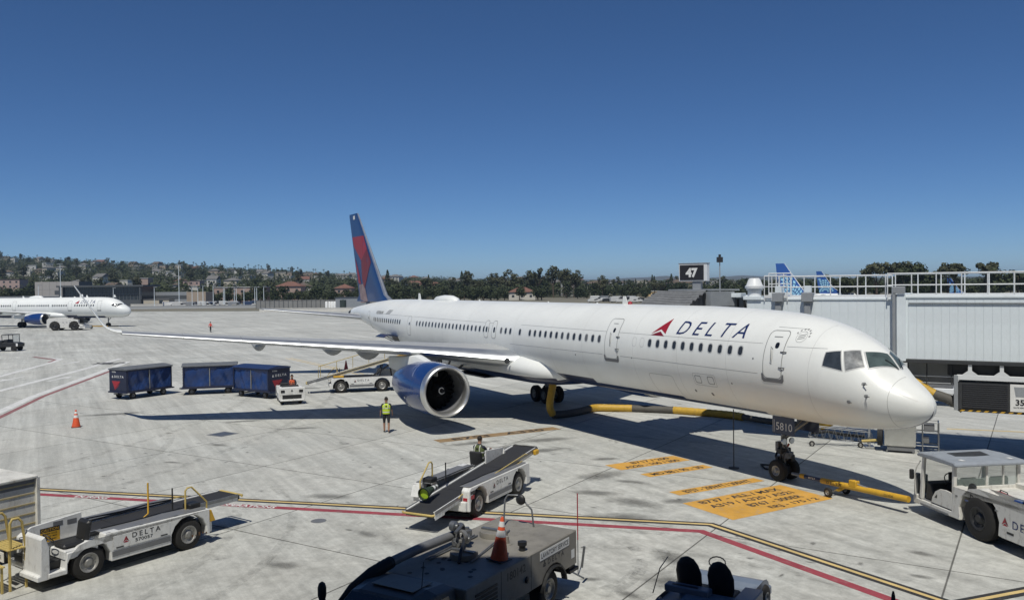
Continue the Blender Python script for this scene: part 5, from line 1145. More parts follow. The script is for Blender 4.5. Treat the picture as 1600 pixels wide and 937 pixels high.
for sg_ in (1,-1): MB().tube([(5.7,sg_*1.0,1.1),(5.8,sg_*1.22,1.2),(5.75,sg_*1.32,1.3)],.02,6).build('mirror_arm',BLACK,lv); MB().lathe([(1.24,.02),(1.27,.06),(1.36,.085),(1.5,.085),(1.58,.06),(1.61,.02)],axis='z',n=12).build('mirror',BLACK,lv,smooth=60,loc=(5.75,sg_*1.38,0))
# roof fittings
for x,y,r in ((2.95,-.05,.30),(1.35,-.35,.32)):
    MB().lathe([(1.5,r),(1.58,r),(1.62,r*.97),(1.62,.001)],c=(x,y,0),axis='z',n=28,cap=False).build('tank_lid',LT,lv,smooth=35); MB().box(x-.05,x+.05,y-r*.95,y+r*.95,1.622,1.66).build('lid_clamp',STEEL,lv)
MB().tube([(2.2,-.78,1.70),(2.9,-.79,1.71),(3.6,-.80,1.72),(4.4,-.8,1.70)],.10,12).build('boom_tube',GSEG,lv,smooth=50); MB().tube([(4.4,-.8,1.70),(4.9,-.88,1.6),(5.3,-1.0,1.4),(5.6,-1.08,1.1),(5.7,-1.1,.7)],[.12+.008*(k%2) for k in range(5)],14).build('lavatory_hose',DARK,lv,smooth=50)
P=[Vector((4.4,-.8,1.70)).lerp(Vector((5.6,-1.08,1.1)),k/24)+Vector((0,0,.12*math.sin(math.pi*k/24))) for k in range(25)]; MB().tube(P,[.12*(1+.06*(k%2)) for k in range(25)],12).build('ribbed_hose',BLACK,lv,smooth=50)
for k in range(5):
    a=k*1.3; MB().lathe([(-.06,.11),(.06,.11),(.08,.06),(.12,.05)],c=(2.35+.14*math.cos(a),-.55+.16*math.sin(a),1.62+.08*k),axis='xyz'[k%3],n=12).build('valve',STEEL,lv,smooth=40)
MB().tube([(2.1,-.6,1.5),(2.15,-.6,1.85),(2.35,-.5,1.98),(2.7,-.45,1.9)],.035,8).build('valve_pipe',STEEL,lv,smooth=50); MB().lathe([(-.05,.13),(.05,.13),(.05,.09),(-.05,.09)],c=(2.5,-.42,1.78),axis='x',n=18,cap=False).build('coupling',CHROME,lv,smooth=40)
MB().tube([(3.35,.1,1.52),(3.2,.05,1.72),(2.9,-.1,1.75),(2.6,-.3,1.74)],.035,8).build('drain_hose',BLACK,lv,smooth=50); MB().tube([(.9,-.2,1.53),(2.2,.1,1.55),(3.2,.3,1.53)],.018,6).build('roof_pipe',STEEL,lv); MB().tube([(1.6,-.62,1.53),(3.5,-.55,1.53)],.018,6).build('roof_pipe',STEEL,lv); MB().tube([(1.6,-.70,1.53),(3.5,-.63,1.53)],.018,6).build('roof_pipe',STEEL,lv)
MB().lathe([(1.5,.13),(1.52,.12),(1.53,.07),(1.68,.055),(1.69,.001)],c=(1.75,.25,0),axis='z',n=16,cap=False).build('breather',LT,lv,smooth=45); MB().lathe([(1.5,.07),(1.62,.07),(1.62,.1),(1.7,.1),(1.72,.001)],c=(1.95,.78,0),axis='z',n=14,cap=False).build('beacon',BLACK,lv,smooth=45)
MB().tube([(.6,-.55,1.5),(.45,-.60,2.1),(.40,-.55,2.2),(.30,-.3,2.2),(.3,.05,1.9),(.3,.1,1.5)],.022,8).build('roof_handrail',STEEL,lv,smooth=60); MB().lathe([(0,.13),(.03,.12),(.06,.06),(.06,.001)],c=(.35,-.22,2.12),axis='x',n=16).build('work_lamp',BLACK,lv,smooth=45)
for i in range(14):
    x=3.1+random.random()*1.2; y=random.uniform(-.5,.8); MB().lathe([(1.503,.05),(1.508,.05),(1.508,.001)],c=(x,y,0),axis='z',n=8,cap=False).build('oil_spot',BLACK,lv)
fp=empty('clearance_flag_pole',(-1.35,-12.1,0),0,'thin red and grey upright rod standing behind the lavatory truck','pole'); MB().tube([(0,0,.9),(0,0,2.05)],.014,6).build('red_rod',RED,fp); MB().tube([(0,0,.03),(0,0,.92)],.012,6).build('grey_rod',STEEL,fp); MB().tube([(-.25,0,.03),(.25,0,.03)],.015,6).build('foot',STEEL,fp)
# dark blue tractor in the building's shade
TB=mat('tractor_blue_grey',(.16,.20,.27),.45,var=.12,coat=.2)
bt=empty('parked_tractor',(2.65,-11.42,0),R(118.5),'blue-grey open tractor with two black bucket seats in the shade','tractor')
# facing away from the camera
MB().prism(arch_side(-1.5,1.7,.3,.9,[(-1.0,.34),(1.1,.34)],.42,[(1.7,.5),(.7,.52),(.65,.45),(-.3,.45),(-.35,.72),(-1.5,.72)]),-.80,.80).build('body',TB,bt,bev=.03)
part('rear_deck',TB,bt,(-1.45,-.45,-.70,.30,.72,.88),bev=.03); part('rear_box',TB,bt,(-.75,-.50,-.2,.75,.86,1.0),bev=.02); part('vent_slot',BLACK,bt,(-.70,-.62,.05,.6,1.001,1.006),bev=.002)
for y in (-.32,.36):
    part('seat',BLACK,bt,(-.3,.25,y-.26,y+.26,.62,.80),bev=.05); b=MB(); rings=[]
    for z,w,x,d in ((.78,.22,-.28,.07),(.95,.27,-.30,.08),(1.2,.28,-.36,.08),(1.38,.23,-.41,.07),(1.50,.14,-.43,.05),(1.54,.04,-.43,.02)):
        rings.append([(x+d*math.cos(a),y+w*math.copysign(abs(math.sin(a))**.8,math.sin(a)),z) for a in [2*math.pi*k/16 for k in range(16)]])
    b.loft(rings).build('seat_back',BLACK,bt,smooth=60)
MB().tube([(.45+.07*math.sin(2*math.pi*k/14),.02+.18*math.cos(2*math.pi*k/14),1.22+.1*math.sin(2*math.pi*k/14)) for k in range(15)],.015,6,cap=False).build('steering_wheel',BLACK,bt); MB().tube([(.7,.02,1.0),(.48,.02,1.2)],.02,6).build('steering_column',BLACK,bt); part('fender_box',TB,bt,(-.5,.3,-1.0,-.62,.6,.86),bev=.02); MB().tube([(-1.1,.85,.9),(-.6,.9,1.25),(-.1,.92,1.35)],.012,6).build('cable',BLACK,bt)
for x in (-1.0,1.1):
    for y in (-.75,.75): wheel(bt,(x,y,.34),.34,.22,STEEL)
# cones
def cone(loc,label,m,h=.9,r=.19,base=True,bands=True,name='traffic_cone',lay=None,m2=None):
    t=empty(name,loc,0,label,'traffic cone')
    if lay: t.rotation_euler=lay
    k=lambda z:r*(1-z/h*.84)
    MB().lathe([(.03,k(.03)),(h*.96,k(h*.96)),(h,k(h)*.6),(h,.001)],axis='z',n=20,cap=False).build('cone_body',m,t,smooth=50)
    if bands:
        for a,b_ in ((.55,.70),(.78,.90)): MB().lathe([(h*a,k(h*a)+.003),(h*b_,k(h*b_)+.003)],axis='z',n=20,cap=False).build('reflective_band',m2 or WHITEP,t,smooth=50)
    if base: MB().box(-r*1.05,r*1.05,-r*1.05,r*1.05,0,.03).build('cone_base',BLACK if base==2 else m,t,bev=.01)
    return t
CONE=mat('cone_orange',(.72,.10,.03),.55,var=.15,dirt=.3)
cone((-33.96,-22.04,0),'orange traffic cone with white bands standing alone on open concrete',CONE,.92,.22,base=2)
cone((-54.1,-.7,0),'faded red traffic cone standing beyond the far belt loader',mat('cone_faded',(.38,.06,.045),.6,dirt=.4),.95,.22,bands=False)
lvm=Matrix.Translation((-1.31,-13.31,0))@Matrix.Rotation(math.atan2(-.876,.483),4,'Z')
cone(lvm@Vector((2.72,.68,1.505)),'orange and white banded cone standing on the lavatory truck roof',CONE,.9,.19,base=2,lay=(R(-3),R(4),.4))
gc=mat('cone_dark_green',(.03,.05,.03),.6,var=.2); gl=mat('cone_lime_lining',(.42,.62,.03),.6)
b2m=Matrix.Translation((-9.0,-11.14,0))@Matrix.Rotation(math.atan2(.83,-.555),4,'Z')
p=b2m@Vector((-3.0,.02,.96)); cn=cone(p,'dark cone with lime-green inside lying on the conveyor belt',gc,.85,.18,base=False,lay=(0,R(83),math.atan2(.83,-.555)),m2=GSEW); MB().lathe([(.06,.155),(.061,.001)],axis='z',n=20,cap=False).build('lining',gl,cn); MB().lathe([(.0,.2),(.03,.2),(.03,.17),(.0,.17)],axis='z',n=20,cap=False).build('cone_rim',gc,cn)
cone((6.45,-10.72,0),'dark pointed stand-in for an unidentified object at the pavement edge near the red line',mat('tip_black',(.03,.025,.025),.6),1.8,.16,bands=False,base=2,name='unidentified_tip')  # cone shape added as a stand-in for an unidentified dark tip
# yellow step stand in front of the left belt loader
sp=empty('step_stand',(-7.81,-24.63,0),math.atan2(-.90,.433)+math.pi,'yellow three-step stand with looped handrails beside the belt loader','steps')
for i,(x,z) in enumerate(((-.75,.30),(-.25,.62),(.30,.98))):
    fr=MB()
    for yy in (-.42,.42):
        fr.box(x-.2,x-.15,yy-.025,yy+.025,0,z); fr.box(x+.17,x+.22,yy-.025,yy+.025,0,z)
    st=fr.build('step_frame',PALEYEL,sp,bev=.006)
    for k in range(6): part('tread_slat',PALEYEL,st,(x-.24+.085*k,x-.175+.085*k,-.48,.48,z,z+.035),bev=.006)
for y in (-.42,.42): MB().tube([(.15,y,.98),(.15,y,1.62),(.2,y,1.72),(.34,y,1.72),(.42,y,1.62),(.5,y,.98)],.032,10).build('handrail',PALEYEL,sp,smooth=60)
part('label_plate',WHITEP,sp,(.06,.08,-.25,.25,.68,.92),bev=.004); lettering('DEICE',GSEG,sp,(.055,0,.80),(0,-1,0),(0,0,1),width=.3,height=.1)
# white slatted cargo cart at the left edge
OLDW=mat('old_white_paint',(.74,.73,.68),.6,var=.25,scale=2,dirt=.7,dirtcol=(.22,.17,.10)); WOODY=mat('slat_yellowed',(.48,.40,.22),.6,var=.25,dirt=.4)
wc=empty('cargo_cart',(-10.16,-25.97,0),R(120.7),'large weathered white cargo cart with horizontal slats at the pavement edge','cart')
part('roof',OLDW,wc,(-2.0,2.0,-1.05,1.05,2.12,2.2),bev=.02); part('end_wall',OLDW,wc,(1.93,1.98,-1.0,1.0,.5,2.12),bev=.01); part('deck',GSEG,wc,(-2.0,2.0,-1.02,1.02,.38,.52),bev=.02); part('side_wall',OLDW,wc,(-1.95,1.93,-.98,-.94,.5,2.12),bev=.01); part('side_wall',OLDW,wc,(-1.95,1.93,.94,.98,.5,2.12),bev=.01)
for i in range(6):
    z=.62+.27*i; part('slat',WOODY,wc,(1.985,2.02,-1.0,1.0,z,z+.05),bev=.006); part('slat',WOODY,wc,(-1.95,1.95,-.993,-.98,z,z+.05),bev=.006)
part('header',GSEG,wc,(1.985,2.0,-1.0,1.0,1.9,2.1),(-1.95,1.95,-.99,-.981,1.9,2.1),bev=.004)
for y in (-1.0,1.0): part('corner_post',OLDW,wc,(1.95,2.05,y-.05,y+.05,.4,2.15),bev=.01)
for x in (-1.3,1.3):
    for y in (-.85,.85): wheel(wc,(x,y,.24),.24,.14,GSEG)
lettering('57',LOGODK,wc,(2.0,-.8,.45),(0,1,0),(0,0,1),height=.2); part('roof_lamp',RED,wc,(1.2,1.28,.5,.58,2.2,2.32),bev=.02); part('roof_latch',GSEG,wc,(.6,.95,.5,.6,2.2,2.28),bev=.02)
# black utility cart and far tug beside the second airliner
uc=empty('utility_cart',(-102.8,-27.0,0),R(62),'black open-bed utility cart with glazed cab on the far apron','utility cart')
MB().prism([(-1.5,.5),(1.5,.5),(1.55,.9),(1.1,1.05),(-.35,1.05),(-1.5,1.0)],-.75,.75).build('body',BLACK,uc,bev=.04); part('cargo_bed',BLACK,uc,(-1.75,-.35,-.8,.8,.95,1.25),bev=.02); part('cab_roof',BLACK,uc,(-.4,1.0,-.75,.75,1.95,2.02),bev=.02)
for x,y in ((-.35,-.7),(-.35,.7),(.95,-.7),(.95,.7)): MB().tube([(x,y,1.0),(x-.05,y,1.96)],.04,6).build('roll_bar',BLACK,uc)
part('seat',BLACK,uc,(-.3,.2,-.6,.6,.9,1.4),bev=.05); MB().add([(.98,-.7,1.1),(.98,.7,1.1),(.92,.7,1.9),(.92,-.7,1.9)],[(0,1,2,3)]).build('windscreen',GLS,uc); part('number_plate',WHITEP,uc,(1.3,1.52,-.78,-.76,.6,.95),bev=.01)
for x in (-1.05,1.0):
    for y in (-.65,.65): wheel(uc,(x,y,.34),.34,.24,BLACK)
ft=empty('far_pushback_tractor',(-158.6,-19.0,0),R(66),'low white pushback tractor hitched below the second airliner nose','tractor')
MB().prism(arch_side(-3.3,3.0,.45,1.8,[(-1.9,.75),(1.5,.75)],.95,[(3.0,1.0),(2.3,1.1),(2.2,1.95),(1.2,2.05),(-.2,2.35),(-3.0,2.2),(-3.3,1.9)]),-1.5,1.5).build('body',TW,ft,bev=.05)
part('cab_panel',BLACK,ft,(1.25,2.1,-1.2,1.2,1.2,2.3),bev=.03); part('front_step',TW,ft,(2.3,3.4,-1.5,1.5,.35,.7),bev=.03); part('roof_hatch',BLACK,ft,(-.1,.9,-.9,-.2,2.3,2.4),bev=.02)
for x in (-1.9,1.5):
    for y in (-1.3,1.3): wheel(ft,(x,y,.78),.78,.45,BLACK)
for i in range(4): part('seat_rail',BLACK,ft,(2.2+.22*i,2.3+.22*i,-.9,.9,1.3,2.25-.15*i),bev=.02)
for x in (-.4,.2,.8): part('vent',GSEG,ft,(x-.15,x+.15,-1.52,-1.505,1.4,1.5),bev=.004)
tb2=empty('far_tow_bar',(-161.5,-14.8,0),R(47),'thin yellow towbar on the apron by the second airliner nose gear','tow bar'); MB().tube([(-4.5,0,.5),(3.2,0,.45)],.07,8).build('tube',YEL,tb2); wheel(tb2,(-.3,-.3,.3),.3,.2); MB().tube([(3.2,0,.45),(5.2,.3,.5)],.1,8).build('head',BLACK,tb2)
# small white cart behind the bridge
sc=empty('ground_power_cart',(-14.3,22.0,0),R(30),'small white ground power cart with grey box behind the nose','cart')
part('deck',RAILW,sc,(-1.6,1.4,-.8,.8,.75,1.05),bev=.03); part('generator_box',GSEG,sc,(-1.2,.6,-.7,.7,1.05,2.0),bev=.04); part('control_panel',BLACK,sc,(.2,.5,-.72,-.7,.82,1.0),bev=.01); MB().tube([(-1.6,-.7,1.0),(-1.6,-.7,2.6),(-.2,-.7,2.6)],.04,6).build('frame',STEEL,sc)
for x in (-.9,.9):
    for y in (-.7,.7): wheel(sc,(x,y,.4),.4,.22,BLACK)
# hoses, cables and fittings that clutter the working vehicles
for ld in (b1,b2):
    MB().tube([(-1.9,-.62,1.06),(-1.2,-.66,1.08),(-.4,-.60,1.07),(.5,-.67,1.08),(1.2,-.62,1.06)],.018,6).build('hydraulic_hose',BLACK,ld,smooth=60)
    MB().tube([(-1.7,.50,1.05),(-.9,.46,1.06),(0,.50,1.05),(.8,.47,1.05)],.015,6).build('hydraulic_hose',BLACK,ld,smooth=60)
    for x in (-1.0,.0,.9): part('hinge',STEEL,ld,(x-.06,x+.06,.975,.995,1.03,1.045),bev=.003)
    part('tail_lamp',RED,ld,(-2.06,-2.04,.80,.95,.62,.72),bev=.004); part('tail_lamp',RED,ld,(-2.06,-2.04,-.95,-.80,.62,.72),bev=.004)
    for k in range(5): part('rust_patch',mat('rust_chip',(.14,.07,.035),.85,var=.4,scale=9),ld,(-1.95+.11*k,-1.90+.11*k,1.0195,1.0225,.33+.02*(k%2),.37+.03*(k%3)),bev=0)
MB().tube([(-3.3,-.4,1.17),(-3.6,-.9,1.16),(-4.1,-1.2,1.17),(-4.4,-.7,1.17)],.02,6).build('loose_cable',BLACK,tug,smooth=60)
for x in (-1.95,-3.55,-6.0): part('tie_down',STEEL,tug,(x-.05,x+.05,-.02,.008,1.0,1.05),bev=.005)
# ---------------------------------------------------------------- people
SKIN=mat('skin',(.36,.20,.13),.55,var=.1); HAIR=mat('dark_hair',(.02,.016,.013),.7); SHOE=mat('dark_shoe',(.02,.02,.02),.6); DENIM=mat('navy_clothing',(.02,.024,.038),.8); SHORTS=mat('black_shorts',(.02,.021,.024),.85)
LIME=mat('vest_lime',(.55,.72,.04),.6,var=.1,scale=8); VORG=mat('vest_orange',(.85,.16,.06),.6,var=.1,scale=8); REFL=mat('reflective_tape',(.62,.63,.60),.4); RSHIRT=mat('red_shirt',(.72,.10,.07),.7)
def person(loc,rz,label,J,shirt,trousers,sleeve=True,short=True,vest=None,hat=None,lower=None):
    t=empty('person',loc,rz,label,'person')
    V=[];E=[];Rr=[];S=[]
    def v(p,r): V.append(p); Rr.append(r if isinstance(r,tuple) else (r,r)); return len(V)-1
    def e(a,b_,m): E.append((a,b_)); S.append((a,b_,m))
    P=J
    pel=v(P['pelvis'],(.135,.105)); sp=v(P['spine'],(.135,.10)); ch=v(P['chest'],(.165,.115)); nk=v(P['neck'],.058); jw=v(P['jaw'],(.07,.082)); hd=v(P['head'],(.078,.098)); tp=v(P['top'],(.055,.065))
    e(pel,sp,1); e(sp,ch,1); e(ch,nk,1); e(nk,jw,0); e(jw,hd,0); e(hd,tp,0)
    hands=[]
    for s in 'lr':
        hp=v(P['hip'+s],.098); kn=v(P['knee'+s],.062); mc=v([(a*.55+b_*.45) for a,b_ in zip(P['knee'+s],P['ank'+s])],.058); an=v(P['ank'+s],.042); to=v(P['toe'+s],.038)
        mid=v([(a*.45+b_*.55) for a,b_ in zip(P['hip'+s],P['knee'+s])],.085)
        e(pel,hp,2); e(hp,mid,2); e(mid,kn,2); e(kn,mc,0 if short else 2); e(mc,an,0 if short else 2); e(an,to,3)
        sh=v(P['sho'+s],.062); el=v(P['elb'+s],.043); wr=v(P['wri'+s],.029); e(ch,sh,1); e(sh,el,1); e(el,wr,0 if not sleeve else 1)
        d=(Vector(P['wri'+s])-Vector(P['elb'+s])).normalized(); pm=v(tuple(Vector(P['wri'+s])+d*.075),(.038,.020)); e(wr,pm,0); hands.append((Vector(P['wri'+s]),d,1 if s=='l' else -1))
    me=bpy.data.meshes.new('sk'); me.from_pydata(V,E,[]); o=bpy.data.objects.new('sk',me); COL.objects.link(o)
    o.modifiers.new('s','SKIN').use_smooth_shade=True; o.modifiers.new('u','SUBSURF').levels=2
    sk=me.skin_vertices[0].data
    for i,r in enumerate(Rr): sk[i].radius=r
    sk[0].use_root=True
    dg=bpy.context.evaluated_depsgraph_get(); bm=bmesh.new(); m2=bpy.data.meshes.new_from_object(o.evaluated_get(dg)); bm.from_mesh(m2)
    bpy.data.objects.remove(o); bpy.data.meshes.remove(m2)
    VV=[Vector(q) for q in V]
    for f in bm.faces:
        c=f.calc_center_median(); best=(9,0)
        for a,b_,m in S:
            A,B=VV[a],VV[b_]; ab=B-A; u=max(0,min(1,(c-A).dot(ab)/max(1e-9,ab.length_squared))); d=(c-(A+ab*u)).length-.5*(Rr[a][0]+(Rr[b_][0]-Rr[a][0])*u)
            if d<best[0]: best=(d,m)
        f.material_index=best[1]; f.smooth=True
    # fingers: four and a thumb from the side of each palm
    for w,d,sg in hands:
        side=d.cross(Vector((1,0,0))); side=side.normalized() if side.length>.1 else Vector((0,1,0)); fw=side.cross(d).normalized()
        for k in range(5):
            if k<4: p0=w+d*.085+fw*(.028-.019*k); ln=(.072,.08,.075,.058)[k]; p1=p0+d*ln*.55; p2=p1+d*ln*.4-side*sg*.02
            else: p0=w+d*.035+fw*.028; p1=p0+d*.03+fw*.03; p2=p1+d*.035+fw*.008
            q=MB().tube([p0-d*.02,p0,p1,p2],[.010,.0095,.0085,.006],5); base=[bm.verts.new(x) for x in q.v]
            for f in q.f:
                fc=bm.faces.new([base[i] for i in f]); fc.material_index=0; fc.smooth=True
    bm2=bpy.data.meshes.new('body'); bm.to_mesh(bm2); bm.free()
    for m in (SKIN,shirt,trousers,SHOE): bm2.materials.append(m)
    body=link('body',bm2,t)
    # head: hair, ears, nose, eyes
    hv=Vector(P['head']); up=(Vector(P['top'])-Vector(P['jaw'])).normalized(); fd=Vector(P.get('face',(1,0,0))).normalized(); lf=up.cross(fd)
    b=MB(); rings=[]
    for i in range(8):
        a=R(-12+ (102)*i/7); rr=math.cos(a); z=math.sin(a)
        rings.append([hv+up*(.015+.115*z)+fd*((.108*rr*math.cos(k*.3927)) if math.cos(k*.3927)<.55 or i>2 else .06*rr)+lf*(.088*rr*math.sin(k*.3927)) for k in range(16)])
    b.loft(rings).build('hair' if not hat else 'cap',hat or HAIR,t,smooth=60)
    f=MB(); f.tube([hv+fd*.085+up*.0,hv+fd*.112-up*.03,hv+fd*.09-up*.042],[.010,.015,.012],6)
    for s in (-1,1): f.tube([hv+lf*s*.082+up*.012,hv+lf*s*.098-up*.005,hv+lf*s*.084-up*.035],[.008,.014,.008],6)
    f.build('nose_and_ears',SKIN,t,smooth=60)
    for s in (-1,1): MB().lathe([(0,.011),(.004,.008),(.005,.001)],c=(0,0,0),axis='x',n=8).build('eye',HAIR,t,loc=hv+fd*.088+lf*s*.033+up*.008)
    MB().tube([hv+fd*.080+lf*.025-up*.068,hv+fd*.09-up*.07,hv+fd*.080-lf*.025-up*.068],.006,5).build('mouth',RED,t)
    if vest:
        c0=Vector(P['pelvis'])*.35+Vector(P['spine'])*.65-Vector((0,0,.10)); c1=Vector(P['chest']); c2=Vector(P['chest'])*.35+Vector(P['neck'])*.65
        ax=(c2-c0).normalized(); lt=Vector((0,1,0)); fx=lt.cross(ax).normalized(); b=MB(); rings=[]
        for u,wd,dp in ((-.02,.19,.145),(.25,.19,.145),(.55,.205,.15),(.8,.215,.145),(.95,.17,.12),(1.05,.11,.10)):
            c=c0.lerp(c2,u); rings.append([c+lt*wd*math.copysign(abs(math.sin(k*.3142))**.8,math.sin(k*.3142))+fx*dp*math.cos(k*.3142) for k in range(20)])
        vo=b.loft(rings,cap=False).build('vest',vest,t,smooth=60)
        for u0,u1,wd,dp in ((.12,.22,.195,.15),(.52,.60,.209,.155)):
            b=MB(); rings=[]
            for u in (u0,u1):
                c=c0.lerp(c2,u); rings.append([c+lt*wd*math.copysign(abs(math.sin(k*.3142))**.8,math.sin(k*.3142))+fx*dp*math.cos(k*.3142) for k in range(20)])
            b.loft(rings,cap=False).build('reflective_stripe',REFL if vest!=LIME else REFL,vo,smooth=60)
        for s in (-1,1):
            b=MB(); b.tube([c0.lerp(c2,.6)+lt*s*.10-fx*.158,c0.lerp(c2,.9)+lt*s*.10-fx*.145,c0.lerp(c2,1.05)+lt*s*.09-fx*.08],.016,6); b.build('reflective_stripe',REFL,vo)
        MB().lathe([(0,.045),(.004,.045),(.004,.001)],axis='x',n=14).build('back_print',HAIR,vo,loc=c0.lerp(c2,.78)-fx*.152)
    return t
def stand(step=.12,arms=.1,lean=0):
    P=dict(pelvis=(0,0,.96),spine=(.01,0,1.12),chest=(.0+lean,0,1.33),neck=(.0+lean,0,1.50),jaw=(.015+lean,0,1.585),head=(.01+lean,0,1.665),top=(0+lean,0,1.73))
    for s,y,sg in (('l',1,1),('r',-1,-1)):
        P['hip'+s]=(0,y*.10,.90); P['knee'+s]=(.02+sg*step*.6,y*.11,.50); P['ank'+s]=(sg*step-.02 if sg>0 else sg*step*1.2,y*.11,.085 if sg>0 else .10); P['toe'+s]=(P['ank'+s][0]+.15,y*.13,.035)
        P['sho'+s]=(lean,y*.20,1.42); P['elb'+s]=(-.04-sg*arms*.5,y*.27,1.15); P['wri'+s]=(.04-sg*arms,y*.29,.93)
    return P
def seated(reach=.42,zs=0.0):
    P=dict(pelvis=(0,0,.12),spine=(-.02,0,.30),chest=(.02,0,.52),neck=(.05,0,.69),jaw=(.085,0,.77),head=(.085,0,.85),top=(.075,0,.92))
    for s,y in (('l',1),('r',-1)):
        P['hip'+s]=(.06,y*.10,.10); P['knee'+s]=(.45,y*.14,.14); P['ank'+s]=(.52,y*.13,-.28); P['toe'+s]=(.66,y*.14,-.33); P['sho'+s]=(.03,y*.20,.60); P['elb'+s]=(.20,y*.25,.38); P['wri'+s]=(reach,y*.12,.42)
    return P
person((-23.3,-8.75,0),R(158),'worker in lime reflective vest and black shorts walking toward the engine',stand(.13,.06),DENIM,SHORTS,sleeve=False,vest=LIME)
person((-131.5,1.25,0),R(120),'ramp worker in bright red top standing far out on open concrete',stand(.02,.16),RSHIRT,SHORTS,sleeve=True,short=False)
lm=Matrix.Translation((-37.4,-9.9,0))@Matrix.Rotation(R(-8),4,'Z'); person(lm@Vector((-.30,.2,.74)),R(-8),'driver in orange vest seated on the small baggage tractor',seated(.40),DENIM,DENIM,short=False,vest=VORG)
person(b2m@Vector((1.50,.62,.96)),math.atan2(.83,-.555),'driver in dark jacket and lime-trimmed vest seated on the belt loader',seated(.62),DENIM,DENIM,short=False,vest=mat('vest_dark_trim',(.10,.13,.04),.7))
# ---------------------------------------------------------------- second airliner, nearer the far side of the field
FA=Fus(
 top=[(0,3.05),(.05,3.25),(.25,3.6),(.7,4.0),(1.3,4.32),(1.8,4.62),(2.5,5.12),(3.2,5.45),(4.2,5.72),(5.5,5.86),(7,5.9),(32,5.9),(38,5.8),(44.4,5.4)],
 bot=[(0,2.95),(.05,2.72),(.25,2.42),(.7,2.15),(1.3,1.98),(2.4,1.83),(4,1.77),(6,1.75),(30,1.75),(36,2.4),(44.4,4.6)],
 hw=[(0,0),(.05,.24),(.25,.58),(.7,.98),(1.3,1.32),(2.4,1.68),(4,1.9),(6,1.97),(32,1.97),(38,1.5),(44.4,.3)],
 zc=[(0,3.0),(2,3.45),(5,3.82),(32,3.85),(44.4,5.0)],tp=[(0,1),(60,1)])
p2=empty('distant_airliner',(-166.3,-8.0,0),R(47.6),'smaller white airliner with blue engine and upturned wingtips at far left','airliner')
fus_mesh(FA,[0,.02,.05,.1,.18,.3,.45,.65,.9,1.2,1.5,1.9,2.3,2.8,3.4,4.2,5,6]+[7+1.4*i for i in range(19)]+[34,36,38,40,42,44.4],48,p2,lambda s:(44 if 11<s<40 else 52 if s>5 else 95),[WHITE,BELLY])
W2=wrapper(FA)
for g,(a,b_) in enumerate(((6.9,11.6),(13.2,16.8),(17.4,20.2),(20.8,24.6),(26.5,33.5))):
    s=a
    while s<b_:
        c=shift(rrect(.27,.38,.1,2),s,4.28); wrap('window',GLASSDK,p2,W2,c,[tuple(range(len(c)))],.01,dz=.2); s+=.533
for s in (5.6,12.4,25.6): 
    z0,z1=3.35,5.2; o,i_=shift(rrect(.85,z1-z0,.15),s,(z0+z1)/2),shift(rrect(.77,z1-z0-.08,.12),s,(z0+z1)/2); v,f=ring2d(o,i_); d=wrap('door',GREYLINE,p2,W2,v,f,.01); wrap('scuff_plate',GSEG,d,W2,[(s-.45,z0-.16),(s+.45,z0-.16),(s+.45,z0-.02),(s-.45,z0-.02)],[(0,1,2,3)],.012)
for side in (0,1):
    for c in ([(3.0,.38),(2.75,.66),(2.5,.72),(2.55,.33)],[(2.42,.36),(2.38,.74),(2.12,.85),(2.05,.38)],[(1.95,.42),(2.05,.9),(1.75,1.40),(1.45,1.40)]):
        g_,f_=pane_grid(FA,[(s,(math.pi-t_) if side else t_) for s,t_ in c],.015,4); MB().add(g_,f_).build('cockpit_window',GLASSDK,p2,smooth=60)
vs,fs=text_bm('DELTA',3.3,.62,shear=.25,bold=0,spacing=1.4); wrap('lettering',TITLE,p2,W2,[(8.35-a,4.98+b_) for a,b_ in vs],[f[::-1] for f in fs],.012,dz=.12)
wrap('emblem',RED,p2,W2,[(11.3,4.65),(10.4,5.3),(10.45,4.65)],[(0,1,2)],.012)
for sg in (-1,1):
    w=wing_surface('wing',[((-16.3,sg*1.6,2.5),7.2,.13),((-19.2,sg*6.3,3.05),4.2,.12),((-24.4,sg*16.6,4.05),1.7,.1)],GREYMET,p2,WHITE,.12)
    rings=[]
    for u,yy,zz in ((0,16.6,4.05),(.3,17.1,4.3),(.6,17.4,5.0),(1,17.8,6.4)):
        rings.append([(-24.4-1.5*u+p_[0]*(1-.55*u),sg*(yy),zz+p_[2]) if u==0 else (-24.4-1.5*u+p_[0]*(1-.55*u),sg*(yy-p_[2]),zz) for p_ in foil((0,0,0),1.7,.09)])
    MB().loft(rings).build('winglet',WHITE,w,smooth=50)
    engine(p2,(-14.6,sg*5.75,1.75),4.4,1.12,BLUE,(-18.3,sg*5.75,2.9),sw=False)
    for y in (8.5,11.5,14.2):
        u=(y-6.3)/10.3; MB().lathe([(0,.05),(-.6,.26),(-1.6,.3),(-2.6,.05)],c=(-19.2-5.2*u-1.6,sg*y,2.75+1.0*u),n=10).build('flap_track_fairing',FAIRGREY,w,smooth=60)
rings=[]
for s,hw,zt,zb in ((13.2,.4,2.6,1.9),(14.2,1.7,2.9,1.6),(16,2.25,3.1,1.5),(24,2.25,3.1,1.5),(27,1.2,2.6,1.7)):
    rings.append([(-s,hw*math.copysign(abs(math.cos(a))**.75,math.cos(a)),(zt+zb)/2+(zt-zb)/2*math.sin(a)) for a in [2*math.pi*k/20 for k in range(20)]])
MB().loft(rings).build('wing_root_fairing',WHITE,p2,smooth=60)
for s,h in ((9.6,.45),(3.2,.5),(15.8,.35),(24.8,.4),(12.5,.2)): MB().prism([(-s,5.85),(-s-.5,5.85),(-s-.45,5.85+h),(-s-.25,5.85+h)],-.03,.03).build('blade_antenna',WHITE,p2)
rings=[]
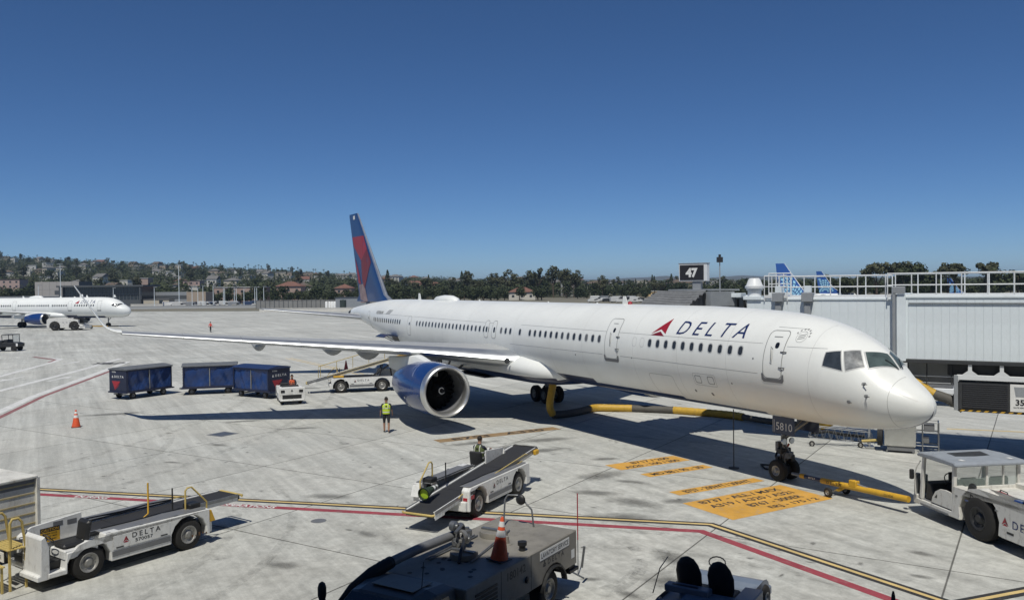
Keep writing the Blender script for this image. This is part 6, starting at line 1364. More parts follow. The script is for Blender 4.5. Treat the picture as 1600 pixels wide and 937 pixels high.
for s,hw,h in ((20.2,.05,.02),(20.8,.5,.4),(22,.55,.46),(23.2,.4,.3),(23.8,.05,.02)): rings.append([(-s,hw*math.cos(a),5.86+max(-.05,h*math.sin(a))) for a in [2*math.pi*k/14 for k in range(14)]])
MB().loft(rings).build('antenna_dome',WHITE,p2,smooth=60)
n2=MB().tube([(-5.07,0,.4),(-5.07,0,2.2)],.11,8); n2.tube([(-5.07,0,1.2),(-4.2,0,2.0)],.06,6); n2=n2.build('nose_gear',STEEL,p2)
for y in (-.25,.25): wheel(n2,(-5.07,y,.38),.38,.22,BLACK)
for sg in (-1,1):
    m=MB().tube([(-21.97,sg*3.8,.55),(-21.97,sg*3.8,2.6)],.15,8).build('main_gear',STEEL,p2)
    for y in (-.46,.46): wheel(m,(-21.97,sg*3.8+y,.58),.58,.4,BLACK)
wing_surface('tail_fin',[((-36.2,0,5.6),6.5,.09),((-42.8,0,11.8),2.2,.09)],FINBLUE,p2,span='z')
# ---- tails of airliners parked beyond the bridge
UB=mat('tail_blue',(.025,.10,.36),.4,var=.08); UL=mat('tail_light_blue',(.34,.65,.84),.4,var=.05); 
def tail(loc,rz,label,sc):
    t=empty('airliner_tail',loc,rz,label,'airliner','airliner tails beyond the boarding bridge')
    S=lambda x,z:(x*sc,z*sc)
    f=wing_surface('fin',[((3.6*sc,0,2.4*sc),9.4*sc,.09),((2.3*sc,0,4.0*sc),8.3*sc,.09),((0,0,5.4*sc),6.6*sc,.09),((-5.0*sc,0,12.4*sc),2.4*sc,.09)],UB,t,WHITE,.05,span='z')
    def yoff(x,z):
        u=(z/sc-5.4)/7.0; le=-5.0*u; ch=6.6-4.2*u; c=max(.01,min(1,(le-x/sc)/ch)); return (5*.09*(.2969*math.sqrt(c)-.126*c-.3516*c*c+.2843*c**3-.1015*c**4)*ch+.03)*sc
    for k in range(6):
        r0=.9+.95*k; n=9+k
        for j in range(n):
            a0=R(5+j*165/n+8*(k%2)); a1=R(5+(j+.68)*165/n+8*(k%2)); pts=[]
            for rr,a in ((r0,a0),(r0,a1),(r0+.74,a1+R(4)),(r0+.74,a0+R(4))):
                pts.append((-3.6+rr*math.cos(a)*1.0,3.4+rr*math.sin(a)))
            ok=True
            for x,z in pts:
                u=(z-5.4)/7.0; le=-5.0*u; ch=6.6-4.2*u
                if not (3.0<z<9.6 and le-ch*.98<x<le-.3): ok=False
            if ok:
                for sg in (-1,1): MB().add([(x*sc,sg*yoff(x*sc,z*sc)+.018*0,z*sc) for x,z in pts],[(0,1,2,3)]).build('fin_motif',UL,f)
    rings=[]
    for s,r,zc in ((-9,1.25,1.6),(-2,1.25,1.6),(2.5,1.1,1.75),(6,.8,2.1),(8,.3,2.5)): rings.append([(-s*sc,r*math.cos(2*math.pi*k/20)*sc,(zc+r*math.sin(2*math.pi*k/20))*sc) for k in range(20)])
    MB().loft(rings).build('rear_fuselage',WHITE,t,smooth=60)
    for sg in (-1,1): wing_surface('stabiliser',[((-2.5*sc,sg*.6*sc,2.0*sc),4*sc,.09),((-6*sc,sg*6*sc,2.5*sc),1.5*sc,.09)],GREYMET,t)
    for sg in (-1,1):
        m=MB().tube([(8*sc,sg*3*sc,.5),(8*sc,sg*1.0*sc,1.6*sc)],.2,8).build('main_gear',STEEL,t); wheel(m,(8*sc,sg*3*sc,.55),.55,.4,BLACK)
    return t
tail((-141.4,154.3,0),R(60),'blue airliner tail with pale blue lattice, tallest beyond the bridge rail',1.0)
tail((-217.5,257.8,0),R(60),'darker blue airliner tail with pale lattice next to the tallest one',.95)
tail((-200.5,315.0,0),R(60),'small distant blue airliner tail seen through the bridge rail by trees',.68)
# ---------------------------------------------------------------- terminal whose glass front the camera stands at
FN=Vector((-.853,.522,0)); FD=Vector((.522,.853,0)); TC=Vector((CAM_POS[0],CAM_POS[1],0))-FN*1.2
TERM=mat('terminal_cladding',(.42,.42,.41),.5,var=.08); 
tm=empty('terminal_building',TC,math.atan2(FD.y,FD.x),'terminal building behind the viewpoint with a deep roof overhang','building')
# local x along the front, +y outwards to the apron
part('floor_slab',TERM,tm,(-70,70,-25,.0,4.9,5.4),bev=.0); part('lower_wall',TERM,tm,(-70,70,-25,-.3,0,4.9),bev=0); part('rear_wall',TERM,tm,(-70,70,-25,-24.5,5.4,17.6),bev=0)
part('roof',TERM,tm,(-70,70,-26,9.62,17.6,18.4),bev=0)
for i in range(-14,15):
    x=i*5.0+2.5; part('mullion',JBG,tm,(x-.1,x+.1,-.35,-.15,5.4,17.6),bev=0)
for i in range(-5,6):
    x=i*14+7; part('roof_column',JBG,tm,(x-.35,x+.35,-1.5,-.8,5.4,17.6),bev=0)
# ---------------------------------------------------------------- far side of the field
def at(px,dep,z=0):
    p=Vector(CAM_POS)+_fw*dep+_r*((px-800)/1311.25*dep); return Vector((p.x,p.y,z))
FYAW=math.atan2(_r.y,_r.x)       # facing frame: local x to the picture's right, y away
def yh(px): return 455.7-.0111*px
def zat(px,py,dep): return CAM_POS[2]+dep*(yh(px)-py)/1311.25
CREST=pchip([(-900,52),(0,57),(200,46),(400,33),(560,20),(700,13),(850,7),(1000,4),(2400,4)])
def sm(a,b_,x): x=max(0,min(1,(x-a)/(b_-a))); return x*x*(3-2*x)
def H(px,dep):
    c=CREST(px); h=c*sm(430,1500,dep)**.9
    p=at(px,dep); h+=2.2*noise.noise(Vector((p.x*.006,p.y*.006,3)))*sm(450,700,dep)*min(1,c/20)
    return h-.25
HILLG=mat('hill_scrub',(.085,.085,.045),.95,var=.5,scale=.012)
g=MB(); deps=[400,430,470,520,580,650,730,820,920,1030,1150,1280,1420,1560,1750,2000,2400,3000]; pxs=list(range(-900,2500,50))
g.add([(lambda q:(q.x,q.y,H(x,d) if d<2100 else H(x,d)*.6))(at(x,d)) for d in deps for x in pxs],[(i*len(pxs)+j,i*len(pxs)+j+1,(i+1)*len(pxs)+j+1,(i+1)*len(pxs)+j) for i in range(len(deps)-1) for j in range(len(pxs)-1)])
tag(g.build('hills',HILLG,smooth=60),kind='structure')
FARH=mat('far_ridge_scrub',(.11,.11,.085),.95,var=.35,scale=.004)
g=MB(); px2=list(range(500,2300,30)); RD=pchip([(500,20),(880,42),(960,50),(1040,66),(1100,48),(1150,64),(1190,58),(1300,40),(1500,40),(2300,40)])
rows=[]
for d,k in ((4300,.0),(5000,.45),(5600,.85),(6000,1),(6500,.7)):
    for x in px2:
        q=at(x,d); rows.append((q.x,q.y,-1+RD(x)*k*(1+.12*noise.noise(Vector((x*.03,d*.01,0))))))
n=len(px2); g.add(rows,[(i*n+j,i*n+j+1,(i+1)*n+j+1,(i+1)*n+j) for i in range(4) for j in range(n-1)])
tag(g.build('far_ridge',FARH,smooth=60),kind='structure')
# ---- foliage
def leafmat(name,c,c2):
    m=bpy.data.materials.new(name); m.use_nodes=True; n=m.node_tree; b=n.nodes['Principled BSDF']; L=n.links
    oi=n.nodes.new('ShaderNodeObjectInfo'); geo=n.nodes.new('ShaderNodeNewGeometry'); nz=n.nodes.new('ShaderNodeTexNoise'); nz.inputs['Scale'].default_value=.35; L.new(geo.outputs['Position'],nz.inputs['Vector'])
    ad=n.nodes.new('ShaderNodeMath'); ad.operation='MULTIPLY_ADD'; L.new(oi.outputs['Random'],ad.inputs[0]); ad.inputs[1].default_value=.5; L.new(nz.outputs[0],ad.inputs[2])
    mr=n.nodes.new('ShaderNodeMapRange'); L.new(ad.outputs[0],mr.inputs[0]); mr.inputs[1].default_value=.35; mr.inputs[2].default_value=1.1
    mx=n.nodes.new('ShaderNodeMix'); mx.data_type='RGBA'; L.new(mr.outputs[0],mx.inputs[0]); mx.inputs[6].default_value=(*c,1); mx.inputs[7].default_value=(*c2,1); L.new(mx.outputs[2],b.inputs['Base Color']); b.inputs['Roughness'].default_value=.75; b.inputs['Specular IOR Level'].default_value=.2
    return m
LEAF=leafmat('foliage_dark',(.026,.040,.020),(.062,.074,.036)); LEAF2=leafmat('foliage_olive',(.046,.054,.030),(.090,.094,.054)); LEAF3=leafmat('foliage_conifer',(.015,.026,.015),(.034,.046,.022)); BARK=mat('bark',(.10,.075,.055),.9,var=.3)
def crown_mesh(name,lobes,nq,size,m,seed,sq=1):
    rnd=random.Random(seed); V=[];Fc=[]
    for c,r in lobes:
        k=int(nq*r*r/sum(q[1]**2 for q in lobes))
        for _ in range(k):
            d=Vector((rnd.gauss(0,1),rnd.gauss(0,1),rnd.gauss(0,1))).normalized(); rr=r*(rnd.uniform(.55,1.08)); p=Vector(c)+Vector((d.x*rr,d.y*rr,d.z*rr*sq))
            a=(d+Vector((rnd.uniform(-.9,.9),rnd.uniform(-.9,.9),rnd.uniform(-.4,.9)))).normalized(); u=a.orthogonal().normalized(); w=a.cross(u); s=size*rnd.uniform(.6,1.35); o=len(V)
            V+=[p+u*s,p+w*s*.7,p-u*s*.9,p-w*s*.75]; Fc.append((o,o+1,o+2,o+3))
    me=bpy.data.meshes.new(name); me.from_pydata(V,[],Fc); me.materials.append(m); return me
def lobes_round(rnd,h,r,n):
    L=[]
    for _ in range(n):
        a=rnd.uniform(0,6.28); q=rnd.uniform(.1,.75)*r; L.append(((q*math.cos(a),q*math.sin(a),h*rnd.uniform(.42,.86)),r*rnd.uniform(.32,.55)))
    return L
# unit trees are about 10 m tall
KIND={}
def trunk_mesh(h,r,seed,limbs=4,lean=.4):
    rnd=random.Random(seed); b=MB(); tx,ty=rnd.uniform(-lean,lean),rnd.uniform(-lean,lean); b.tube([(0,0,-.3),(tx*.4,ty*.4,h*.4),(tx,ty,h*.75)],[r,r*.75,r*.35],6)
    for k in range(limbs):
        a=rnd.uniform(0,6.28); b.tube([(tx*.4,ty*.4,h*.38),(tx+math.cos(a)*h*.13,ty+math.sin(a)*h*.13,h*.58),(tx+math.cos(a)*h*.24,ty+math.sin(a)*h*.24,h*.72)],[r*.5,r*.3,r*.12],5)
    return b.mesh('trunk',BARK)
for v in range(4):
    rnd=random.Random(20+v); KIND['broad',v]=(trunk_mesh(10,.35,v),crown_mesh('crown',lobes_round(rnd,10,4.2,11),620,.55,LEAF,v))
    KIND['euca',v]=(trunk_mesh(14,.4,30+v,5,.8),crown_mesh('crown',[((rnd.uniform(-2.4,2.4),rnd.uniform(-2.4,2.4),rnd.uniform(6.5,13.3)),rnd.uniform(1.0,1.9)) for _ in range(11)],620,.5,LEAF2,40+v))
    KIND['dense',v]=(trunk_mesh(8,.3,60+v),crown_mesh('crown',[((rnd.uniform(-2.2,2.2),rnd.uniform(-2.2,2.2),rnd.uniform(2.2,6)),rnd.uniform(1.4,2.3)) for _ in range(10)],600,.5,LEAF,70+v))
    # umbrella pine
    KIND['pine',v]=(trunk_mesh(9.5,.35,80+v,6,.5),crown_mesh('crown',[((3.2*math.cos(a*1.1+v)*rnd.uniform(.3,1),3.2*math.sin(a*1.1+v)*rnd.uniform(.3,1),rnd.uniform(8.0,10.2)),rnd.uniform(1.1,1.8)) for a in range(10)],620,.45,LEAF2,90+v,.6))
def cypress(seed,h=12,r=1.3,tiers=False):
    rnd=random.Random(seed); V=[];Fc=[]
    for _ in range(420):
        z=rnd.uniform(.6,h); q=(1-z/h)**.7*r*(1.0 if not tiers else (.55+.75*abs(math.sin(z*2.6))))*rnd.uniform(.6,1.05)+.08; a=rnd.uniform(0,6.28); p=Vector((q*math.cos(a),q*math.sin(a),z)); d=Vector((math.cos(a),math.sin(a),.5)); u=d.orthogonal().normalized(); w=d.cross(u).normalized(); s=.42*rnd.uniform(.6,1.2); o=len(V); V+=[p+u*s,p+w*s,p-u*s,p-w*s]; Fc.append((o,o+1,o+2,o+3))
    me=bpy.data.meshes.new('crown'); me.from_pydata(V,[],Fc); me.materials.append(LEAF3); return me
for v in range(3): KIND['cypress',v]=(trunk_mesh(9,.2,110+v,0,.1),cypress(120+v)); KIND['norfolk',v]=(trunk_mesh(14,.25,130+v,0,.1),cypress(140+v,15,2.9,True))
def palm(seed):
    rnd=random.Random(seed); h=rnd.uniform(12,15); V=[];Fc=[]; top=Vector((rnd.uniform(-.5,.5),rnd.uniform(-.5,.5),h))
    for k in range(26):
        a=rnd.uniform(0,6.28); el=rnd.uniform(-.7,1.2); L=rnd.uniform(1.5,2.2); pr=None
        for i in range(5):
            u=i/4; d=Vector((math.cos(a)*u*L*math.cos(el*.6),math.sin(a)*u*L*math.cos(el*.6),L*(math.sin(el)*u-.75*u*u))); sd=Vector((-math.sin(a),math.cos(a),0))*.26*(1-u*.7); q=(top+d-sd,top+d+sd)
            if pr: o=len(V); V+=[pr[0],pr[1],q[1],q[0]]; Fc.append((o,o+1,o+2,o+3))
            pr=q
    me=bpy.data.meshes.new('crown'); me.from_pydata(V,[],Fc); me.materials.append(LEAF3)
    return MB().tube([(0,0,-.3),(top.x*.4,top.y*.4,h*.5),tuple(top)],[.28,.22,.2],6).mesh('trunk',BARK),me
for v in range(4): KIND['palm',v]=palm(160+v)
TL={'broad':('round-crowned dark green tree','broadleaf trees'),'euca':('tall loose grey-green eucalyptus tree','eucalyptus trees'),'dense':('low dense dark green bushy tree','bushy trees'),'pine':('flat-topped spreading pine tree','spreading pines'),'cypress':('narrow dark column-shaped cypress tree','cypress trees'),'norfolk':('tall tiered conifer with pointed top','tiered conifers'),'palm':('slender tall palm tree with tufted top','palm trees')}
ZL={'hill':'on the hillside of houses beyond the airfield','edge':'in the belt along the airfield boundary','mid':'in the wooded rise behind the airliner roof','town':'among buildings in the distant town','bridge':'beyond the boarding bridge rail'}
def tree(kind,px,dep,sc,zone,dz=0,rnd=random):
    v=rnd.randrange(3 if kind in ('cypress','norfolk') else 4); p=at(px,dep,H(px,dep)+dz if dep>400 else dz)
    t=empty({'palm':'palm_tree','cypress':'cypress_tree','norfolk':'conifer_tree','pine':'pine_tree','euca':'eucalyptus_tree'}.get(kind,'tree'),p,rnd.uniform(0,6.28),TL[kind][0]+' '+ZL[zone],'tree',TL[kind][1]+' '+ZL[zone])
    t.scale=(sc*rnd.uniform(.9,1.1),sc*rnd.uniform(.9,1.1),sc); a,b_=KIND[kind,v]; link('trunk',a,t); link('crown',b_,t); return t
rt=random.Random(99)
# belt along the boundary, left part
for px in range(236,560,9): tree(rt.choice(['broad','dense','broad','dense']),px+rt.uniform(-5,5),rt.uniform(408,438),rt.uniform(.62,.88),'edge',rnd=rt)
for px in range(0,60,9): tree('broad',px+rt.uniform(-4,4),rt.uniform(430,480),rt.uniform(.7,1.0),'edge',rnd=rt)
# wooded rise in the middle
for px,kd,sc in ((606,'norfolk',1.0),(670,'norfolk',.82),(722,'norfolk',.95),(797,'euca',1.0),(840,'euca',1.05),(865,'euca',1.1),(885,'euca',1.0),(900,'euca',.95)): tree(kd,px,560 if kd=='norfolk' else 500,sc*1.2,'mid',rnd=rt)
for px in range(590,905,6): tree(rt.choice(['broad','euca','broad','dense','pine']),px+rt.uniform(-4,4),rt.uniform(470,640),rt.uniform(.72,1.22),'mid',rnd=rt)
for px in range(585,850,9): tree('dense',px+rt.uniform(-4,4),rt.uniform(420,460),rt.uniform(.8,1.1),'mid',rnd=rt)
# town trees
for px in range(905,1060,7): tree(rt.choice(['cypress','broad','dense','norfolk','cypress','dense']),px+rt.uniform(-3,3),rt.uniform(480,900),rt.uniform(.75,1.1),'town',rnd=rt)
for px in range(900,1175,4): tree(rt.choice(['broad','dense','euca','cypress','dense']),px+rt.uniform(-3,3),rt.uniform(450,640),rt.uniform(.5,.95),'town',rnd=rt)
# beyond the bridge
for px,kd,sc,dp in ((1168,'broad',1.0,420),(1180,'pine',.9,420),(1240,'broad',.8,430),(1298,'euca',.85,420),(1318,'broad',.9,430),(1352,'broad',1.0,330),(1370,'pine',1.38,330),(1405,'pine',1.4,330),(1412,'broad',1.25,325),(1435,'broad',1.4,330),(1455,'broad',1.2,340),(1482,'pine',1.2,330),(1492,'pine',1.35,330),(1540,'pine',1.35,322),(1552,'broad',1.2,320),(1590,'broad',1.2,330)): tree(kd,px,dp,sc,'bridge',rnd=rt)
for px in range(1145,1640,12): tree(rt.choice(['dense','broad']),px+rt.uniform(-5,5),rt.uniform(330,440),rt.uniform(.7,1.05),'bridge',rnd=rt)
# hillside: palms on the skyline and the larger single trees
for px in (385,389,397,401,405,408,432,441,452,457,466,493,491,508,538,542,546,302,308,336,365,140,150,172,60,40,620,690,735):
    dp=rt.uniform(1250,1480); tree('palm',px+rt.uniform(-1,1),dp,rt.uniform(.9,1.2),'hill' if px<560 else 'mid',rnd=rt)
for i in range(95): px=rt.uniform(0,560); tree(rt.choice(['broad','dense','euca','broad','pine']),px,rt.uniform(520,1430),rt.uniform(.8,1.25),'hill',rnd=rt)
# the rest of the woodland, too many to count
rnd=random.Random(5); V=[];Fc=[]
for i in range(5600):
    px=rnd.uniform(-150,1750); dep=rnd.uniform(470,1650) if px<620 else rnd.uniform(520,1500)
    if px>900 and rnd.random()<.45: continue
    c=at(px,dep,H(px,dep)); r=rnd.uniform(2.4,5.2); hh=rnd.uniform(5,10.5)
    for k in range(46):
        d=Vector((rnd.gauss(0,1),rnd.gauss(0,1),rnd.gauss(0,1))).normalized(); p=c+Vector((d.x*r,d.y*r,hh*.55+d.z*hh*.5))*1.0; a=(d+Vector((rnd.uniform(-.7,.7),rnd.uniform(-.7,.7),rnd.uniform(-.2,.8)))).normalized(); u=a.orthogonal().normalized(); w=a.cross(u); s=rnd.uniform(.6,1.4); o=len(V); V+=[p+u*s,p+w*s,p-u*s]; Fc.append((o,o+1,o+2))
me=bpy.data.meshes.new('woodland'); me.from_pydata(V,[],Fc); me.materials.append(LEAF); tag(link('woodland',me),'dark green woodland covering the hillside and the far plain','woodland',kind='stuff')
# ---------------------------------------------------------------- houses and field-side buildings
STU=[mat('stucco_white',(.62,.60,.55),.8,var=.15,scale=.4),mat('stucco_cream',(.52,.47,.38),.8,var=.15,scale=.4),mat('stucco_tan',(.40,.33,.26),.8,var=.15,scale=.4),mat('stucco_grey',(.36,.36,.35),.8,var=.15,scale=.4)]
ROOFS=[mat('roof_tile_red',(.20,.10,.075),.8,var=.25,scale=.8),mat('roof_grey',(.17,.165,.16),.8,var=.2),mat('roof_flat_white',(.56,.55,.52),.7,var=.15),mat('roof_brown',(.13,.10,.08),.8,var=.2)]
WPANE=mat('house_window',(.04,.05,.06),.2)
def house(px,dep,w,d,h,wm,rm,style,label,group=None,rz=None,wins=True,dz=0):
    p=at(px,dep,(H(px,dep) if dep>400 else 0)+dz); t=empty('house',p,FYAW if rz is None else rz,label,'house',group)
    part('wall',wm,t,(-w/2,w/2,-d/2,d/2,-1.5,h),bev=0)
    if style=='flat': part('roof',rm,t,(-w/2-.3,w/2+.3,-d/2-.3,d/2+.3,h,h+.35),bev=0)
    elif style=='gable': MB().prism([(-d/2-.4,h-.05),(d/2+.4,h-.05),(0,h+d*.28)],-w/2-.4,w/2+.4,axis='x').build('roof',rm,t)
    else:
        r=min(w,d)*.5; b=MB(); b.add([(-w/2-.6,-d/2-.6,h-.02),(w/2+.6,-d/2-.6,h-.02),(w/2+.6,d/2+.6,h-.02),(-w/2-.6,d/2+.6,h-.02),(-w/2+r,0,h+r*.5),(w/2-r,0,h+r*.5)],[(0,1,5,4),(1,2,5),(2,3,4,5),(3,0,4),(0,3,2,1)]); b.build('roof',rm,t)
    if wins:
        n=max(2,int(w/4)); st=max(1,int(h/3))
        for s in range(st):
            for i in range(n):
                x=-w/2+w*(i+.5)/n; z=h*(s+.5)/st; part('window',WPANE,t,(x-.65,x+.65,-d/2-.06,-d/2+.05,z-.6,z+.6),bev=0)
    return t
rh=random.Random(12); names={0:'white stucco',1:'cream stucco',2:'tan stucco',3:'grey'}; rn={0:'red tiled',1:'grey',2:'flat white',3:'brown'}
used=[]
for i in range(900):
    if len(used)>=85: break
    px=rh.uniform(-20,565); dep=rh.uniform(560,1450)
    if any(abs(px-a)<7.5*900/dep+2 and abs(dep-b_)<45 for a,b_ in used): continue
    used.append((px,dep)); wi=rh.choice([0,0,0,0,1,2,3]); ri=rh.choice([0,1,1,2,2,2,3,3]); w=rh.uniform(7,13); st='flat' if ri==2 else rh.choice(['gable','hip','hip'])
    hh=rh.choice([3.2,3.2,3.4,5.8]); house(px,dep,w,rh.uniform(8,11),hh,STU[wi],ROOFS[ri],st,'%s %s house with %s roof on the hillside among trees'%('two-storey' if hh>5 else 'low',names[wi],rn[ri]),'hillside houses',rz=FYAW+rh.uniform(-.6,.6),wins=hh>5,dz=rh.uniform(2.2,4.5))
for i in range(46):
    px=rh.uniform(560,1170); dep=rh.uniform(560,1300); wi=rh.choice([0,0,1,2]); ri=rh.choice([0,1,2,3]); house(px,dep,rh.uniform(9,20),10,rh.choice([3.4,6.2]),STU[wi],ROOFS[ri],'flat' if ri==2 else 'hip','%s building with %s roof in the distant tree-filled town'%(names[wi],rn[ri]),'buildings in the far town',rz=FYAW+rh.uniform(-.6,.6),dz=rh.uniform(1,5))
# particular buildings
def zb(px,py,dep): return zat(px,py,dep)
def block(name,px0,px1,ytop,dep,label,wm,rm,style='flat',d=12,wins=True,cat='building',base=0):
    w=(px1-px0)*dep/1311.25; pc=(px0+px1)/2; g0=H(pc,dep) if dep>400 else 0; h=max(3,zb(pc,ytop,dep)-g0); t=house(pc,dep,w,d,h,wm,rm,style,label,wins=wins); t.name=name; t['category']=cat; return t
TERRA=mat('terracotta_wall',(.42,.31,.26),.8,var=.15,scale=.3)
block('villa',436,474,447,452,'pink villa with broad red tiled hip roof above the boundary trees',TERRA,ROOFS[0],'hip',10); block('villa',526,552,450,455,'smaller pink villa with red tiled roof near the airliner fin',TERRA,ROOFS[0],'hip',9); block('villa',795,836,456,440,'white house with long red tiled roof beyond the airliner crown',STU[0],ROOFS[0],'hip',10)
block('hall',342,416,449,445,'long terracotta hall with white flat roof behind the light poles',TERRA,ROOFS[2],'flat',14); block('house',214,236,435,620,'flat orange-pink house wall on the lower hillside',TERRA,ROOFS[2],'flat',9,wins=False); block('house',290,316,439,620,'pink apartment house on the lower hillside under the road',mat('stucco_pink',(.46,.34,.30),.8),ROOFS[3],'flat',9); block('house',327,342,436,600,'white gabled house standing out on the lower hillside',STU[0],ROOFS[1],'gable',9); block('house',-10,38,437,560,'long pink building at the foot of the hill, far left',mat('stucco_pink',(.46,.34,.30),.8),ROOFS[3],'flat',10)
block('apartment_block',938,960,446,600,'white block with dark openings among the cypress trees',STU[0],ROOFS[2],'flat',10); block('apartment_block',1003,1034,462,520,'yellow flat-roofed building beside the bridge canopy',mat('stucco_yellow',(.60,.44,.22),.8),ROOFS[2],'flat',10); block('apartment_block',876,900,432,560,'pale flat-topped building rising behind tall eucalyptus',STU[3],ROOFS[2],'flat',10)
# glazed black pavilion across the field
def fld(name,px0,px1,dep,label,cat): 
    w=(px1-px0)*dep/1311.25; return empty(name,at((px0+px1)/2,dep),FYAW,label,cat),w
DG=mat('pavilion_glass',(.03,.04,.05),.12,spec=.8); SLATE=mat('slate_cladding',(.09,.10,.11),.6,var=.15); MULL=mat('mullion_grey',(.18,.19,.20),.5)
t,w=fld('glazed_pavilion',97,222,352,'black glazed pavilion with overhanging flat roof across the airfield','building')
ht=zb(160,446,352); part('glass_wall',DG,t,(-w/2+.3,w/2-.3,0,14,0,ht-.6),bev=0); part('roof',SLATE,t,(-w/2-1.2,w/2+1.5,-2.2,15,ht-.6,ht+.1),bev=0); part('lower_cladding',SLATE,t,(-w/2+.2,w/2-.2,-.15,.0,0,3.2),bev=0)
for i in range(23):
    x=-w/2+.3+(w-.6)*i/22; part('mullion',MULL,t,(x-.07,x+.07,-.12,.05,3.2,ht-.6),bev=0)
for x in (-w/2,w/2): part('roof_column',SLATE,t,(x-.25,x+.25,-2.0,-1.6,0,ht-.6),bev=0)
part('transom',MULL,t,(-w/2+.3,w/2-.3,-.1,.05,5.6,5.75),bev=0)
t,w=fld('panel_building',55,124,430,'pale grey windowless panel building behind the glazed pavilion','building'); ht=zb(90,440,430); PNL=mat('pale_panel',(.40,.38,.36),.7,var=.1)
for i in range(6):
    for k in range(3): part('wall_panel',PNL,t,(-w/2+w*i/6+.04,-w/2+w*(i+1)/6-.04,-.06,.1,ht*k/3+.03,ht*(k+1)/3-.03),bev=0)
part('core',SLATE,t,(-w/2+.05,w/2-.05,.05,14,0,ht-.05),bev=0); part('hatch',SLATE,t,(-1.2,1.0,-.12,-.05,ht*.45,ht*.62),bev=0)
t,w=fld('low_terminal_building',222,322,372,'long low grey banded building beside the glazed pavilion','building'); ht=zb(270,456,372)
for k in range(4): part('cladding_band',[SLATE,JBG,SLATE,JBG][k],t,(-w/2,w/2*.4,-.05*k,12,ht*k/4,ht*(k+1)/4-.03),bev=0)
part('tan_wing',STU[2],t,(w/2*.4+.05,w/2,-.3,10,0,ht-.1),bev=0)
t,w=fld('low_terminal_building',-60,100,395,'long low grey building edge behind the second airliner','building'); ht=zb(40,464,395); part('wall',SLATE,t,(-w/2,w/2,0,10,0,ht),bev=0); part('roof',JBG,t,(-w/2,w/2,-.5,10.5,ht,ht+.3),bev=0)
t,w=fld('service_block',223,264,352,'small tan service block with one dark window','building'); ht=zb(243,468,352); part('wall',STU[1],t,(-w/2,w/2,0,6,0,ht),bev=0); part('window',WPANE,t,(1.4,3.0,-.06,.05,1.2,2.8),bev=0); part('roof',ROOFS[1],t,(-w/2-.2,w/2+.2,-.2,6.2,ht,ht+.2),bev=0)
def wallrun(name,pts,dep,h,m,label,cat='wall',thick=.4):
    t,w=fld(name,pts[0],pts[1],dep,label,cat); part('panel',m,t,(-w/2,w/2,0,thick,0,h),bev=0); part('coping',m,t,(-w/2,w/2,-.08,thick+.08,h,h+.15),bev=0); return t,w
wallrun('barrier_wall',(204,262),338,1.5,STU[0],'low white barrier wall at the apron edge below the pavilion'); wallrun('barrier_wall',(262,291),338,2.2,STU[0],'slightly taller white barrier wall beside the service block')
t,w=wallrun('boundary_wall',(400,580),300,2.9,mat('boundary_concrete',(.27,.27,.26),.8,var=.2,scale=.3),'long grey boundary wall with thin posts beside the tanks')
for i in range(26): x=-w/2+w*i/25; MB().tube([(x,-.2,0),(x,-.2,4.0)],.05,5).build('fence_post',SLATE,t)
wallrun('blast_fence',(200,400),318,1.0,mat('blast_fence_grey',(.42,.43,.43),.7),'low pale fence in front of the parked service vehicles','fence')
t,w=fld('equipment_shed',524,572,290,'plain grey equipment shed near the airliner fin','building'); ht=zb(548,465,290); part('wall',JBG,t,(-w/2,w/2,0,8,0,ht),bev=0); part('roof',SLATE,t,(-w/2-.2,w/2+.2,-.2,8.2,ht,ht+.15),bev=0)
wallrun('kerb_wall',(405,600),262,.9,STU[0],'low white kerb wall running below the tanks')
for i,px in enumerate((510,515,519,523)):
    t=empty('storage_tank',at(px,272),FYAW,'white upright storage tank in the row of four by the shed','tank','white tanks in a row by the shed'); MB().lathe([(0,.42),(2.7,.42),(2.85,.3),(2.88,.001)],axis='z',n=16,cap=False).build('shell',WHITEP,t,smooth=40); MB().lathe([(2.86,.12),(3.0,.12),(3.0,.001)],axis='z',n=10,cap=False).build('cap',GSEG,t)
t=empty('dark_storage_tank',at(536,272),FYAW,'dark green upright storage tank beside the white tanks','tank'); MB().lathe([(0,1.05),(3.2,1.05),(3.3,.9),(3.32,.001)],axis='z',n=18,cap=False).build('shell',mat('tank_green',(.03,.045,.04),.6),t,smooth=40); MB().lathe([(3.3,.2),(3.45,.2),(3.45,.001)],axis='z',n=10,cap=False).build('hatch',GSEG,t)
def lightpole(px,ytop,dep,label,group,double=False):
    h=zb(px,ytop,dep); t=empty('light_pole',at(px,dep),FYAW,label,'light pole',group); MB().tube([(0,0,0),(0,0,h)],[.16,.09],6).build('mast',JBW,t); part('lamp_head',JBG,t,(-1.1 if double else -.2,1.1,-.2,.2,h,h+.22),bev=0); part('base',STU[0],t,(-.5,.5,-.5,.5,0,1.0),bev=0)
lightpole(95,413,320,'tall pale light mast behind the second airliner','tall light masts',True); lightpole(280,414,330,'tall pale light mast right of the glazed pavilion','tall light masts',True)
for px,y in ((241,449),(300,449),(309,450),(317,447),(333,447),(349,450),(351,450),(366,449),(369,449),(381,451),(398,449),(401,449),(412,448),(60,446),(177,450)): lightpole(px+.3,y,326,'slim short light pole in the service vehicle yard','yard light poles')
p=at(1125,110); h=zat(1125,410,110); t=empty('light_mast',p,FYAW,'slender floodlight mast with dark lamp cluster behind the gate sign','light pole'); MB().tube([(0,0,0),(0,0,h)],[.13,.07],8).build('mast',JBG,t); part('lamp_cluster',BLACK,t,(-.35,.35,-.35,.35,h,h+.7),bev=.05); part('lamp',BLACK,t,(-.15,.15,-.15,.15,h+.7,h+1.05),bev=.05)
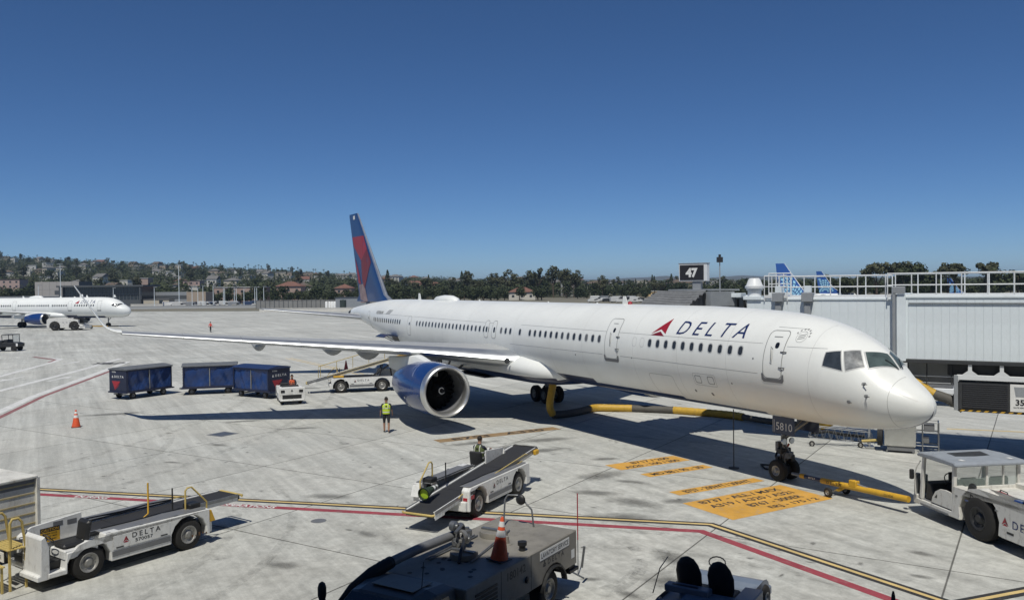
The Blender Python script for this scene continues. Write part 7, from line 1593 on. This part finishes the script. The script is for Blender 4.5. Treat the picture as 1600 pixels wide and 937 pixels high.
# service vehicles in the yard
VC=[mat('van_white',(.62,.62,.60),.4),mat('van_silver',(.33,.34,.35),.4,metal=.3),mat('car_dark',(.04,.045,.05),.4),mat('car_blue',(.05,.08,.16),.4)]
def yard_vehicle(px,dep,kind,vm,label,group):
    t=empty('parked_vehicle',at(px,dep),FYAW+rh.uniform(-.3,.3),label,'vehicle',group); L,h=(5.2,2.3) if kind=='van' else (4.4,1.5)
    if kind=='van': pr=[(-L/2,.4),(L/2,.4),(L/2,1.1),(L/2-.7,1.25),(L/2-1.4,h),(-L/2,h)]
    elif kind=='truck': pr=[(-L/2,.5),(L/2,.5),(L/2,1.9),(L/2-.3,2.2),(L/2-1.6,2.2),(L/2-1.6,2.6),(-L/2,2.6)]
    else: pr=[(-L/2,.35),(L/2,.35),(L/2,.8),(L/2-1.1,.95),(L/2-1.8,h),(-L/2+.9,h),(-L/2,.95)]
    MB().prism(pr,-.95,.95).build('body',vm,t,bev=.06); part('windscreen',GLASSDK,t,(L/2-1.9,L/2-.9,-.97,.97,(1.3 if kind!='car' else .98),(1.9 if kind!='car' else 1.35)),bev=.02)
    for x in (-L/2+.9,L/2-.9):
        for y in (-.8,.8): wheel(t,(x,y,.35),.35,.22,GSEG)
cn={0:'white',1:'silver',2:'dark',3:'blue'}
for i in range(34):
    px=rh.uniform(262,425); k=rh.choice(['van','van','car','truck']); ci=rh.choice([0,0,1,2,3,0]); yard_vehicle(px,rh.uniform(322,345),k,VC[ci],'%s parked %s in the crowded service yard across the airfield'%(cn[ci],k),'%s %ss in the service yard'%(cn[ci],k))
for i in range(26):
    px=rh.uniform(922,1010); ci=rh.choice([0,0,0,1,2]); yard_vehicle(px,rh.uniform(335,385),rh.choice(['car','van']),VC[ci],'%s vehicle parked beyond the airliner crown near the canopy'%cn[ci],'%s vehicles parked beyond the airliner'%cn[ci])
for i,px in enumerate((312,330,348,366,400)):
    t=empty('concrete_block',at(px,322),FYAW,'small yellowish block at the foot of a yard light pole','block','blocks below the yard poles'); part('body',mat('block_yellow',(.55,.48,.30),.8),t,(-.8,.8,-.6,.6,0,1.2),bev=.05); part('cap',STU[0],t,(-.85,.85,-.65,.65,1.2,1.3),bev=.02)
# ---------------------------------------------------------------- the air
hm=bpy.data.materials.new('haze_air'); hm.use_nodes=True; n=hm.node_tree
for k in list(n.nodes):
    if k.type=='BSDF_PRINCIPLED': n.nodes.remove(k)
pv=n.nodes.new('ShaderNodeVolumePrincipled'); pv.inputs['Color'].default_value=(.62,.80,1,1); pv.inputs['Density'].default_value=1.2e-4; pv.inputs['Anisotropy'].default_value=.2
n.links.new(pv.outputs[0],n.nodes['Material Output'].inputs['Volume'])
hz=MB().box(-9200,4200,-9200,9200,-2,92).build('haze',hm); tag(hz,'thin pale haze filling the air over the airfield and hills','haze',kind='stuff')
